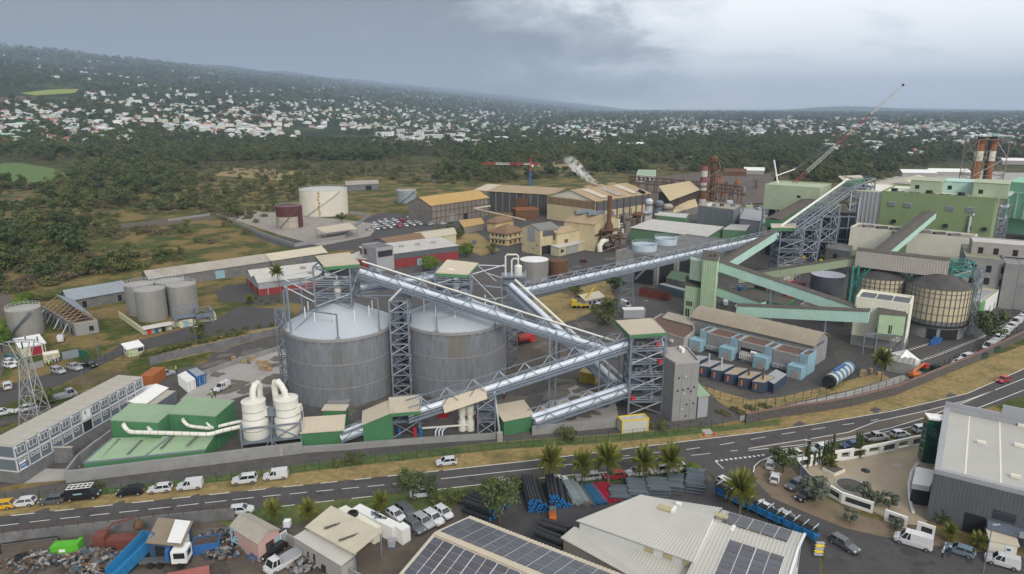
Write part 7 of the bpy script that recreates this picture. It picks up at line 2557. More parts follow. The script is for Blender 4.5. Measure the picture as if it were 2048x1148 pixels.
part('mast',MB().beam((q.x-.4,q.y+1.1,.1),(q.x-.4,q.y+1.1,2.8),.14).beam((q.x+.4,q.y+1.1,.1),(q.x+.4,q.y+1.1,2.8),.14).box((q.x,q.y+1.15,1.4),(.9,.1,1.0)),DARK,t)
for i in(-.55,.55):
 for j in(-.8,.7):
  part('wheel',MB().tube((q.x+i-.12,q.y+j,.35),(q.x+i+.12,q.y+j,.35),.35,12),RUBBER,t,True)
p,q=G(1636,1112),G(1642,1085)
t=thing('striped_ramp','yellow and grey striped steel ramp at the white hall corner','ramp',p)
for k in range(5):
 a=p.lerp(q,k/7)
 part('tread',MB().box(a+Zv(.3+.16*k),(1.3,.55,.14)),YELL if k%2 else GREYW,t)
 # -------------- workshop, containers, scrap yard
b=Bld('open_workshop','open workshop with patched cream sheet roof','workshop',poly_at([(613,1051),(708,1103),(761,1067),(662,1018)],4.2),.1,None)
b.mono(mat('patched cream sheet',(.5,.46,.36),.8,0,.1,.3,dirt=.4,dirtcol=(.35,.31,.24)),4.0,4.6,pitch=.5,over=.2)
for p_ in b.pts:
 strut('post',(p_.x,p_.y,0),(p_.x,p_.y,4.0),.2,STEEL,b.t)
part('back_wall',MB().prism([b.pts[3],b.pts[0],b.pts[0]+Vector((.3,.3,0)),b.pts[3]+Vector((.3,.3,0))],0,3.9),CONCD,b.t)
for f,g_,w_,h_ in((.35,.3,3.4,.5),(.72,.15,3.2,.4)):
 a=b.pts[0].lerp(b.pts[1],f).lerp(b.pts[3].lerp(b.pts[2],f),g_+.2)
 part('roof_patch',MB().box((a.x,a.y,4.32+.1*g_),(w_,h_,.1),-.62+1.2),BROOF,b.t)
b=Bld('white_lean_to','white sheet lean-to roof in front of the open workshop','lean-to',poly_at([(588,1070),(682,1127),(711,1110),(616,1059)],3.2),2.6,CONCL)
b.mono(WHR,2.9,3.4,pitch=.5,over=.1)
wall_run('block_wall','grey block wall in front of the workshop lean-to',[(570,1085),(600,1098),(690,1152),(740,1180)],1.8,.3,CONC)
for pts,lab,m in(([(704,1017),(720,1007),(800,1046),(784,1056)],'long white shipping container beside the parked cars',WHITEP),([(676,1017),(692,1010),(762,1052),(746,1060)],'long cream shipping container with a tyre on its roof',CREAMW),([(790,1052),(806,1043),(820,1052),(804,1062)],'short white container end beside the grey off-roader',WHITEP)):
 b=Bld('shipping_container',lab,'container',poly_at(pts,2.6),2.6,m,group='containers at the workshop')
 for i in range(4):
  cladding(b,i,m,.35,.06,.1,2.5)
 b.on(1,.3,.38,.1,2.5,STEEL_L,'lock_bar',.1)
q=G(706,1030,2.6)
solo('loose_tyre',MB().lathe((q.x,q.y,q.z),[(.45,0),(.85,.05),(.9,.3),(.85,.5),(.45,.55)],18,False),RUBBER,'big loose tyre on the cream container roof','tyre',q,smooth_=True)
sb=thing('scrap_heap','bundle of dark scrap sections on the white container roof','scrap',G(752,1028,2.65))
for k in range(7):
 q=G(745+k*3,1025+k*1.6,2.75)
 part('scrap_piece',MB().box(q,(random.uniform(.5,2.4),.3,.25),random.uniform(0,3)),random.choice((GREYD,STEEL,BLACKP)),sb)
for k,(px,lab)in enumerate((((577,1073),'white liquid tote on the block wall'),((783,1071),'white liquid tote stacked by the container end'),((784,1092),'grey liquid tote below the white one by the container end'))):
 q=G(*px)+Zv(1.8 if k==0 else 1.2 if k==1 else 0)
 t=thing('liquid_tote',lab,'tote',q,'liquid totes')
 part('bottle',MB().box(q+Zv(.62),(.95,.95,.9)),WHITEP if k<2 else GREYW,t)
 cg=MB()
 for z_ in(.18,.5,.8,1.1):
  for s_ in(-.52,.52):
   cg.beam(q+Vector((-.52,s_,z_)),q+Vector((.52,s_,z_)),.05).beam(q+Vector((s_,-.52,z_)),q+Vector((s_,.52,z_)),.05)
 part('cage',cg,STEEL_L,t)
 part('pallet',MB().box(q+Zv(.07),(1.1,1.1,.13)),BLUEP,t)
b=Bld('pink_house','small pink house with brown ribbed roof beside the road palms','house',poly_at([(515,1083),(557,1056),(501,1026),(461,1049)],3.6),3.4,mat('pink wall',(.5,.33,.29),.8,0,.08,.4))
b.gable(FIBRO,1.0,axis=1,over=.2,pitch=.4,gm=MATS['pink wall'])
b.on(0,1.4,2.7,1.2,2.3,GLASS,'window',frame=mat('brown frame',(.1,.05,.03)))
b.on(0,3.1,3.9,.1,2.3,SKYB,'door')
b.on(0,4.1,5.2,.1,2.4,GREYW,'door',frame=WHITEP)
b=Bld('blue_scrap_shed','dark blue shed with brown and white patched roof in the scrap yard','shed',poly_at([(296,1083),(362,1089),(382,1049),(319,1042)],3.3),3.2,mat('navy shed wall',(.04,.08,.14),.8,0,.2,.6))
ua2=(b.pts[1]-b.pts[0])
b.mono(mat('brown sheet',(.27,.22,.16),.85,0,.12,.4),3.3,3.7,pitch=.35)
c0,c1,c2_,c3=b.pts
part('white_roof_sheet',MB().slab([c0.lerp(c1,.58)+Zv(3.52),c1+Zv(3.52),c2_+Zv(3.92),c3.lerp(c2_,.52)+Zv(3.92)],.06),WHITEP,b.t)
b.on(0,1.0,2.6,.05,2.6,DARK,'doorway')
b.on(0,3.6,5.6,.05,2.6,DARK,'doorway')
b.on(1,1,3.5,1.0,2.8,WHITEP,'panel')
wall_run('scrap_yard_wall','long grey concrete wall between the road and the scrap yard',[(-30,1094),(0,1090),(120,1076),(272,1058),(419,1042),(470,1038)],2.0,.3,CONCD)
wt=thing('wall_posts','rusty fence posts along the scrap yard wall top','fence',G(200,1066,2))
for k in range(16):
 q=G(10+30*k,1090-(30*k)*.113,0)
 strut('post',q+Zv(2.0),q+Zv(3.0),.1,RUST,wt)
part('wire',MB().path([G(10+30*k,1090-30*k*.113)+Zv(2.8)for k in range(16)],.02,4),RUST,wt)
solo('drain_pipe',MB().path([G(2,1108),G(2,1108)+Zv(1.2),G(6,1106)+Zv(1.6),G(60,1098)+Zv(1.6),G(117,1091)+Zv(1.6),G(121,1090)+Zv(1.2),G(121,1090)],.12,8),DARK,'dark bent pipe running along the scrap yard wall','pipe',G(2,1108))
q=G(134,1108)
t=thing('green_machine','bright green machine housing at the scrap yard wall','machine',q)
GRM=mat('bright green paint',(.10,.42,.03),.5)
part('housing',MB().box((q.x,q.y,1.1),(3.6,1.7,1.5),.12),GRM,t)
part('end_hood',MB().box((q.x+1.95,q.y+.24,1.25),(.5,1.75,1.9),.12),GRM,t)
part('skid',MB().box((q.x,q.y,.17),(3.5,1.4,.34),.12),DARK,t)
part('white_plate',MB().box((q.x,q.y-.9,1.2),(.9,.1,.4),.12),WHITEP,t)
q=G(235,1098)
t=thing('scrap_baler','rust red scrap baler with raised red arm','machine',q)
RBM=mat('baler red oxide',(.17,.055,.04),.7,0,.2,.5,dirt=.4)
part('press_bed',MB().box((q.x+1.4,q.y+.5,1.1),(6.0,1.8,1.5),.12),RBM,t)
part('engine_box',MB().box((q.x-2.2,q.y,1.4),(1.7,2.0,2.8),.12),RBM,t)
part('ram_arm',MB().beam((q.x-2,q.y+1,2.6),(q.x-.9,q.y+1.4,3.6),.24).beam((q.x-.9,q.y+1.4,3.6),(q.x+2,q.y+2.2,4.0),.24),RBM,t)
part('grab',MB().lathe((q.x+2.4,q.y+2.2,1.9),[(.2,0),(.8,.6),(.6,1.2),(.2,1.8)],7),RUST,t)
part('drag_beam',MB().box((q.x-4.4,q.y-.8,.35),(5,.3,.3),.14),RBM,t)
p,q=G(228,1160),G(300,1108)
d=(q-p).normalized()+Zv(.22)
d.normalize()
s_=Vector((-d.y,d.x,0)).normalized()*1.2
n_=d.cross(s_.normalized())
if n_.z<0:
 n_=-n_
p=p+Zv(.3)
t=thing('tipped_skip','bright blue open skip tilted on its hook frame','skip',p)
SKP=mat('skip blue',(.025,.19,.40),.5,0,.12,.5,dirt=.2)
L_=7.2
part('floor_plate',MB().slab([p-s_,p+d*L_-s_,p+d*L_+s_,p+s_],.12),SKP,t)
for k in(-1,1):
 part('side_wall',MB().add([p+s_*k,p+d*L_+s_*k,p+d*L_+s_*k+n_*1.9,p+s_*k+n_*1.5,p+s_*k*.92,p+d*L_+s_*k*.92,p+d*L_+s_*k*.92+n_*1.9,p+s_*k*.92+n_*1.5],((0,1,2,3),(7,6,5,4),(3,2,6,7),(0,3,7,4),(1,5,6,2))),SKP,t)
 for j in range(7):
  c=p+d*(.4+j*1.08)+s_*k*1.03
  part('side_rib',MB().beam(c,c+n_*1.6,.14),SKP,t)
part('tail_wall',MB().slab([p+d*L_-s_,p+d*(L_+.1)-s_+n_*1.9,p+d*(L_+.1)+s_+n_*1.9,p+d*L_+s_],.1),SKP,t)
b=Bld('red_container','faded red container roof at the bottom of the scrap yard','container',poly_at([(335,1146),(418,1130),(420,1175),(330,1190)],2.6),2.6,mat('faded red lid',(.36,.12,.1),.8,0,.12,.4))
b=Bld('blue_scrap_bin','long blue open bin full of tyres and scrap','bin',rect((384,1112),(440,1104),2.4),1.5,BLUEP)
b.flat(mat('mixed scrap',(.07,.06,.055),1,0,.5,3),.15,BLUEP,.12)
SCR=[mat('scrap sheet grey',(.16,.165,.17),.6,.2),mat('scrap sheet white',(.28,.28,.27),.7),RUST,BLACKP,mat('scrap dull blue',(.05,.08,.11),.7),mat('scrap brown',(.18,.12,.08),.8)]
def heap(label,cx,cy,rx,ry,n,hmax,big):
 t=thing('scrap_heap',label,'scrap heap',G(cx,cy),'scrap heaps in the scrap yard')
 mbs={}
 for k in range(n):
  a,r=random.uniform(0,6.28),sqrt(random.random())
  q=G(cx+rx*r*cos(a),cy+ry*r*sin(a))
  q.z=random.uniform(.02,hmax*(1-r*.8))+.1
  M=Matrix.Translation(q)@Matrix.Rotation(random.uniform(0,6),4,'Z')@Matrix.Rotation(random.uniform(-.9,.9),4,'X')
  s=(random.uniform(.15,big),random.uniform(.15,big*.6),random.uniform(.05,.4))
  if k<40:
   part('scrap_sheet',MB().box((0,0,0),(s[0]*1.7,s[1]*1.7,.08+.2*random.random()),M=M),random.choice((SCR[0],SCR[0],SCR[1],SCR[5],SCR[3])),t)
  else:
   mbs.setdefault(random.choice((0,0,1,2,3,3,4,5)),MB()).box((0,0,0),s,M=M)
 for i,mb in mbs.items():
  part('loose_scrap',mb,SCR[i],t)['kind']='stuff'
heap('heap of bent grey sheet metal in front of the tilted blue skip',190,1124,62,24,900,2.0,1.3)
heap('heap of engines and tyres beside the bright green machine',95,1116,55,13,330,1.2,1.0)
heap('scrap strewn between the blue shed and the pink house',445,1090,52,30,640,1.3,1.0)
heap('parts strewn under the long container wall',600,1128,36,16,220,.8,.8)
heap('scattered scrap in the dirt at the scrap yard corner',40,1132,50,14,90,.25,.5)
TY=MB().lathe((0,0,0),[(.22,.02),(.42,0),(.48,.06),(.48,.22),(.42,.28),(.22,.26),(.22,.02)],14,False).mesh('tyre',smooth_=True)
TY.materials.append(RUBBER)
for k,(px,n)in enumerate((((612,1112),5),((622,1120),6),((634,1128),7),((650,1142),4),((38,1120),3),((52,1118),3))):
 q=G(*px)
 t=thing('tyre_stack',['tyre stack nearest the block wall corner','tyre stack second from the block wall corner','tallest tyre stack by the block wall','short tyre stack at the picture edge by the wall','tyre pile left of the engines','tyre pile beside the engines at the wall'][k],'tyre stack',q,'stacks of old tyres')
 for j in range(n):
  piece('tyre',TY,t,q+Vector((random.uniform(-.06,.06),random.uniform(-.06,.06),j*.28)))
for px,lab in(((505,1122),'cobalt blue tub of rubble beside the pink house, outer one'),((515,1116),'cobalt blue tub beside the pink house wall')):
 q=G(*px)
 t=thing('blue_tub',lab,'tub',q,'blue tubs')
 part('tub_wall',MB().lathe(q,[(.75,0),(.9,.9),(.82,.9),(.7,.12)],4,False),BLUEP,t)
 part('contents',MB().lathe(q,[(.7,.1),(.78,.6),(.1,.8)],8),SCR[5],t)
b=Bld('tote_rack','blue steel rack holding drums and a tote beside the pink house','rack',rect((466,1100),(496,1096),2),.1,None)
lattice(b.t,b.pts,0,3.4,2,.14,S=SKYB,floors=(1.7,),cross=False)
for k in range(3):
 part('drum',MB().cyl((b.c.x-1+k,b.c.y),.35,1.85,2.8,12),(BLACKP,GREYD,WHITEP)[k],b.t,True)
 # -------------- grey warehouse, plaza and its white frame wall
c0,c1=flat2(G(1868,945,8.8)),flat2(G(2048,990,8.8))
uw=(c1-c0).normalized()
vw=Vector((-uw.y,uw.x,0))
bl=flat2(G(1911,822,8.8))
dw=(bl-c0).dot(vw)
P=[c0,c0+uw*34,c0+uw*34+vw*dw,c0+vw*dw]
b=Bld('grey_warehouse','big dark grey warehouse with pale flat roof and parapet','warehouse',P,8.7,GREYD)
cladding(b,0,GREYD,.5,.02,.1,8.6)
b.flat(mat('pale membrane roof',(.44,.43,.395),.8,0,.05,.12,dirt=.15,dirtcol=(.44,.42,.37)),.75,GREYW,.9)
for f in(.12,.26,.4,.56,.72,.9):
 q=P[3]+uw*34*f
 part('roof_seam',MB().prism([P[0]+uw*34*f+vw*.9,P[0]+uw*(34*f+.25)+vw*.9,q+uw*.25-vw,q-vw],8.77,8.785),CREAMW,b.t)
for(x,y)in((1963,885),(2038,891),(2031,953),(2044,851)):
 q=G(x,y,9)
 part('roof_vent',MB().box((q.x,q.y,9.05),(1.3,.6,.5),atan2(uw.y,uw.x)),CREAMW,b.t)
part('raised_parapet',MB().prism([P[3]+uw*.05,P[3]+uw*9,P[3]+uw*9-vw*.4,P[3]+uw*.05-vw*.4],9.46,10.4).prism([P[3]+uw*9.02,P[3]+uw*34,P[3]+uw*34-vw*.4,P[3]+uw*9.02-vw*.4],9.46,12.0),GREYW,b.t)
b.on(0,8.5,11.5,3.6,5.2,GLASS,'window')
b.on(0,13.0,16.0,3.0,5.9,DARK,'shutter')
b.on(0,5.0,7.8,.05,3.4,DARK,'doorway')
cp=thing('canopy_dock','blue grey loading canopy across the warehouse front','canopy',P[0]+uw*16)
part('canopy_slab',MB().prism([P[0]+uw*8-vw*2.6,P[0]+uw*34-vw*2.6,P[0]+uw*34-vw*.1,P[0]+uw*8-vw*.1],2.9,3.25),mat('canopy blue grey',(.13,.16,.2),.6),cp)
part('parapet',MB().prism([P[0]+uw*12-vw*2.7,P[0]+uw*34-vw*2.7,P[0]+uw*34-vw*2.62,P[0]+uw*12-vw*2.62],3.0,4.0),GREYW,cp)
for k in(8.3,16,24):
 strut('post',P[0]+uw*k-vw*2.4,P[0]+uw*k-vw*2.4+Zv(2.9),.22,MATS['canopy blue grey'],cp)
g_=G(1866,912)
GT=mat('green tinted glazing',(.01,.085,.05),.08,0,.2,.5,spec=.8)
P2=[G(1843,925),G(1877,930),G(1877,930)+Vector((.6,2.4,0)),G(1843,925)+Vector((.6,2.4,0))]
gt=Bld('glass_stair_tower','tall green glass stair tower with white cap','tower',P2,9.0,GT)
gt.flat(WHITEP,.3,WHITEP)
for k in range(1,7):
 gt.on(0,.02,gt.length(0)-.02,1.28*k,1.28*k+.06,GREENP,'glazing_bar',.05)
for k in range(1,3):
 gt.on(0,gt.length(0)*k/3,gt.length(0)*k/3+.06,.1,8.9,GREENP,'glazing_bar',.04)
wb=Bld('white_entrance_box','white entrance box with black glass below it','entrance',poly_at([(1824,968),(1860,974),(1872,942),(1832,934)],3.8),3.9,WHITEP,2.9)
part('glass_wall',MB().prism([wb.c+(p_-wb.c)*.96 for p_ in wb.pts],.05,2.89),GLASS,wb.t)
wb2=Bld('white_balcony_box','open white balcony box beside the green glass tower','balcony',poly_at([(1876,886),(1894,890),(1899,868),(1882,863)],6),6,WHITEP,4.6)
wb2.flat(GREYR,.6,WHITEP,.25)
def frame_wall(label,px,h,n):
 pts=polyline(px)
 t=thing('frame_wall',label,'wall',pts[0])
 for a,c in zip(pts,pts[1:]):
  L=(c-a).length
  k_=max(1,round(L/3.4))
  d=(c-a).normalized()
  s=Vector((-d.y,d.x,0))*.2
  for i in range(k_):
   x0,x1=a+d*(L*i/k_),a+d*(L*(i+1)/k_)
   w_=.6
   for(p_,q_,z0,z1)in((x0,x0+d*w_,0,h),(x1-d*w_*.6,x1-d*.01,0,h),(x0+d*(w_+.003),x1-d*(w_*.6+.003),h-.5,h),(x0+d*(w_+.003),x1-d*(w_*.6+.003),0,.5)):
    part('frame_panel',MB().prism([p_-s,q_-s,q_+s,p_+s],z0,z1),WHITEP,t)
   if i%2==0:
    m_=s*.3
    part('glass_pane',MB().prism([x0+d*.61-m_,x1-d*.37-m_,x1-d*.37+m_,x0+d*.61+m_],.51,h-.51),GLASS,t)
frame_wall('white frame wall with openings along the road side of the plaza',[(1592,938),(1650,925),(1700,918),(1760,907),(1848,888)],2.2,9)
frame_wall('white frame wall on the street side of the plaza',[(1650,986),(1682,1005),(1745,1026)],2.0,4)
frame_wall('white frame wall pieces near the white van',[(1768,1040),(1812,1056)],2.0,2)
frame_wall('white frame wall end by the warehouse shrubs',[(1832,1064),(1868,1076)],2.0,2)
wall_run('garden_wall','pale grey solid garden wall at the plaza corner',[(1592,938),(1618,968),(1650,985)],1.9,.25,GREYW)
q0=G(1880,955)
t=thing('curved_ramp_wall','curved white kerb wall between plaza and warehouse','wall',q0)
part('kerb_wall',MB().path([G(x,y)+Zv(.3)for x,y in((1836,928),(1824,945),(1818,970),(1819,1000),(1826,1028))],.28,4),WHITEP,t)
for c,r,m,lab in(((1702,972),2.4,mat('dark garden soil',(.1,.09,.08),1,0,.3,1),'round planting bed in the middle of the plaza'),):
 g=G(*c)
 t=thing('round_bed',lab,'planting bed',g)
 part('soil',MB().lathe(g,[(r,.05),(r,.12)],28),m,t)
 part('edging',MB().lathe(g,[(r+.003,0),(r+.3,0),(r+.3,.16),(r+.003,.16)],28,False),GREYW,t)
t=thing('raised_planter','low cream planter with shrubs on the plaza','planter',G(1665,945))
P=[G(1644,942),G(1668,954),G(1690,945),G(1664,934)]
part('planter_wall',MB().prism(P,.05,.7),CREAMW,t)
part('soil',MB().prism([sum(P,Vector())/4+(p_-sum(P,Vector())/4)*.9 for p_ in P],.703,.74),DIRT,t)
solo('black_tarpaulin',MB().lathe(G(1731,942),[(.9,.05),(.6,.3),(.1,.45)],6),BLACKP,'crumpled black tarpaulin on the plaza','tarpaulin',G(1731,942))
flat('hatch',[(1788,925),(1806,928),(1804,936),(1784,932)],CONCL,.06)
cs=Bld('substation_hut','small cream street hut with tan roof beside the parked van','hut',rect((1975,1108),(2030,1120),2.6),2.5,CREAMW)
cs.mono(CREAM,2.5,2.8,over=.2)
cs.on(0,2.0,3.0,.1,2.1,WHITEP,'door')
cs.on(0,2.2,2.7,1.3,1.7,BLUEP,'notice',.09)
flat('concrete_hatch',[(1402,858),(1420,857),(1428,868),(1409,869)],CONCL,.06)
for px,lab in(((1408,871),'small red and white cone by the drain hatch, road side left'),((1428,870),'small red and white cone by the drain hatch corner')):
 g=G(*px)
 t=thing('traffic_cone',lab,'cone',g,'cones at the drain hatch')
 part('cone_body',MB().lathe(g,[(.25,.05),(.03,.8)],10),REDB,t,True)
 part('cone_base',MB().box(g+Zv(.025),(.55,.55,.05)),REDB,t)
pa,pb_=G(37,870),G(84,862)
t=thing('power_pylon','galvanised lattice power pylon by the site offices','pylon',(pa+pb_)/2)
c=(pa+pb_)/2+Vector((0,2.4,0))
PY=mat('pylon zinc',(.36,.37,.38),.6,.2)
zp=[0,4,8,12,15.5]
wd=[2.4,1.95,1.5,1.05,.8]
ztp=15.5
for k in range(4):
 for i in range(4):
  s0,s1=((-1,-1),(1,-1),(1,1),(-1,1))[i],((-1,-1),(1,-1),(1,1),(-1,1))[(i+1)%4]
  a0=c+Vector((s0[0]*wd[k],s0[1]*wd[k],zp[k]))
  a1=c+Vector((s0[0]*wd[k+1],s0[1]*wd[k+1],zp[k+1]))
  b0_=c+Vector((s1[0]*wd[k],s1[1]*wd[k],zp[k]))
  b1_=c+Vector((s1[0]*wd[k+1],s1[1]*wd[k+1],zp[k+1]))
  strut('leg',a0,a1,.18,PY,t)
  strut('brace',a0,b1_,.1,PY,t)
  strut('brace',b0_,a1,.1,PY,t)
  strut('girt',a1,b1_,.1,PY,t)
for sgn in(-1,1):
 for j in(-.8,.8):
  strut('fork',c+Vector((sgn*.8,j,15.5)),c+Vector((sgn*2.2,j,19.6)),.15,PY,t)
  strut('fork_brace',c+Vector((-sgn*.8,j,15.5)),c+Vector((sgn*1.6,j,18.0)),.09,PY,t)
 strut('cross_arm',c+Vector((sgn*2.2,0,19.6)),c+Vector((sgn*4.6,0,18.9)),.13,PY,t)
 strut('cross_arm',c+Vector((sgn*1.9,0,18.3)),c+Vector((sgn*4.6,0,18.9)),.1,PY,t)
 part('insulator',MB().cyl((c.x+sgn*4.4,c.y),.13,17.2,18.8,8),DARK,t)
part('insulator',MB().cyl((c.x,c.y),.13,17.9,19.5,8),DARK,t)
for j in(-.8,.8):
 strut('cross_beam',c+Vector((-2.4,j,19.6)),c+Vector((2.4,j,19.6)),.14,PY,t)
 for k in range(4):
  strut('brace',c+Vector((-2.2+1.1*k,j,19.6)),c+Vector((-1.1+1.1*k,-j,19.6)),.08,PY,t)
  # -------------- vehicles
KINDS={'hatchback':(4.05,.86,1.48,.93,.98,.28,-1.45,-1.92,None),'estate':(4.65,.88,1.5,.93,1.0,.3,-1.75,-2.18,None),'suv':(4.4,.92,1.66,1.03,1.0,.4,-1.75,-2.1,None),'small_van':(4.4,.9,1.85,1.05,1.25,.62,-.2,-.25,-.2),'panel_van':(5.3,.98,2.25,1.15,1.85,1.15,.4,.35,.38),'pickup':(5.2,.92,1.76,1.05,1.2,.55,-.75,-.95,None),'flatbed_truck':(5.6,.98,2.1,1.15,2.3,1.9,.85,.8,None)}
CPAINT={k:mat('car paint '+k,c,.28,.1,.03,.5,spec=.6)for k,c in(('white',(.64,.65,.66)),('black',(.015,.016,.018)),('grey',(.11,.12,.13)),('silver',(.38,.39,.4)),('red',(.38,.02,.025)),('yellow',(.7,.4,.02)),('blue',(.04,.09,.2)),('steel',(.17,.24,.3)),('teal',(.05,.16,.17)),('maroon',(.1,.02,.03)))}
WHE=MB().tube((0,-.1,0),(0,.1,0),.33,14).mesh('tyre',smooth_=True)
WHE.materials.append(RUBBER)
RIM=MB().tube((0,-.115,0),(0,.115,0),.2,10).mesh('rim')
RIM.materials.append(RIMM)
PROTO={}
def car_proto(kind,name):
 L,w,H,belt,wf,wt_,rt,rf,cargo=KINDS[kind]
 t=thing(name,'','car')
 paint=CPAINT['white']
 h2=L/2
 st=[(-h2,.55,belt-.1,.86),(-h2+.12,.3,belt,.95),(-h2+.9,.24,belt+.02,1),(wf-.1,.24,belt,1),(wf+.35,.24,belt-.06,.99),(h2-.25,.26,belt-.2,.94),(h2,.42,belt-.42,.8)]
 if kind=='pickup':
  st[1]=(-h2+.1,.4,belt-.08,.97)
 mb=MB()
 for(x,z0,z1,k)in st:
  ww=w*k
  zm=z0+(z1-z0)*.55
  mb.v+=[(x,-ww*.9,z0),(x,-ww,zm),(x,-ww*.93,z1),(x,ww*.93,z1),(x,ww,zm),(x,ww*.9,z0)]
 for i in range(len(st)-1):
  for j in range(6):
   mb.f.append((i*6+j,i*6+(j+1)%6,(i+1)*6+(j+1)%6,(i+1)*6+j))
 mb.f+=[(5,4,3,2,1,0),tuple(len(mb.v)-6+j for j in range(6))]
 part('body',mb,paint,t,True)
 a,c=w*.9,w*.74
 ro=.05
 g=MB()
 g.add([(wf,-a,belt-.02),(wf,a,belt-.02),(rf,a,belt-.02),(rf,-a,belt-.02),(wt_,-c,H-ro),(wt_,c,H-ro),(rt,c,H-ro),(rt,-c,H-ro)],((0,1,5,4),(1,2,6,5),(2,3,7,6),(3,0,4,7)))
 part('windows',g,CARGL,t)
 part('roof',MB().add([(wt_+.06,-c-.03,H-ro),(wt_+.06,c+.03,H-ro),(rt-.06,c+.03,H-ro),(rt-.06,-c-.03,H-ro),(wt_-.15,-c+.08,H),(wt_-.15,c-.08,H),(rt+.12,c-.08,H),(rt+.12,-c+.08,H)],((0,1,5,4),(1,2,6,5),(2,3,7,6),(3,0,4,7),(4,5,6,7),(3,2,1,0))),paint,t)
 for s in(-1,1):
  for(x0,x1)in((wf,wt_),(rf,rt),((wf+rf)/2-.1,(wt_+rt)/2-.1)):
   part('pillar',MB().beam((x0,s*(a+.01),belt-.04),(x1,s*(c+.01),H-ro),.09),paint,t)
  part('headlight',MB().box((h2-.2,s*w*.62,belt-.3),(.3,.34,.16)),LAMPG,t)
  part('tail_light',MB().box((-h2+.1,s*w*.74,belt-.14),(.22,.2,.26)),TAILR,t)
  part('mirror',MB().box((wf-.25,s*(w+.08),belt+.1),(.16,.2,.14)),paint,t)
  for x in(h2-.85,-h2+.8):
   o=piece('wheel',WHE,t,(x,s*(w-.1),.33))
   piece('rim',RIM,o,(0,0,0)).location=(0,s*.0,0)
 part('number_plate',MB().box((-h2-.01,0,.75),(.04,.5,.12)),PLATE,t)
 if cargo is not None:
  part('cargo_body',MB().add([(cargo,-a,belt-.03),(cargo,a,belt-.03),(-h2+.03,a,belt-.03),(-h2+.03,-a,belt-.03),(cargo,-c-.03,H-.01),(cargo,c+.03,H-.01),(-h2+.12,c+.03,H-.02),(-h2+.12,-c-.03,H-.02)],((0,1,5,4),(1,2,6,5),(2,3,7,6),(3,0,4,7),(4,5,6,7))),paint,t)
 if kind=='pickup':
  part('cargo_bed',MB().bx(-h2+.15,rf-.1,-w*.82,w*.82,belt-.1,belt+.035),DARK,t)
 if kind=='flatbed_truck':
  part('deck',MB().bx(-h2,.7,-w,w,belt-.05,belt+.08).bx(-h2,-h2+.06,-w,w,belt+.08,belt+.5).bx(.6,.7,-w,w,belt+.08,belt+.9),GREYW,t)
 return t
def car(kind,px,nose,colr,label,group=None,name=None):
 name=name or{'hatchback':'parked_car','estate':'estate_car','suv':'suv','small_van':'small_van','panel_van':'panel_van','pickup':'pickup_truck','flatbed_truck':'flatbed_truck'}[kind]
 a=G(*px)
 b=G(px[0]+nose[0],px[1]+nose[1])
 rz=atan2(b.y-a.y,b.x-a.x)
 if kind not in PROTO:
  t=PROTO[kind]=car_proto(kind,name)
 else:
  t=copy_tree(PROTO[kind])
  t.name=name
 t.location=(a.x,a.y,.05)
 t.rotation_euler=(0,0,rz)
 t['label']=label
 t['category']={'suv':'car','hatchback':'car','estate':'car','small_van':'van','panel_van':'van','pickup':'pickup truck','flatbed_truck':'truck'}[kind]
 if group:
  t['group']=group
 elif 'group' in t:
  del t['group']
 for ch in t.children:
  if ch.name.split('.')[0]in('body','roof','pillar','mirror','cargo_body'):
   ch.material_slots[0].link='OBJECT'
   ch.material_slots[0].material=CPAINT[colr]
 return t
GV='cars parked along the main road'
LT_,RT_=(-45,5),(45,-5)
for a in(('hatchback',(4,1017),LT_,'yellow','yellow car cut by the picture edge on the road verge'),('hatchback',(47,1011),LT_,'white','white hatchback between the yellow car and a dark hatchback'),('hatchback',(105,1006),LT_,'grey','dark grey hatchback beside the black roof rack van'),('panel_van',(168,997),RT_,'black','black panel van with white roof rack and blue emblem'),('suv',(262,989),LT_,'black','black SUV on the verge below the green building'),('hatchback',(321,983),LT_,'white','white hatchback between the black SUV and a white small van'),('small_van',(381,977),LT_,'white','white small van next to the white hatchback on the verge'),('suv',(490,965),LT_,'white','white SUV with dark rear quarter below the filter vessels'),('small_van',(552,957),LT_,'white','white small van with side windows beside the white SUV'),('hatchback',(893,929),LT_,'white','lone white hatchback on the dry verge below the conveyor'),('hatchback',(483,1026),RT_,'white','white car behind the scrap yard wall by the pink house'),('suv',(845,992),LT_,'white','white SUV half hidden by the twin road trees'),('estate',(1006,972),RT_,'silver','silver car partly hidden by the bushy tree'),('hatchback',(1056,970),LT_,'black','dark car behind the black pipe stack'),('hatchback',(1116,967),RT_,'white','white car under the yellowest coconut palm'),('estate',(1176,960),LT_,'silver','silver coupe between two coconut palms'),('hatchback',(1228,957),LT_,'red','red hatchback parked by the palms'),('hatchback',(1274,950),LT_,'white','white hatchback next to the red one'),('suv',(1320,945),LT_,'white','white SUV behind the slate pipes'),('hatchback',(1352,941),LT_,'white','white car by the round clipped bush')):
 car(*a,group=GV)
for a in(('suv',(812,1028),(20,14),'grey','dark grey SUV with black roof at the workshop'),('hatchback',(792,1036),(20,14),'white','white car squeezed behind the white container'),('suv',(829,1060),(20,14),'grey','grey boxy off-roader beside the white container'),('suv',(847,1050),(20,14),'silver','silver grey SUV in the middle of the workshop row'),('suv',(867,1043),(20,14),'white','white SUV with black sunroof at the workshop'),('hatchback',(887,1031),(20,14),'white','white hatchback at the end of the workshop row'),('estate',(546,1108),(-22,14),'black','black car with maroon roof at the pink house'),('flatbed_truck',(566,1132),(-22,13),'white','small white flatbed truck loaded with scrap')):
 car(*a)
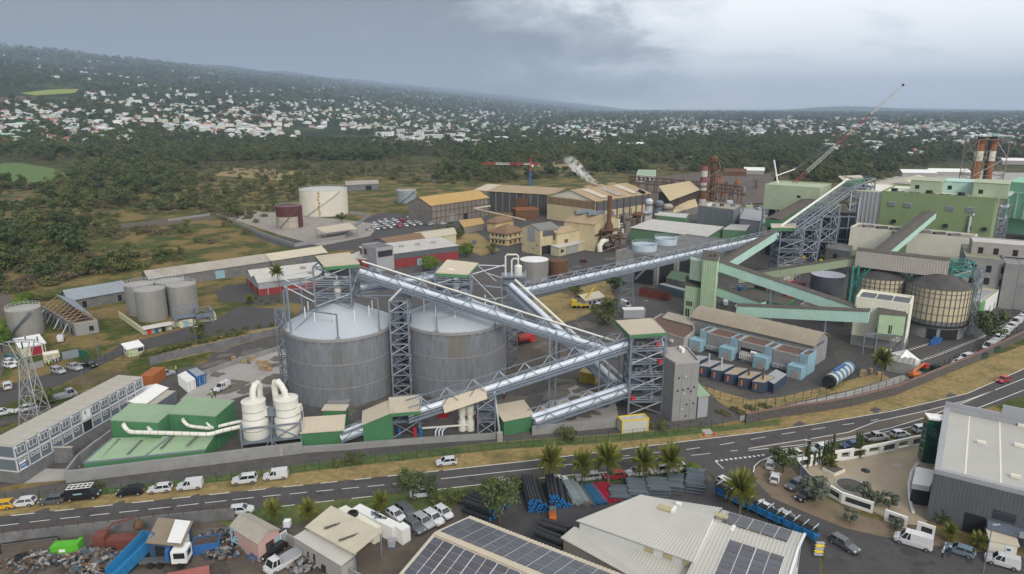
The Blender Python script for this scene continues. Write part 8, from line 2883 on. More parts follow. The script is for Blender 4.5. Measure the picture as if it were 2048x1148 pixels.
for a in(('hatchback',(1541,934),(6,-22),'white','white car at the street corner, nearest the junction'),('hatchback',(1549,961),(4,-22),'white','white car second from the junction on the street corner'),('suv',(1591,976),(-20,8),'grey','dark grey SUV by the pale garden wall'),('estate',(1612,997),(-20,8),'black','dark car under the olive tree'),('hatchback',(1585,915),LT_,'white','white car behind the plaza wall corner'),('small_van',(1642,905),LT_,'white','white van behind the cypresses'),('hatchback',(1702,896),LT_,'blue','dark blue car behind the white frame wall'),('pickup',(1752,880),RT_,'silver','silver pickup behind the white frame wall'),('hatchback',(1799,873),RT_,'white','white car behind the frame wall nearer the pickup'),('suv',(1845,864),RT_,'white','white SUV behind the frame wall by the glass tower'),('estate',(1687,1094),(24,14),'grey','grey estate car at the yellow striped ramp'),('panel_van',(1825,1090),(-30,-9),'white','long white panel van on the side street'),('hatchback',(1918,1107),(-28,-9),'steel','blue grey hatchback beside two people'),('small_van',(2003,1130),(-28,-8),'white','white small van at the cream street hut'),('hatchback',(1452,973),(20,12),'white','white car behind the first blue pipe rack'),('hatchback',(1490,1008),(20,11),'teal','teal car behind the corner palm'),('hatchback',(1531,1024),(20,11),'white','white car behind the middle blue pipe rack'),('hatchback',(1573,1042),(20,11),'silver','silver car behind the end of the blue pipe racks'),('hatchback',(2006,764),(-24,8),'red','red car driving on the main road'),('suv',(117,746),(22,6),'silver','grey SUV on the grass by the green gate'),('pickup',(149,739),(22,6),'silver','silver pickup between SUV and black pickup'),('pickup',(179,733),(22,6),'black','black pickup beside the green gate'),('small_van',(122,682),(2,-12),'white','white van on dry grass by the roofless ruin'),('suv',(16,776),(-3,-16),'white','white SUV left of the pylon'),('small_van',(445,779),(-20,10),'white','white van on the yard by the concrete slab'),('suv',(332,752),(22,-5),'silver','silver SUV behind the white container'),('estate',(52,822),(-22,5),'white','white car behind the pylon base'),('estate',(4,830),(22,-4),'white','white car at the picture edge below the gravel track'),('flatbed_truck',(128,797),(24,-6),'silver','pale tow truck on the track behind the site offices'),('hatchback',(20,735),(20,5),'white','white car in the row left of the pylon, nearest'),('hatchback',(21,728),(20,5),'white','white car in the row left of the pylon, middle'),('hatchback',(24,719),(20,5),'teal','dark car in the row left of the pylon, farthest'),('small_van',(1195,617),(-14,6),'white','white van at the portacabin'),('panel_van',(1250,614),(14,6),'white','white truck at the conveyor trestle'),('small_van',(1450,610),(-4,-12),'white','white van beside the green tower'),('small_van',(1482,616),(-18,2),'white','white van beneath the short mint gallery'),('hatchback',(1168,525),(18,-2),'maroon','maroon car on the mill yard'),('suv',(862,450),(12,-4),'white','white car against the gridded mill warehouse'),('hatchback',(886,449),(14,-2),'white','white car along the gridded mill warehouse'),('hatchback',(1012,463),(10,-4),'white','white van by the dark mill shed'),('estate',(948,487),(-2,10),'blue','dark blue car at the mill entrance road'),('hatchback',(1916,729),(-20,5),'white','white hatchback at the end of the works car row'),('small_van',(1931,720),(-20,5),'white','white van behind the white hatchback at the works wall'),('hatchback',(1948,716),(-20,6),'grey','dark car between white van and red car'),('hatchback',(1962,711),(-20,6),'red','red car in the works car row')):
 car(*a)
for k in range(9):
 car('small_van' if k%3 else 'panel_van',(1978+9.0*k,698-8.2*k),(-20,8),'white','white van in the tight row inside the works wall','white vans in the works row')
for k in range(30):
 r,c=k//8,k%8
 car(('hatchback','small_van','suv')[k%3],(738+14.5*c+7*r+random.uniform(-2,2),461-5.2*r-1.6*c),(12,5),random.choice(('white','white','white','silver','white','red')),'small car in the crowded car park beside the gridded warehouse','cars in the mill car park')
q=PROTO['panel_van'].matrix_basis
v_=PROTO['panel_van']
fr=MB()
for k in range(6):
 fr.beam((-2.2+.75*k,-.8,2.42),(-2.2+.75*k,.8,2.42),.1)
for s in(-.8,0,.8):
 fr.beam((-2.3,s,2.42),(1.6,s,2.42),.09)
ORG[v_.name]=Vector()
part('roof_rack',fr,WHITEP,v_)
part('blue_emblem',MB().bx(-1.2,.2,-1.0,-.96,1.3,1.55),SKYB,v_)
q=G(362,1128)
t=thing('lorry','white lorry cab with blue hook frame in the scrap yard','lorry',q)
part('cab',MB().box((q.x+.3,q.y,1.9),(2.2,2.3,2.0),.1),WHITEP,t)
part('windscreen',MB().box((q.x+.5,q.y-1.16,2.2),(1.6,.06,.9),.1),CARGL,t)
part('side_window',MB().box((q.x+1.42,q.y+.1,2.2),(.06,1.2,.8),.1),CARGL,t)
part('chassis',MB().box((q.x-3.2,q.y-.3,.9),(5,1.2,.4),.1),GREYD,t)
part('hook_frame',MB().box((q.x-1.5,q.y,2.0),(.5,2.0,1.8),.1),BLUEP,t)
for x in(.4,-2.6,-4.0):
 for s in(-1.1,1.1):
  part('wheel',MB().tube((q.x+x,q.y+s-.15,.5),(q.x+x,q.y+s+.15,.5),.5,12),RUBBER,t,True)
q=G(1828,756)
t=thing('boom_lift','orange boom lift folded beside the concrete cabin','boom lift',q)
part('base',MB().box((q.x,q.y,.9),(2.4,1.9,.9),.3),ORNG,t)
part('boom',MB().beam((q.x-.6,q.y,1.5),(q.x+4.2,q.y+3.4,2.6),.4),ORNG,t)
part('basket',MB().box((q.x+4.8,q.y+3.6,1.9),(1.2,1.0,1.1),.5),REDB,t)
for i in(-.9,.9):
 for j in(-.9,.9):
  part('wheel',MB().tube((q.x+i,q.y+j-.15,.42),(q.x+i,q.y+j+.15,.42),.42,12),RUBBER,t,True)
q=G(1046,690)
t=thing('red_lorry','red lorry tank behind the patched silo','lorry',q)
part('tank_body',MB().tube((q.x-1.6,q.y,1.9),(q.x+1.8,q.y+2,1.9),1.2,12),mat('lorry red',(.3,.04,.03),.6),t,True)
part('cab',MB().box((q.x+2.3,q.y+2.2,1.7),(1.6,2.2,2.2),.5),REDB,t)
part('chassis',MB().box((q.x,q.y+1,.6),(6,1.6,.4),.5),DARK,t)
# -------------- people
def person_mesh():
 V=[(0,0,.95),(0,0,1.2),(0,0,1.42),(0,0,1.52),(0,.02,1.66),(.19,0,1.4),(.27,.02,1.13),(.26,.12,.9),(-.19,0,1.4),(-.27,.02,1.13),(-.26,.1,.9),(.1,0,.88),(.11,.02,.48),(.12,0,.06),(.12,.14,.04),(-.1,0,.88),(-.11,.02,.48),(-.13,0,.06),(-.13,.14,.04)]
 Eg=[(0,1),(1,2),(2,3),(3,4),(2,5),(5,6),(6,7),(2,8),(8,9),(9,10),(0,11),(11,12),(12,13),(13,14),(0,15),(15,16),(16,17),(17,18)]
 R=[.15,.15,.16,.06,.11,.075,.055,.045,.075,.055,.045,.1,.07,.05,.05,.1,.07,.05,.05]
 me=bpy.data.meshes.new('person')
 me.from_pydata(V,Eg,[])
 o=bpy.data.objects.new('person',me)
 COL.objects.link(o)
 o.modifiers.new('s','SKIN')
 for i,r in enumerate(R):
  me.skin_vertices[0].data[i].radius=(r,r)
 me.skin_vertices[0].data[0].use_root=True
 o.modifiers.new('d','SUBSURF').levels=1
 out=bpy.data.meshes.new_from_object(o.evaluated_get(bpy.context.evaluated_depsgraph_get()))
 bpy.data.objects.remove(o)
 return out
PM=person_mesh()
NAVY=mat('navy work clothes',(.03,.04,.07),.9)
PM.materials.clear()
PM.materials.append(NAVY)
SKIN=mat('skin',(.3,.18,.12),.6)
HIVIS=mat('hi-vis yellow',(.62,.8,.04),.7)
VST=MB().lathe((0,0,0),[(.17,.96),(.19,1.2),(.2,1.4),(.09,1.47)],10,False).mesh('vest',smooth_=True)
HED=MB().lathe((0,.02,0),[(.03,1.53),(.09,1.58),(.115,1.68),(.1,1.72)],10).mesh('face',smooth_=True)
HED.materials.append(SKIN)
HLM=MB().lathe((0,.02,0),[(.15,1.7),(.13,1.74),(.11,1.8),(.03,1.84)],10).mesh('helmet',smooth_=True)
HLM.materials.append(WHITEP)
VMS={}
for px,m,lab in(((95,731),HIVIS,'person in yellow vest at the cream kiosk, nearest the pylon'),((99,734),HIVIS,'person in yellow vest at the kiosk, standing forward'),((102,730),HIVIS,'person in yellow vest at the kiosk between two others'),((108,729),BLUEP,'person in blue at the cream kiosk'),((114,727),BLUEP,'person in blue by the kiosk door'),((121,724),GREYD,'person in dark clothes at the kiosk corner'),((196,846),HIVIS,'person in yellow vest by the white door of the site offices, outer one'),((204,842),HIVIS,'person in yellow vest by the site offices, inner one'),((213,838),WHITEP,'person in white shirt by the site offices'),((222,836),HIVIS,'person in yellow vest at the court of the site offices'),((233,826),ORNG,'person in orange vest under the white canopy'),((424,797),HIVIS,'person in yellow vest on the yard by the white van'),((431,795),GREENF,'person in green on the yard by the white van'),((353,745),HIVIS,'person in yellow vest beside the white container'),((1244,857),HIVIS,'person in yellow vest behind the yellow trimmed container'),((1250,855),HIVIS,'second person in yellow vest behind the yellow trimmed container'),((1884,1116),WHITEP,'person in white top and blue trousers by the blue grey car'),((1897,1112),NAVY,'person in navy leaning at the blue grey car'),((1980,650),NAVY,'person in dark clothes on the works road'),((1008,800),REDB,'person in red on the conveyor walkway yard')):
 q=G(*px)
 t=thing('person',lab,'person',q,'people on the site')
 t.rotation_euler=(0,0,random.uniform(0,6))
 ORG[t.name]=Vector()
 piece('body',PM,t,(0,0,0))
 if m.name not in VMS:
  VMS[m.name]=VST.copy()
  VMS[m.name].materials.append(m)
 piece('vest',VMS[m.name],t,(0,0,0))
 piece('face',HED,t,(0,0,0))
 piece('helmet' if m in(HIVIS,ORNG)else 'cap',HLM,t,(0,0,0))
 # -------------- plants
def leaves(n,rx,ry,rz,s,cz,seed,hollow=.45,clumps=16,flat_=0):
 R=random.Random(seed)
 mb=MB()
 cl=[]
 for _ in range(clumps):
  while True:
   p=Vector((R.uniform(-1,1),R.uniform(-1,1),R.uniform(-.75,1)))
   if hollow<p.length<1:
    break
  cl.append((p,R.uniform(.3,.5)))
 for k in range(n):
  c,r=cl[k%clumps]
  d=Vector((R.gauss(0,1),R.gauss(0,1),R.gauss(0,1))).normalized()*r*R.random()**.4
  p=c+d
  q=Vector((p.x*rx,p.y*ry,p.z*rz+cz))
  if q.z<.05:
   continue
  nrm=(d.normalized()+Vector((R.gauss(0,.5),R.gauss(0,.5),R.gauss(0,.5)+.3))).normalized()
  a=nrm.orthogonal().normalized()
  a=Matrix.Rotation(R.uniform(0,6),3,nrm)@a
  b=nrm.cross(a)
  w=s*R.uniform(.6,1.3)
  mb.add((q-a*w,q-b*w*.6,q+a*w,q+b*w*.6),((0,1,2,3),))
 return mb
def trunk_mb(h,r,seed,br=5):
 R=random.Random(seed)
 top=Vector((R.uniform(-.3,.3),R.uniform(-.3,.3),h))
 mb=MB().tube((0,0,-.2),top*.6,r,7,r*.7).tube(top*.6,top,r*.7,7,r*.4)
 for k in range(br):
  a=k*6.28/br+R.random()
  mb.tube(top*.6,top*.8+Vector((cos(a)*h*.35,sin(a)*h*.35,h*R.uniform(.2,.45))),r*.42,5,r*.12)
 return mb
def tree_proto(name,lm,n,rx,rz,s,cz,th,tr,seed,**k):
 cm=leaves(n,rx,rx,rz,s,cz,seed,**k).mesh('crown')
 cm.materials.append(lm)
 tm=trunk_mb(th,tr,seed).mesh('trunk',smooth_=True)
 tm.materials.append(TRUNK)
 return name,cm,tm
TP={'dark':tree_proto('broadleaf_tree',LEAF_D,1500,3.6,2.9,.34,4.6,4.0,.28,1),'mid':tree_proto('broadleaf_tree',LEAF_M,1500,3.2,2.6,.32,4.0,3.4,.24,2),'clip':tree_proto('clipped_tree',LEAF_B,2200,3.0,2.3,.24,3.2,2.2,.25,3,hollow=.7,clumps=40),'bush':tree_proto('bush',LEAF_S,700,2.4,1.5,.28,1.2,.9,.12,4),'green_bush':tree_proto('bush',LEAF_M,700,2.2,1.5,.26,1.2,.9,.12,5),'dry':tree_proto('dry_bush',LEAF_T,600,2.6,1.4,.26,1.2,1.2,.1,6),'olive':tree_proto('olive_tree',LEAF_O,1500,1.7,1.5,.2,2.3,1.6,.16,7),'cypress':tree_proto('cypress',LEAF_D,900,.38,2.6,.16,2.7,1.0,.1,8,hollow=.1),'feather':tree_proto('feathery_tree',LEAF_D,1300,2.4,2.6,.22,4.6,4.4,.2,9,clumps=26)}
def tree(kind,loc,sc,label,group=None,cat='tree'):
 name,cm,tm=TP[kind]
 t=thing(name,label,cat,loc,group)
 t.rotation_euler=(0,0,random.uniform(0,6.28))
 t.scale=(sc,sc,sc*random.uniform(.85,1.1))
 ORG[t.name]=Vector()
 piece('trunk' if cat=='tree' else 'stem',tm,t,(0,0,0))
 return piece('crown' if cat=='tree' else 'leaves',cm,t,(0,0,0))
def frond_mb(L,droop,seed):
 R=random.Random(seed)
 mb=MB()
 pts=[]
 for i in range(11):
  f=i/10
  pts.append(Vector((L*f*cos(droop*f*.6),0,L*(.55*f-droop*.62*f*f))))
 mb.path(pts,.035,4,False)
 for i in range(1,44):
  f=i/44
  p=pts[int(f*10)].lerp(pts[min(10,int(f*10)+1)],f*10%1)
  w=L*.22*sin(pi*min(1,f*.9+.12))+.08
  for s in(-1,1):
   e=p+Vector((.34*w+.1,s*w,-w*R.uniform(.35,.75)))
   mb.add((p+Vector((-.05,0,0)),p+Vector((.07,0,0)),e),((0,1,2),))
 return mb
FR=[frond_mb(3.0,d,i).mesh('frond')for i,d in enumerate((.35,.75,1.15,1.5))]
for m in FR:
 m.materials.append(LEAF_P)
def palm(px,top,label,sc=1.0,n=26,lean=0,name='coconut_palm',group='coconut palms'):
 g=G(*px)
 h=ZAT(top,g)
 lean=lean or random.uniform(-.5,.5)*(h>4)
 t=thing(name,label,'palm',g,group)
 pts=[g+Vector((lean*(k/6)**2,0,h*k/6))for k in range(7)]
 part('trunk',MB().path(pts,.16*sc,8),PALMT,t,True)
 a0=random.uniform(0,6)
 for k in range(n):
  f=min(.99,k/n+random.uniform(-.06,.06))if k else 0
  a=a0+k*2.4+random.uniform(-.25,.25)
  m=FR[min(3,int(f*4))]
  sc2=sc*(1.25 if name=='coconut_palm' else 1)
  M=Matrix.Translation(pts[-1]+Zv(-.1))@Matrix.Rotation(a,4,'Z')@Matrix.Rotation(-1.0+1.25*f,4,'Y')@Matrix.Scale(sc2,4)
  piece('frond',m,t,None,M=M)
palm((1098,972),925,'yellowest coconut palm by the black pipe stack',1.0)
palm((1164,968),930,'shortest coconut palm, second along the pipe yard fence',.85)
palm((1216,970),922,'coconut palm above the red hatchback',1.05)
palm((1286,962),925,'coconut palm above the slate pipes',.95)
palm((1338,958),922,'coconut palm nearest the street corner',1.0)
palm((1478,1042),980,'coconut palm standing among the blue pipe racks',1.05)
palm((1762,762),722,'coconut palm beside the concrete cabin and crates',1.0)
palm((562,596),545,'tall slim leaning palm in front of the grey and red warehouse',.95,lean=-.8)
for px,top,lab in(((548,1046),1022,'bushy palm behind the pink house'),((618,1042),1022,'bushy palm between pink house and workshop'),((762,1024),1005,'bushy palm behind the white containers'),((500,606),600,'short spreading palm on the lawn by the grey and red warehouse'),((1898,1082),1066,'yellow palm clump beside the white van'),((1955,1098),1082,'yellow palm clump by the street hut'),((1885,1048),1036,'yellow palm clump at the warehouse corner'),((1660,936),926,'small palm in the plaza planter'),((1716,912),902,'small palm along the plaza wall')):
 palm(px,top,lab,.62 if px[0]>1600 else.8,22,0,'fan_palm','short garden palms')
for k,(px,w)in enumerate((((1612,934),1),((1646,928),.8),((1654,927),.85),((1662,926),.95),((1710,916),.9),((1716,915),.95),((1628,932),.55),((1636,930),.6))):
 tree('cypress',G(*px),w*1.15,['tall cypress at the plaza wall corner','cypress in the plaza trio, first','cypress in the plaza trio, middle','tallest cypress of the plaza trio','cypress of the plaza pair, first','cypress of the plaza pair, nearer the pickup','stunted cypress beside the tall corner one','stunted cypress before the trio'][k],'slim cypresses of the plaza')
for kind,px,sc,lab in(('clip',(860,541),1.25,'round clipped bright green tree before the red warehouse doors'),('clip',(932,514),1.15,'round clipped bright green tree at the red warehouse end'),('mid',(1212,648),1.35,'round green tree by the white flat cabin'),('dark',(1975,688),1.25,'dark spreading tree in the works car row'),('dark',(1950,655),.8,'dark tree by the green workshop'),('feather',(826,1003),1.0,'feathery tree over the white SUV'),('feather',(858,1003),.7,'slim feathery tree beside the bigger one'),('feather',(999,1052),1.2,'bushy tree at the pipe yard'),('dark',(1566,945),.75,'dark rounded tree at the street corner'),('olive',(1630,1002),1.2,'olive tree over the dark car'),('olive',(1728,1000),.85,'olive tree on the plaza edge'),('olive',(1750,1012),.65,'olive tree at the frame wall gap'),('olive',(1778,1016),.75,'olive tree near the curved kerb wall'),('olive',(1700,1046),.65,'olive by the broken white frame'),('olive',(1792,1058),.6,'olive behind the white van'),('mid',(1152,590),.9,'green tree by the yellow crane'),('dark',(1228,585),.9,'dark tree below the long conveyor'),('mid',(401,676),.7,'young tree on the bank below the tanks'),('mid',(88,812),.8,'green tree behind the pylon'),('mid',(875,474),.9,'tree by the mill car park'),('mid',(918,478),.9,'tree at the cream roofed shed'),('mid',(903,466),.9,'tree at the dry corner by the orange roofed store'),('mid',(985,506),.8,'tree below the hip roofed office'),('dark',(684,444),.8,'small tree at the oil tank wall')):
 tree(kind,G(*px),sc,lab)
for kind,px,sc,wh in[('clip',(8+9*k,690-17*k),.8,'in the clipped row beside the squat steel tank')for k in range(6)]+[('green_bush',(60+12*k,603-k),.8,'behind the ruined store')for k in range(5)]+[('green_bush',(292+15*k,712-3.4*k),.55,'in the hedge on the bank above the dark wall')for k in range(14)]+[('green_bush',(675,932),.5,'small, at the mesh fence below the first shed'),('green_bush',(709,928),.8,'larger, at the mesh fence below the first shed'),('green_bush',(1136,876),.9,'at the mesh fence below the twin conveyor'),('green_bush',(1320,858),.7,'beside the yellow trimmed container'),('green_bush',(200,975),.5,'at the mesh fence behind the black van'),('clip',(1386,950),.4,'clipped round at the pipe yard corner')]+[('green_bush',(880+22*k+random.uniform(-5,5),1004-3.5*k+random.uniform(-5,5)),.55+.3*random.random(),'in the thicket between road and parked cars')for k in range(9)]+[('green_bush',(1376+8*k,955+3*k),.4,'in the low hedge at the pipe yard corner')for k in range(4)]+[('bush',(1440+14*k,824-2*k+8*(k%2)),.4,'on the slope below the generators')for k in range(8)]+[('green_bush',(512+11*k,598+5*(k%3)),.35,'on the lawn by the grey and red warehouse')for k in range(6)]+[('green_bush',(440+26*k,664-3*k),.4,'along the access road below the tanks')for k in range(5)]:
 tree(kind,G(*px),sc,'green bush '+wh,'green bushes '+wh,'bush')
 # -------------- the wild scrub: nearest bushes one by one, the rest as cover
LIM=[(-400,640),(0,592),(60,582),(280,538),(480,492),(520,440),(600,398),(700,357),(760,352),(820,372),(960,366),(1000,366),(1100,356),(1250,350),(1310,345),(1480,344),(1560,352),(1600,366),(1720,366),(1800,350),(1900,326),(2048,318),(2500,330)]
def proj(p):
 x,y,z=p[0],p[1],p[2]-CAMH
 d=y*cos(TH)-z*sin(TH)
 return CXP+FOC*x/d,CYP-FOC*(y*sin(TH)+z*cos(TH))/d
def wild(p):
 X,Y=proj(p)
 for(a,b),(c,d)in zip(LIM,LIM[1:]):
  if a<=X<c:
   return Y<b+(d-b)*(X-a)/(c-a)
 return False
def infield(X,Y):
 return(X<150 and 322<Y<372)or(X<30 and 310<Y<326)or(240<X<440 and 428<Y<457)or(0<X<160 and 178<Y<200)
RR=random.Random(5)
sites=[]
while len(sites)<11500:
 y=235+1150*RR.random()**1.25
 x=RR.uniform(-.9,.9)*(y+60)
 z=terr(x,y)
 if not wild((x,y,z)):
  continue
 X,Y=proj((x,y,z))
 if infield(X,Y)or not-140<X<2190:
  continue
 f=mnoise.noise((x/70,y/70,7))+.5*mnoise.noise((x/22,y/22,2))
 if f<-.02 and RR.random()>.1:
  continue
 r=RR.random()
 far=smooth(430,750,y)
 kind='dark' if r<.09+.12*far else 'mid' if r<.2+.28*far else 'green_bush' if r<.5 else 'dry' if r>.77 else 'bush'
 sc=RR.choice((.5,.6,.7,.8,.9,1.0,1.2,1.45,1.8))*RR.uniform(.9,1.1)if kind in('dark','mid')else RR.uniform(.5,1.4)
 if(400<X<870 and 322<Y<445)or(170<X<570 and 425<Y<535):
  if RR.random()<.34+.3*mnoise.noise((x/45,y/45,6)):
   continue
  sc*=.8
  if kind=='dark':
   kind='bush'
 sites.append((y,x,z,kind,sc))
sites.sort()
CROWNS={}
near={'dark':'dark tree standing in the scrub beyond the works','mid':'green tree standing in the scrub beyond the works','bush':'olive green thorn bush in the scrub','green_bush':'leafy green bush in the scrub','dry':'bare brown bush in the scrub'}
for(y,x,z,kind,sc)in sites[:330]:
 CROWNS.setdefault(kind,tree(kind,(x,y,z),sc,near[kind],near[kind].split(' in ')[0]+' kind, in the scrub','tree' if kind in('dark','mid')else 'bush'))
for k in('dark','mid','bush','green_bush','dry'):
 if k not in CROWNS:
  CROWNS[k]=tree(k,(sites[400][1],sites[400][0],0),1,near[k],None,'bush')
def scatter(name,pts,protos):
 me=bpy.data.meshes.new(name)
 me.from_pydata([p[:3]for p in pts],[],[])
 for an,ty,vals in(('which','INT',[p[3]for p in pts]),('size','FLOAT',[p[4]for p in pts]),('turn','FLOAT',[p[5]if len(p)>5 else RR.uniform(0,6.28)for p in pts])):
  me.attributes.new(an,ty,'POINT').data.foreach_set('value',vals)
 o=link(name,me)
 o['kind']='stuff'
 ng=bpy.data.node_groups.new(name,'GeometryNodeTree')
 ng.interface.new_socket('Geometry',in_out='INPUT',socket_type='NodeSocketGeometry')
 ng.interface.new_socket('Geometry',in_out='OUTPUT',socket_type='NodeSocketGeometry')
 N,L=ng.nodes,ng.links
 gi,go=N.new('NodeGroupInput'),N.new('NodeGroupOutput')
 ip,j=N.new('GeometryNodeInstanceOnPoints'),N.new('GeometryNodeJoinGeometry')
 for ob in protos[::-1]:
  oi=N.new('GeometryNodeObjectInfo')
  oi.inputs['Object'].default_value=ob
  oi.inputs['As Instance'].default_value=True
  L.new(oi.outputs['Geometry'],j.inputs[0])
 L.new(gi.outputs[0],ip.inputs['Points'])
 L.new(j.outputs[0],ip.inputs['Instance'])
 ip.inputs['Pick Instance'].default_value=True
 for an,ty,sk in(('which','INT','Instance Index'),('size','FLOAT','Scale')):
  na=N.new('GeometryNodeInputNamedAttribute')
  na.data_type=ty
  na.inputs[0].default_value=an
  L.new(na.outputs[0],ip.inputs[sk])
 na=N.new('GeometryNodeInputNamedAttribute')
 na.inputs[0].default_value='turn'
 cx_=N.new('ShaderNodeCombineXYZ')
 L.new(na.outputs[0],cx_.inputs[2])
 L.new(cx_.outputs[0],ip.inputs['Rotation'])
 L.new(ip.outputs[0],go.inputs[0])
 o.modifiers.new('scatter','NODES').node_group=ng
 return o
KD=['dark','mid','bush','green_bush','dry']
PR=[CROWNS[k]for k in KD]
scatter('scrub',[(x,y,z,KD.index(k),s)for(y,x,z,k,s)in sites[330:]],PR)
# -------------- the town and its trees
def house_mb(w,d,h,rise,hip,two):
 wb=MB().bx(-w/2,w/2,-d/2,d/2,-1.5,h)
 if two:
  wb.bx(-w/2-w*.3,-w/2+.02,-d*.3,d*.4,-1.5,h*.55)
 rb=MB()
 o=.5
 if hip:
  k=d*.4
  vs=[(-w/2-o,-d/2-o,h),(w/2+o,-d/2-o,h),(w/2+o,d/2+o,h),(-w/2-o,d/2+o,h),(-w/2+k,0,h+rise),(w/2-k,0,h+rise)]
  rb.add(vs,((0,1,5,4),(1,2,5),(2,3,4,5),(3,0,4),(3,2,1,0)))
 else:
  vs=[(-w/2-o,-d/2-o,h),(w/2+o,-d/2-o,h),(w/2+o,d/2+o,h),(-w/2-o,d/2+o,h),(-w/2-o,0,h+rise),(w/2+o,0,h+rise)]
  rb.add(vs,((0,1,5,4),(1,2,5),(2,3,4,5),(3,0,4),(3,2,1,0)))
 if two:
  rb.bx(-w*.84,-w/2+.03,-d*.35,d*.45,h*.55,h*.55+.25)
 return wb,rb
WALLS=[mat('house white',(.68,.68,.66),.8,rand=.12),mat('house cream',(.58,.52,.42),.8,rand=.12),mat('house grey',(.42,.43,.44),.8,rand=.12)]
ROOFS=[mat('tin roof white',(.68,.70,.72),.6,rand=.15),mat('tin roof grey',(.42,.44,.46),.6,rand=.2),mat('tin roof rust',(.36,.14,.09),.8,rand=.25),mat('tin roof red',(.36,.07,.07),.7,rand=.2),mat('tin roof pale',(.55,.56,.55),.6,rand=.15),mat('tin roof green',(.3,.48,.4),.7,rand=.2)]
HP=[]
for i,(w,d,h,ri,hp,tw,wi,ro_,desc)in enumerate(((13,9,3.4,1.8,1,1,0,0,'white house with white hipped roof'),(11,9,5.8,1.6,0,0,0,1,'tall white house with grey gabled roof'),(14,8,3.2,1.6,0,1,1,4,'cream house with pale gabled roof'),(11,9,5.6,1.8,1,0,0,2,'white house with rust coloured roof'),(10,8,3.3,1.4,0,0,2,3,'grey house with red roof'),(18,10,6.2,1.2,0,1,0,0,'long white block with white roof'),(12,9,6.0,1.6,1,1,1,5,'cream house with pale green roof'))):
 wb,rb=house_mb(w,d,h,ri,hp,tw)
 wm,rm=wb.mesh('wall'),rb.mesh('roof')
 wm.materials.append(WALLS[wi])
 rm.materials.append(ROOFS[ro_])
 jm=MB()
 jm.add(wb.v,wb.f).add(rb.v,rb.f)
 me=jm.mesh('far_house')
 me.materials.append(WALLS[wi])
 me.materials.append(ROOFS[ro_])
 me.polygons.foreach_set('material_index',[0]*len(wb.f)+[1]*len(rb.f))
 HP.append((wm,rm,me,desc,w,d,h))
HWIN=MB().box((0,0,0),(1.5,.12,1.2)).mesh('window')
HWIN.materials.append(GLASS)
def town(x,y):
 X,Y=proj((x,y,terr(x,y)))
 n=mnoise.noise((x/260,y/330,1.7))+.35*mnoise.noise((x/90,y/90,4))
 if y<760:
  return 0
 if X<760 and Y>300 or X>=760 and X<1200 and Y>292 or 1200<=X<1640 and Y>272 or X>=1640 and Y>318:
  return 0
 if X<160 and 170<Y<205:
  return 0
 band=exp(-((Y-(238 if X<900 else 245))/38)**2)*.9+.12
 if X>1150:
  band=max(band,.75*exp(-((Y-258)/45)**2))
 return max(0,band-.08+n*1.05)
HS,TS=[],[]
while len(HS)<4600:
 y=800+8200*RR.random()**2.3
 x=RR.uniform(-.85,.85)*y
 z=terr(x,y)
 X,Y=proj((x,y,z))
 if not-60<X<2110 or not wild((x,y,z)):
  continue
 if RR.random()<town(x,y)*.62:
  HS.append((y,x,z,RR.choice((0,0,1,1,2,2,3,3,4,5,0,6,6)),RR.uniform(.95,1.45),RR.choice((0,1.57))+.35+RR.uniform(-.2,.2)))
HS.sort()
for i,(y,x,z,k,s,rz)in enumerate(HS[:300]):
 wm,rm,me,desc,w,d,h=HP[k]
 t=thing('house',desc+' among the trees of the town','house',(x,y,z),'nearer houses of the town')
 t.rotation_euler=(0,0,rz)
 t.scale=(s,s,s)
 ORG[t.name]=Vector()
 piece('wall',wm,t,(0,0,0))
 piece('roof',rm,t,(0,0,0))
 if i<160:
  for q in range(3):
   for zz in(1.7,)if h<5 else(1.7,4.4):
    piece('window',HWIN,t,(-w*.3+q*w*.3,-d/2-.03,zz))
FH=[]
for k,(wm,rm,me,desc,w,d,h)in enumerate(HP):
 y,x,z,_,s,rz=HS[300+k]
 o=link('house',me)
 o.location=(x,y,z)
 o.rotation_euler=(0,0,rz)
 tag(o,desc+' among the trees of the town','house','nearer houses of the town')
 FH.append(o)
scatter('distant_town',[(x,y,z,k,s,rz)for(y,x,z,k,s,rz)in HS[307:]],FH)
while len(TS)<15000:
 y=900+9500*RR.random()**2.0
 x=RR.uniform(-.85,.85)*y
 z=terr(x,y)
 X,Y=proj((x,y,z))
 if not-60<X<2110 or infield(X,Y):
  continue
 if mnoise.noise((x/340,y/340,9))<-.28:
  continue
 big_=1+smooth(1500,6000,y)*1.6
 TS.append((x,y,z-.3,RR.choice((0,0,0,1,1,1,3)),RR.uniform(.8,2.1)*big_))
scatter('distant_woodland',TS,PR)
for k in range(15):
 px,row=752+21*(k%9)+6*(k//9),281-9*(k//9)-(k%3)*2
 q=G(px,row)
 w,d,h=random.uniform(19,26),13,random.choice((9,12,15))
 b=Bld('apartment_block','white flat apartment block, %s from the thorn wood side, %s row'%(('first','second','third','fourth','fifth','sixth','seventh','eighth','ninth')[k%9],'front' if k<9 else 'back'),'apartment block',[(q.x-w/2,q.y),(q.x+w/2,q.y-2),(q.x+w/2+2,q.y+d),(q.x-w/2+2,q.y+d+2)],h,WALLS[0],-2,'white apartment blocks')
 b.flat(ROOFS[0 if k%2 else 4],.6,WALLS[0])
 for j in range(int(h/3)):
  for i in range(4):
   b.on(0,1.5+i*w/4,3.4+i*w/4,.8+3*j,2.4+3*j,GREYD,'window')
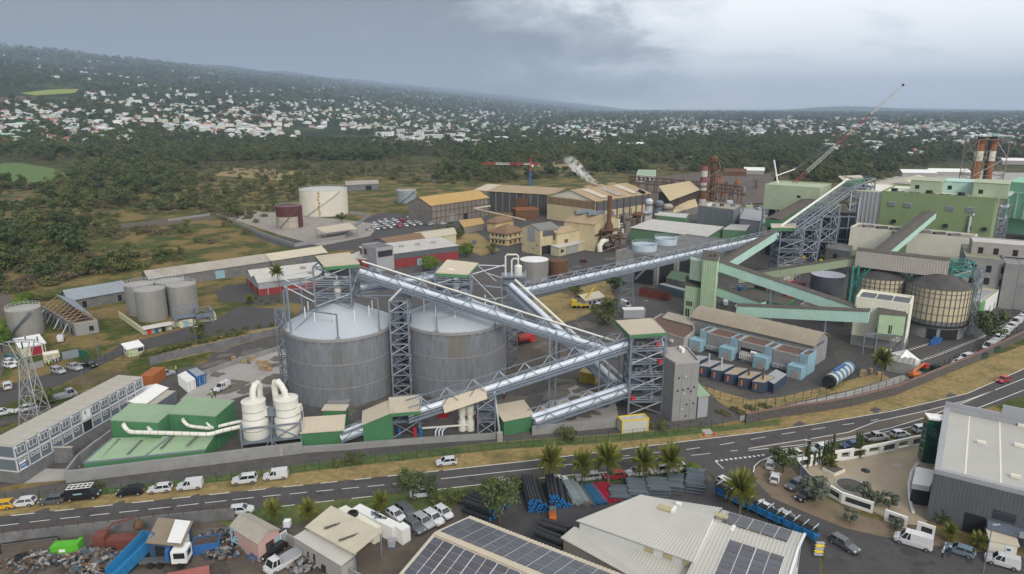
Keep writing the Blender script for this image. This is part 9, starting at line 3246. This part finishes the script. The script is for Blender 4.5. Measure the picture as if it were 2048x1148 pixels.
   # -------------- fences and the boundary wall
def fence(label,px,step_,h,m,name='mesh_fence'):
 pts=resample(polyline(px),step_)
 t=thing(name,label,'fence',pts[0])
 me=MB().box((0,0,h/2),(.09,.09,h)).mesh('post')
 me.materials.append(m)
 for p in pts:
  piece('post',me,t,p)
 w=MB()
 for a,c in zip(pts,pts[1:]):
  for z in(.1,h*.5,h-.05):
   w.beam(a+Zv(z),c+Zv(z),.035)
 part('wire',w,m,t)['kind']='stuff'
fence('long dark mesh fence between service lane and road verge',[(-20,1012),(120,998),(300,979),(500,955),(750,925),(1000,897),(1240,880),(1460,852)],2.6,2.0,GREENP)
fence('green mesh fence round the pipe yard',[(905,1003),(1050,980),(1210,968),(1330,957),(1420,958)],2.4,1.9,GREENP)
fence('mesh fence behind the generator row',[(1400,775),(1440,800),(1520,812),(1600,800),(1650,788),(1690,770)],2.6,2.0,GREENP)
fence('mesh fence beside the gravel track by the pylon',[(0,842),(120,812),(210,790)],2.8,2.0,GREENP)
fence('mesh fence by the guard hut',[(175,722),(255,722),(300,722)],2.4,2.2,GREENP)
wall_run('retaining_wall','dark concrete wall along the bank below the steel tanks',[(300,731),(330,722),(430,700),(560,668)],2.2,.4,CONCD)
wall_run('retaining_wall','low concrete wall edging the construction slab',[(405,752),(480,725),(562,700)],1.3,.35,CONC)
bw=[(1490,846),(1560,833),(1640,822),(1700,812),(1790,789),(1880,752),(1960,718),(2048,676),(2150,625)]
wall_run('boundary_wall','long dark stone boundary wall curving along the main road',bw,2.1,.5,mat('dark basalt wall',(.10,.09,.085),.95,0,.3,1.5,bump=.3),cap=mat('red brown coping',(.2,.12,.1),.9))
fence('posts and wire on top of the dark stone boundary wall',[(x,y-19)for x,y in bw],2.8,1.6,GREENP)
flat('footpath',[(1480,842),(1560,822),(1640,808),(1700,796),(1790,770),(1850,745),(1840,738),(1780,758),(1700,782),(1600,805),(1480,832)],CONCL,.06)
LP=[((640,598),0),((1600,960),0),((198,720),0),((170,790),0),((395,708),0),((1154,655),0),((1287,650),0),((1966,1145),0),((152,445),0),((305,452),0)]
for k,(px,_)in enumerate(LP):
 g=G(*px)
 t=thing('lamp_post','slim grey lamp post '+['by the grey and red warehouse','at the street corner','inside the green gate','behind the site offices','on the bank below the tanks','beside the round green tree','by the conveyor trestle','at the street hut','in the scrub by the cane field','in the scrub by the earth heap'][k],'lamp post',g,'lamp posts')
 part('pole',MB().tube(g,g+Zv(8),.1,8,.06),STEEL,t,True)
 part('lamp_head',MB().box(g+Vector((.5,0,8)),(1.1,.25,.12)),GREYW,t)
PAL=MB().box((0,0,.5),(1.2,1.0,.95)).mesh('timber_stack')
PAL.materials.append(WOOD)
n_=0
for cx_,cy_,n,ax,ay,lab in((525,735,12,16,7,'timber bundle on the concrete slab by the first silo'),(1740,748,6,22,5,'wooden cable crate beside the coconut palm'),(490,722,5,30,6,'timber bundle along the slab edge')):
 for k in range(n):
  q=G(cx_+random.uniform(-ax,ax),cy_+random.uniform(-ay,ay))
  o=tag(link('timber_bundle',PAL),lab,'timber','timber and crates on the yard')
  o.location=q
  o.rotation_euler=(0,0,random.uniform(0,3))
  o.scale=(random.uniform(.7,1.3),random.uniform(.7,1.2),random.uniform(.5,1.3))
DRM=MB().lathe((0,0,0),[(.5,0),(.5,1.1)],12).mesh('barrel',smooth_=True)
DRM.materials.append(BLUEP)
for k in range(9):
 o=tag(link('blue_tank',DRM),'blue plastic tank on the verge by the domed silos','tank','blue plastic tanks')
 o.location=G(1862+5*(k%4)+3*(k//4),690-5*(k//4)-k%4)
for k,(px,m)in enumerate((((1848,742),GREENP),((1870,742),GREENP),((1965,716),GREENP),((1990,704),GREENP))):
 g=G(*px)
 t=thing('waste_bin','dark green wheeled waste bin by the works wall, '+('beside the boom lift','next to the footpath end','among the parked cars','near the white vans')[k],'waste bin',g,'green waste bins')
 part('bin_body',MB().box(g+Zv(.75),(2.0,1.4,1.3),.3),m,t)
 part('lid',MB().box(g+Zv(1.48),(2.1,1.5,.14),.3),DARK,t)
 # -------------- the air
hb=MB().bx(-26000,26000,-600,27000,-4,1080)
hm=bpy.data.materials.new('pale sea air')
hm.use_nodes=True
HN,HL=hm.node_tree.nodes,hm.node_tree.links
HN.clear()
ho=HN.new('ShaderNodeOutputMaterial')
hv=HN.new('ShaderNodeVolumePrincipled')
hv.inputs['Color'].default_value=(0.64,0.79,1.0,1)
hv.inputs['Density'].default_value=0.000085
hv.inputs['Anisotropy'].default_value=0.1
HL.new(hv.outputs[0],ho.inputs['Volume'])
hm.cycles.homogeneous_volume=True
structure('haze',hb,hm,'stuff')
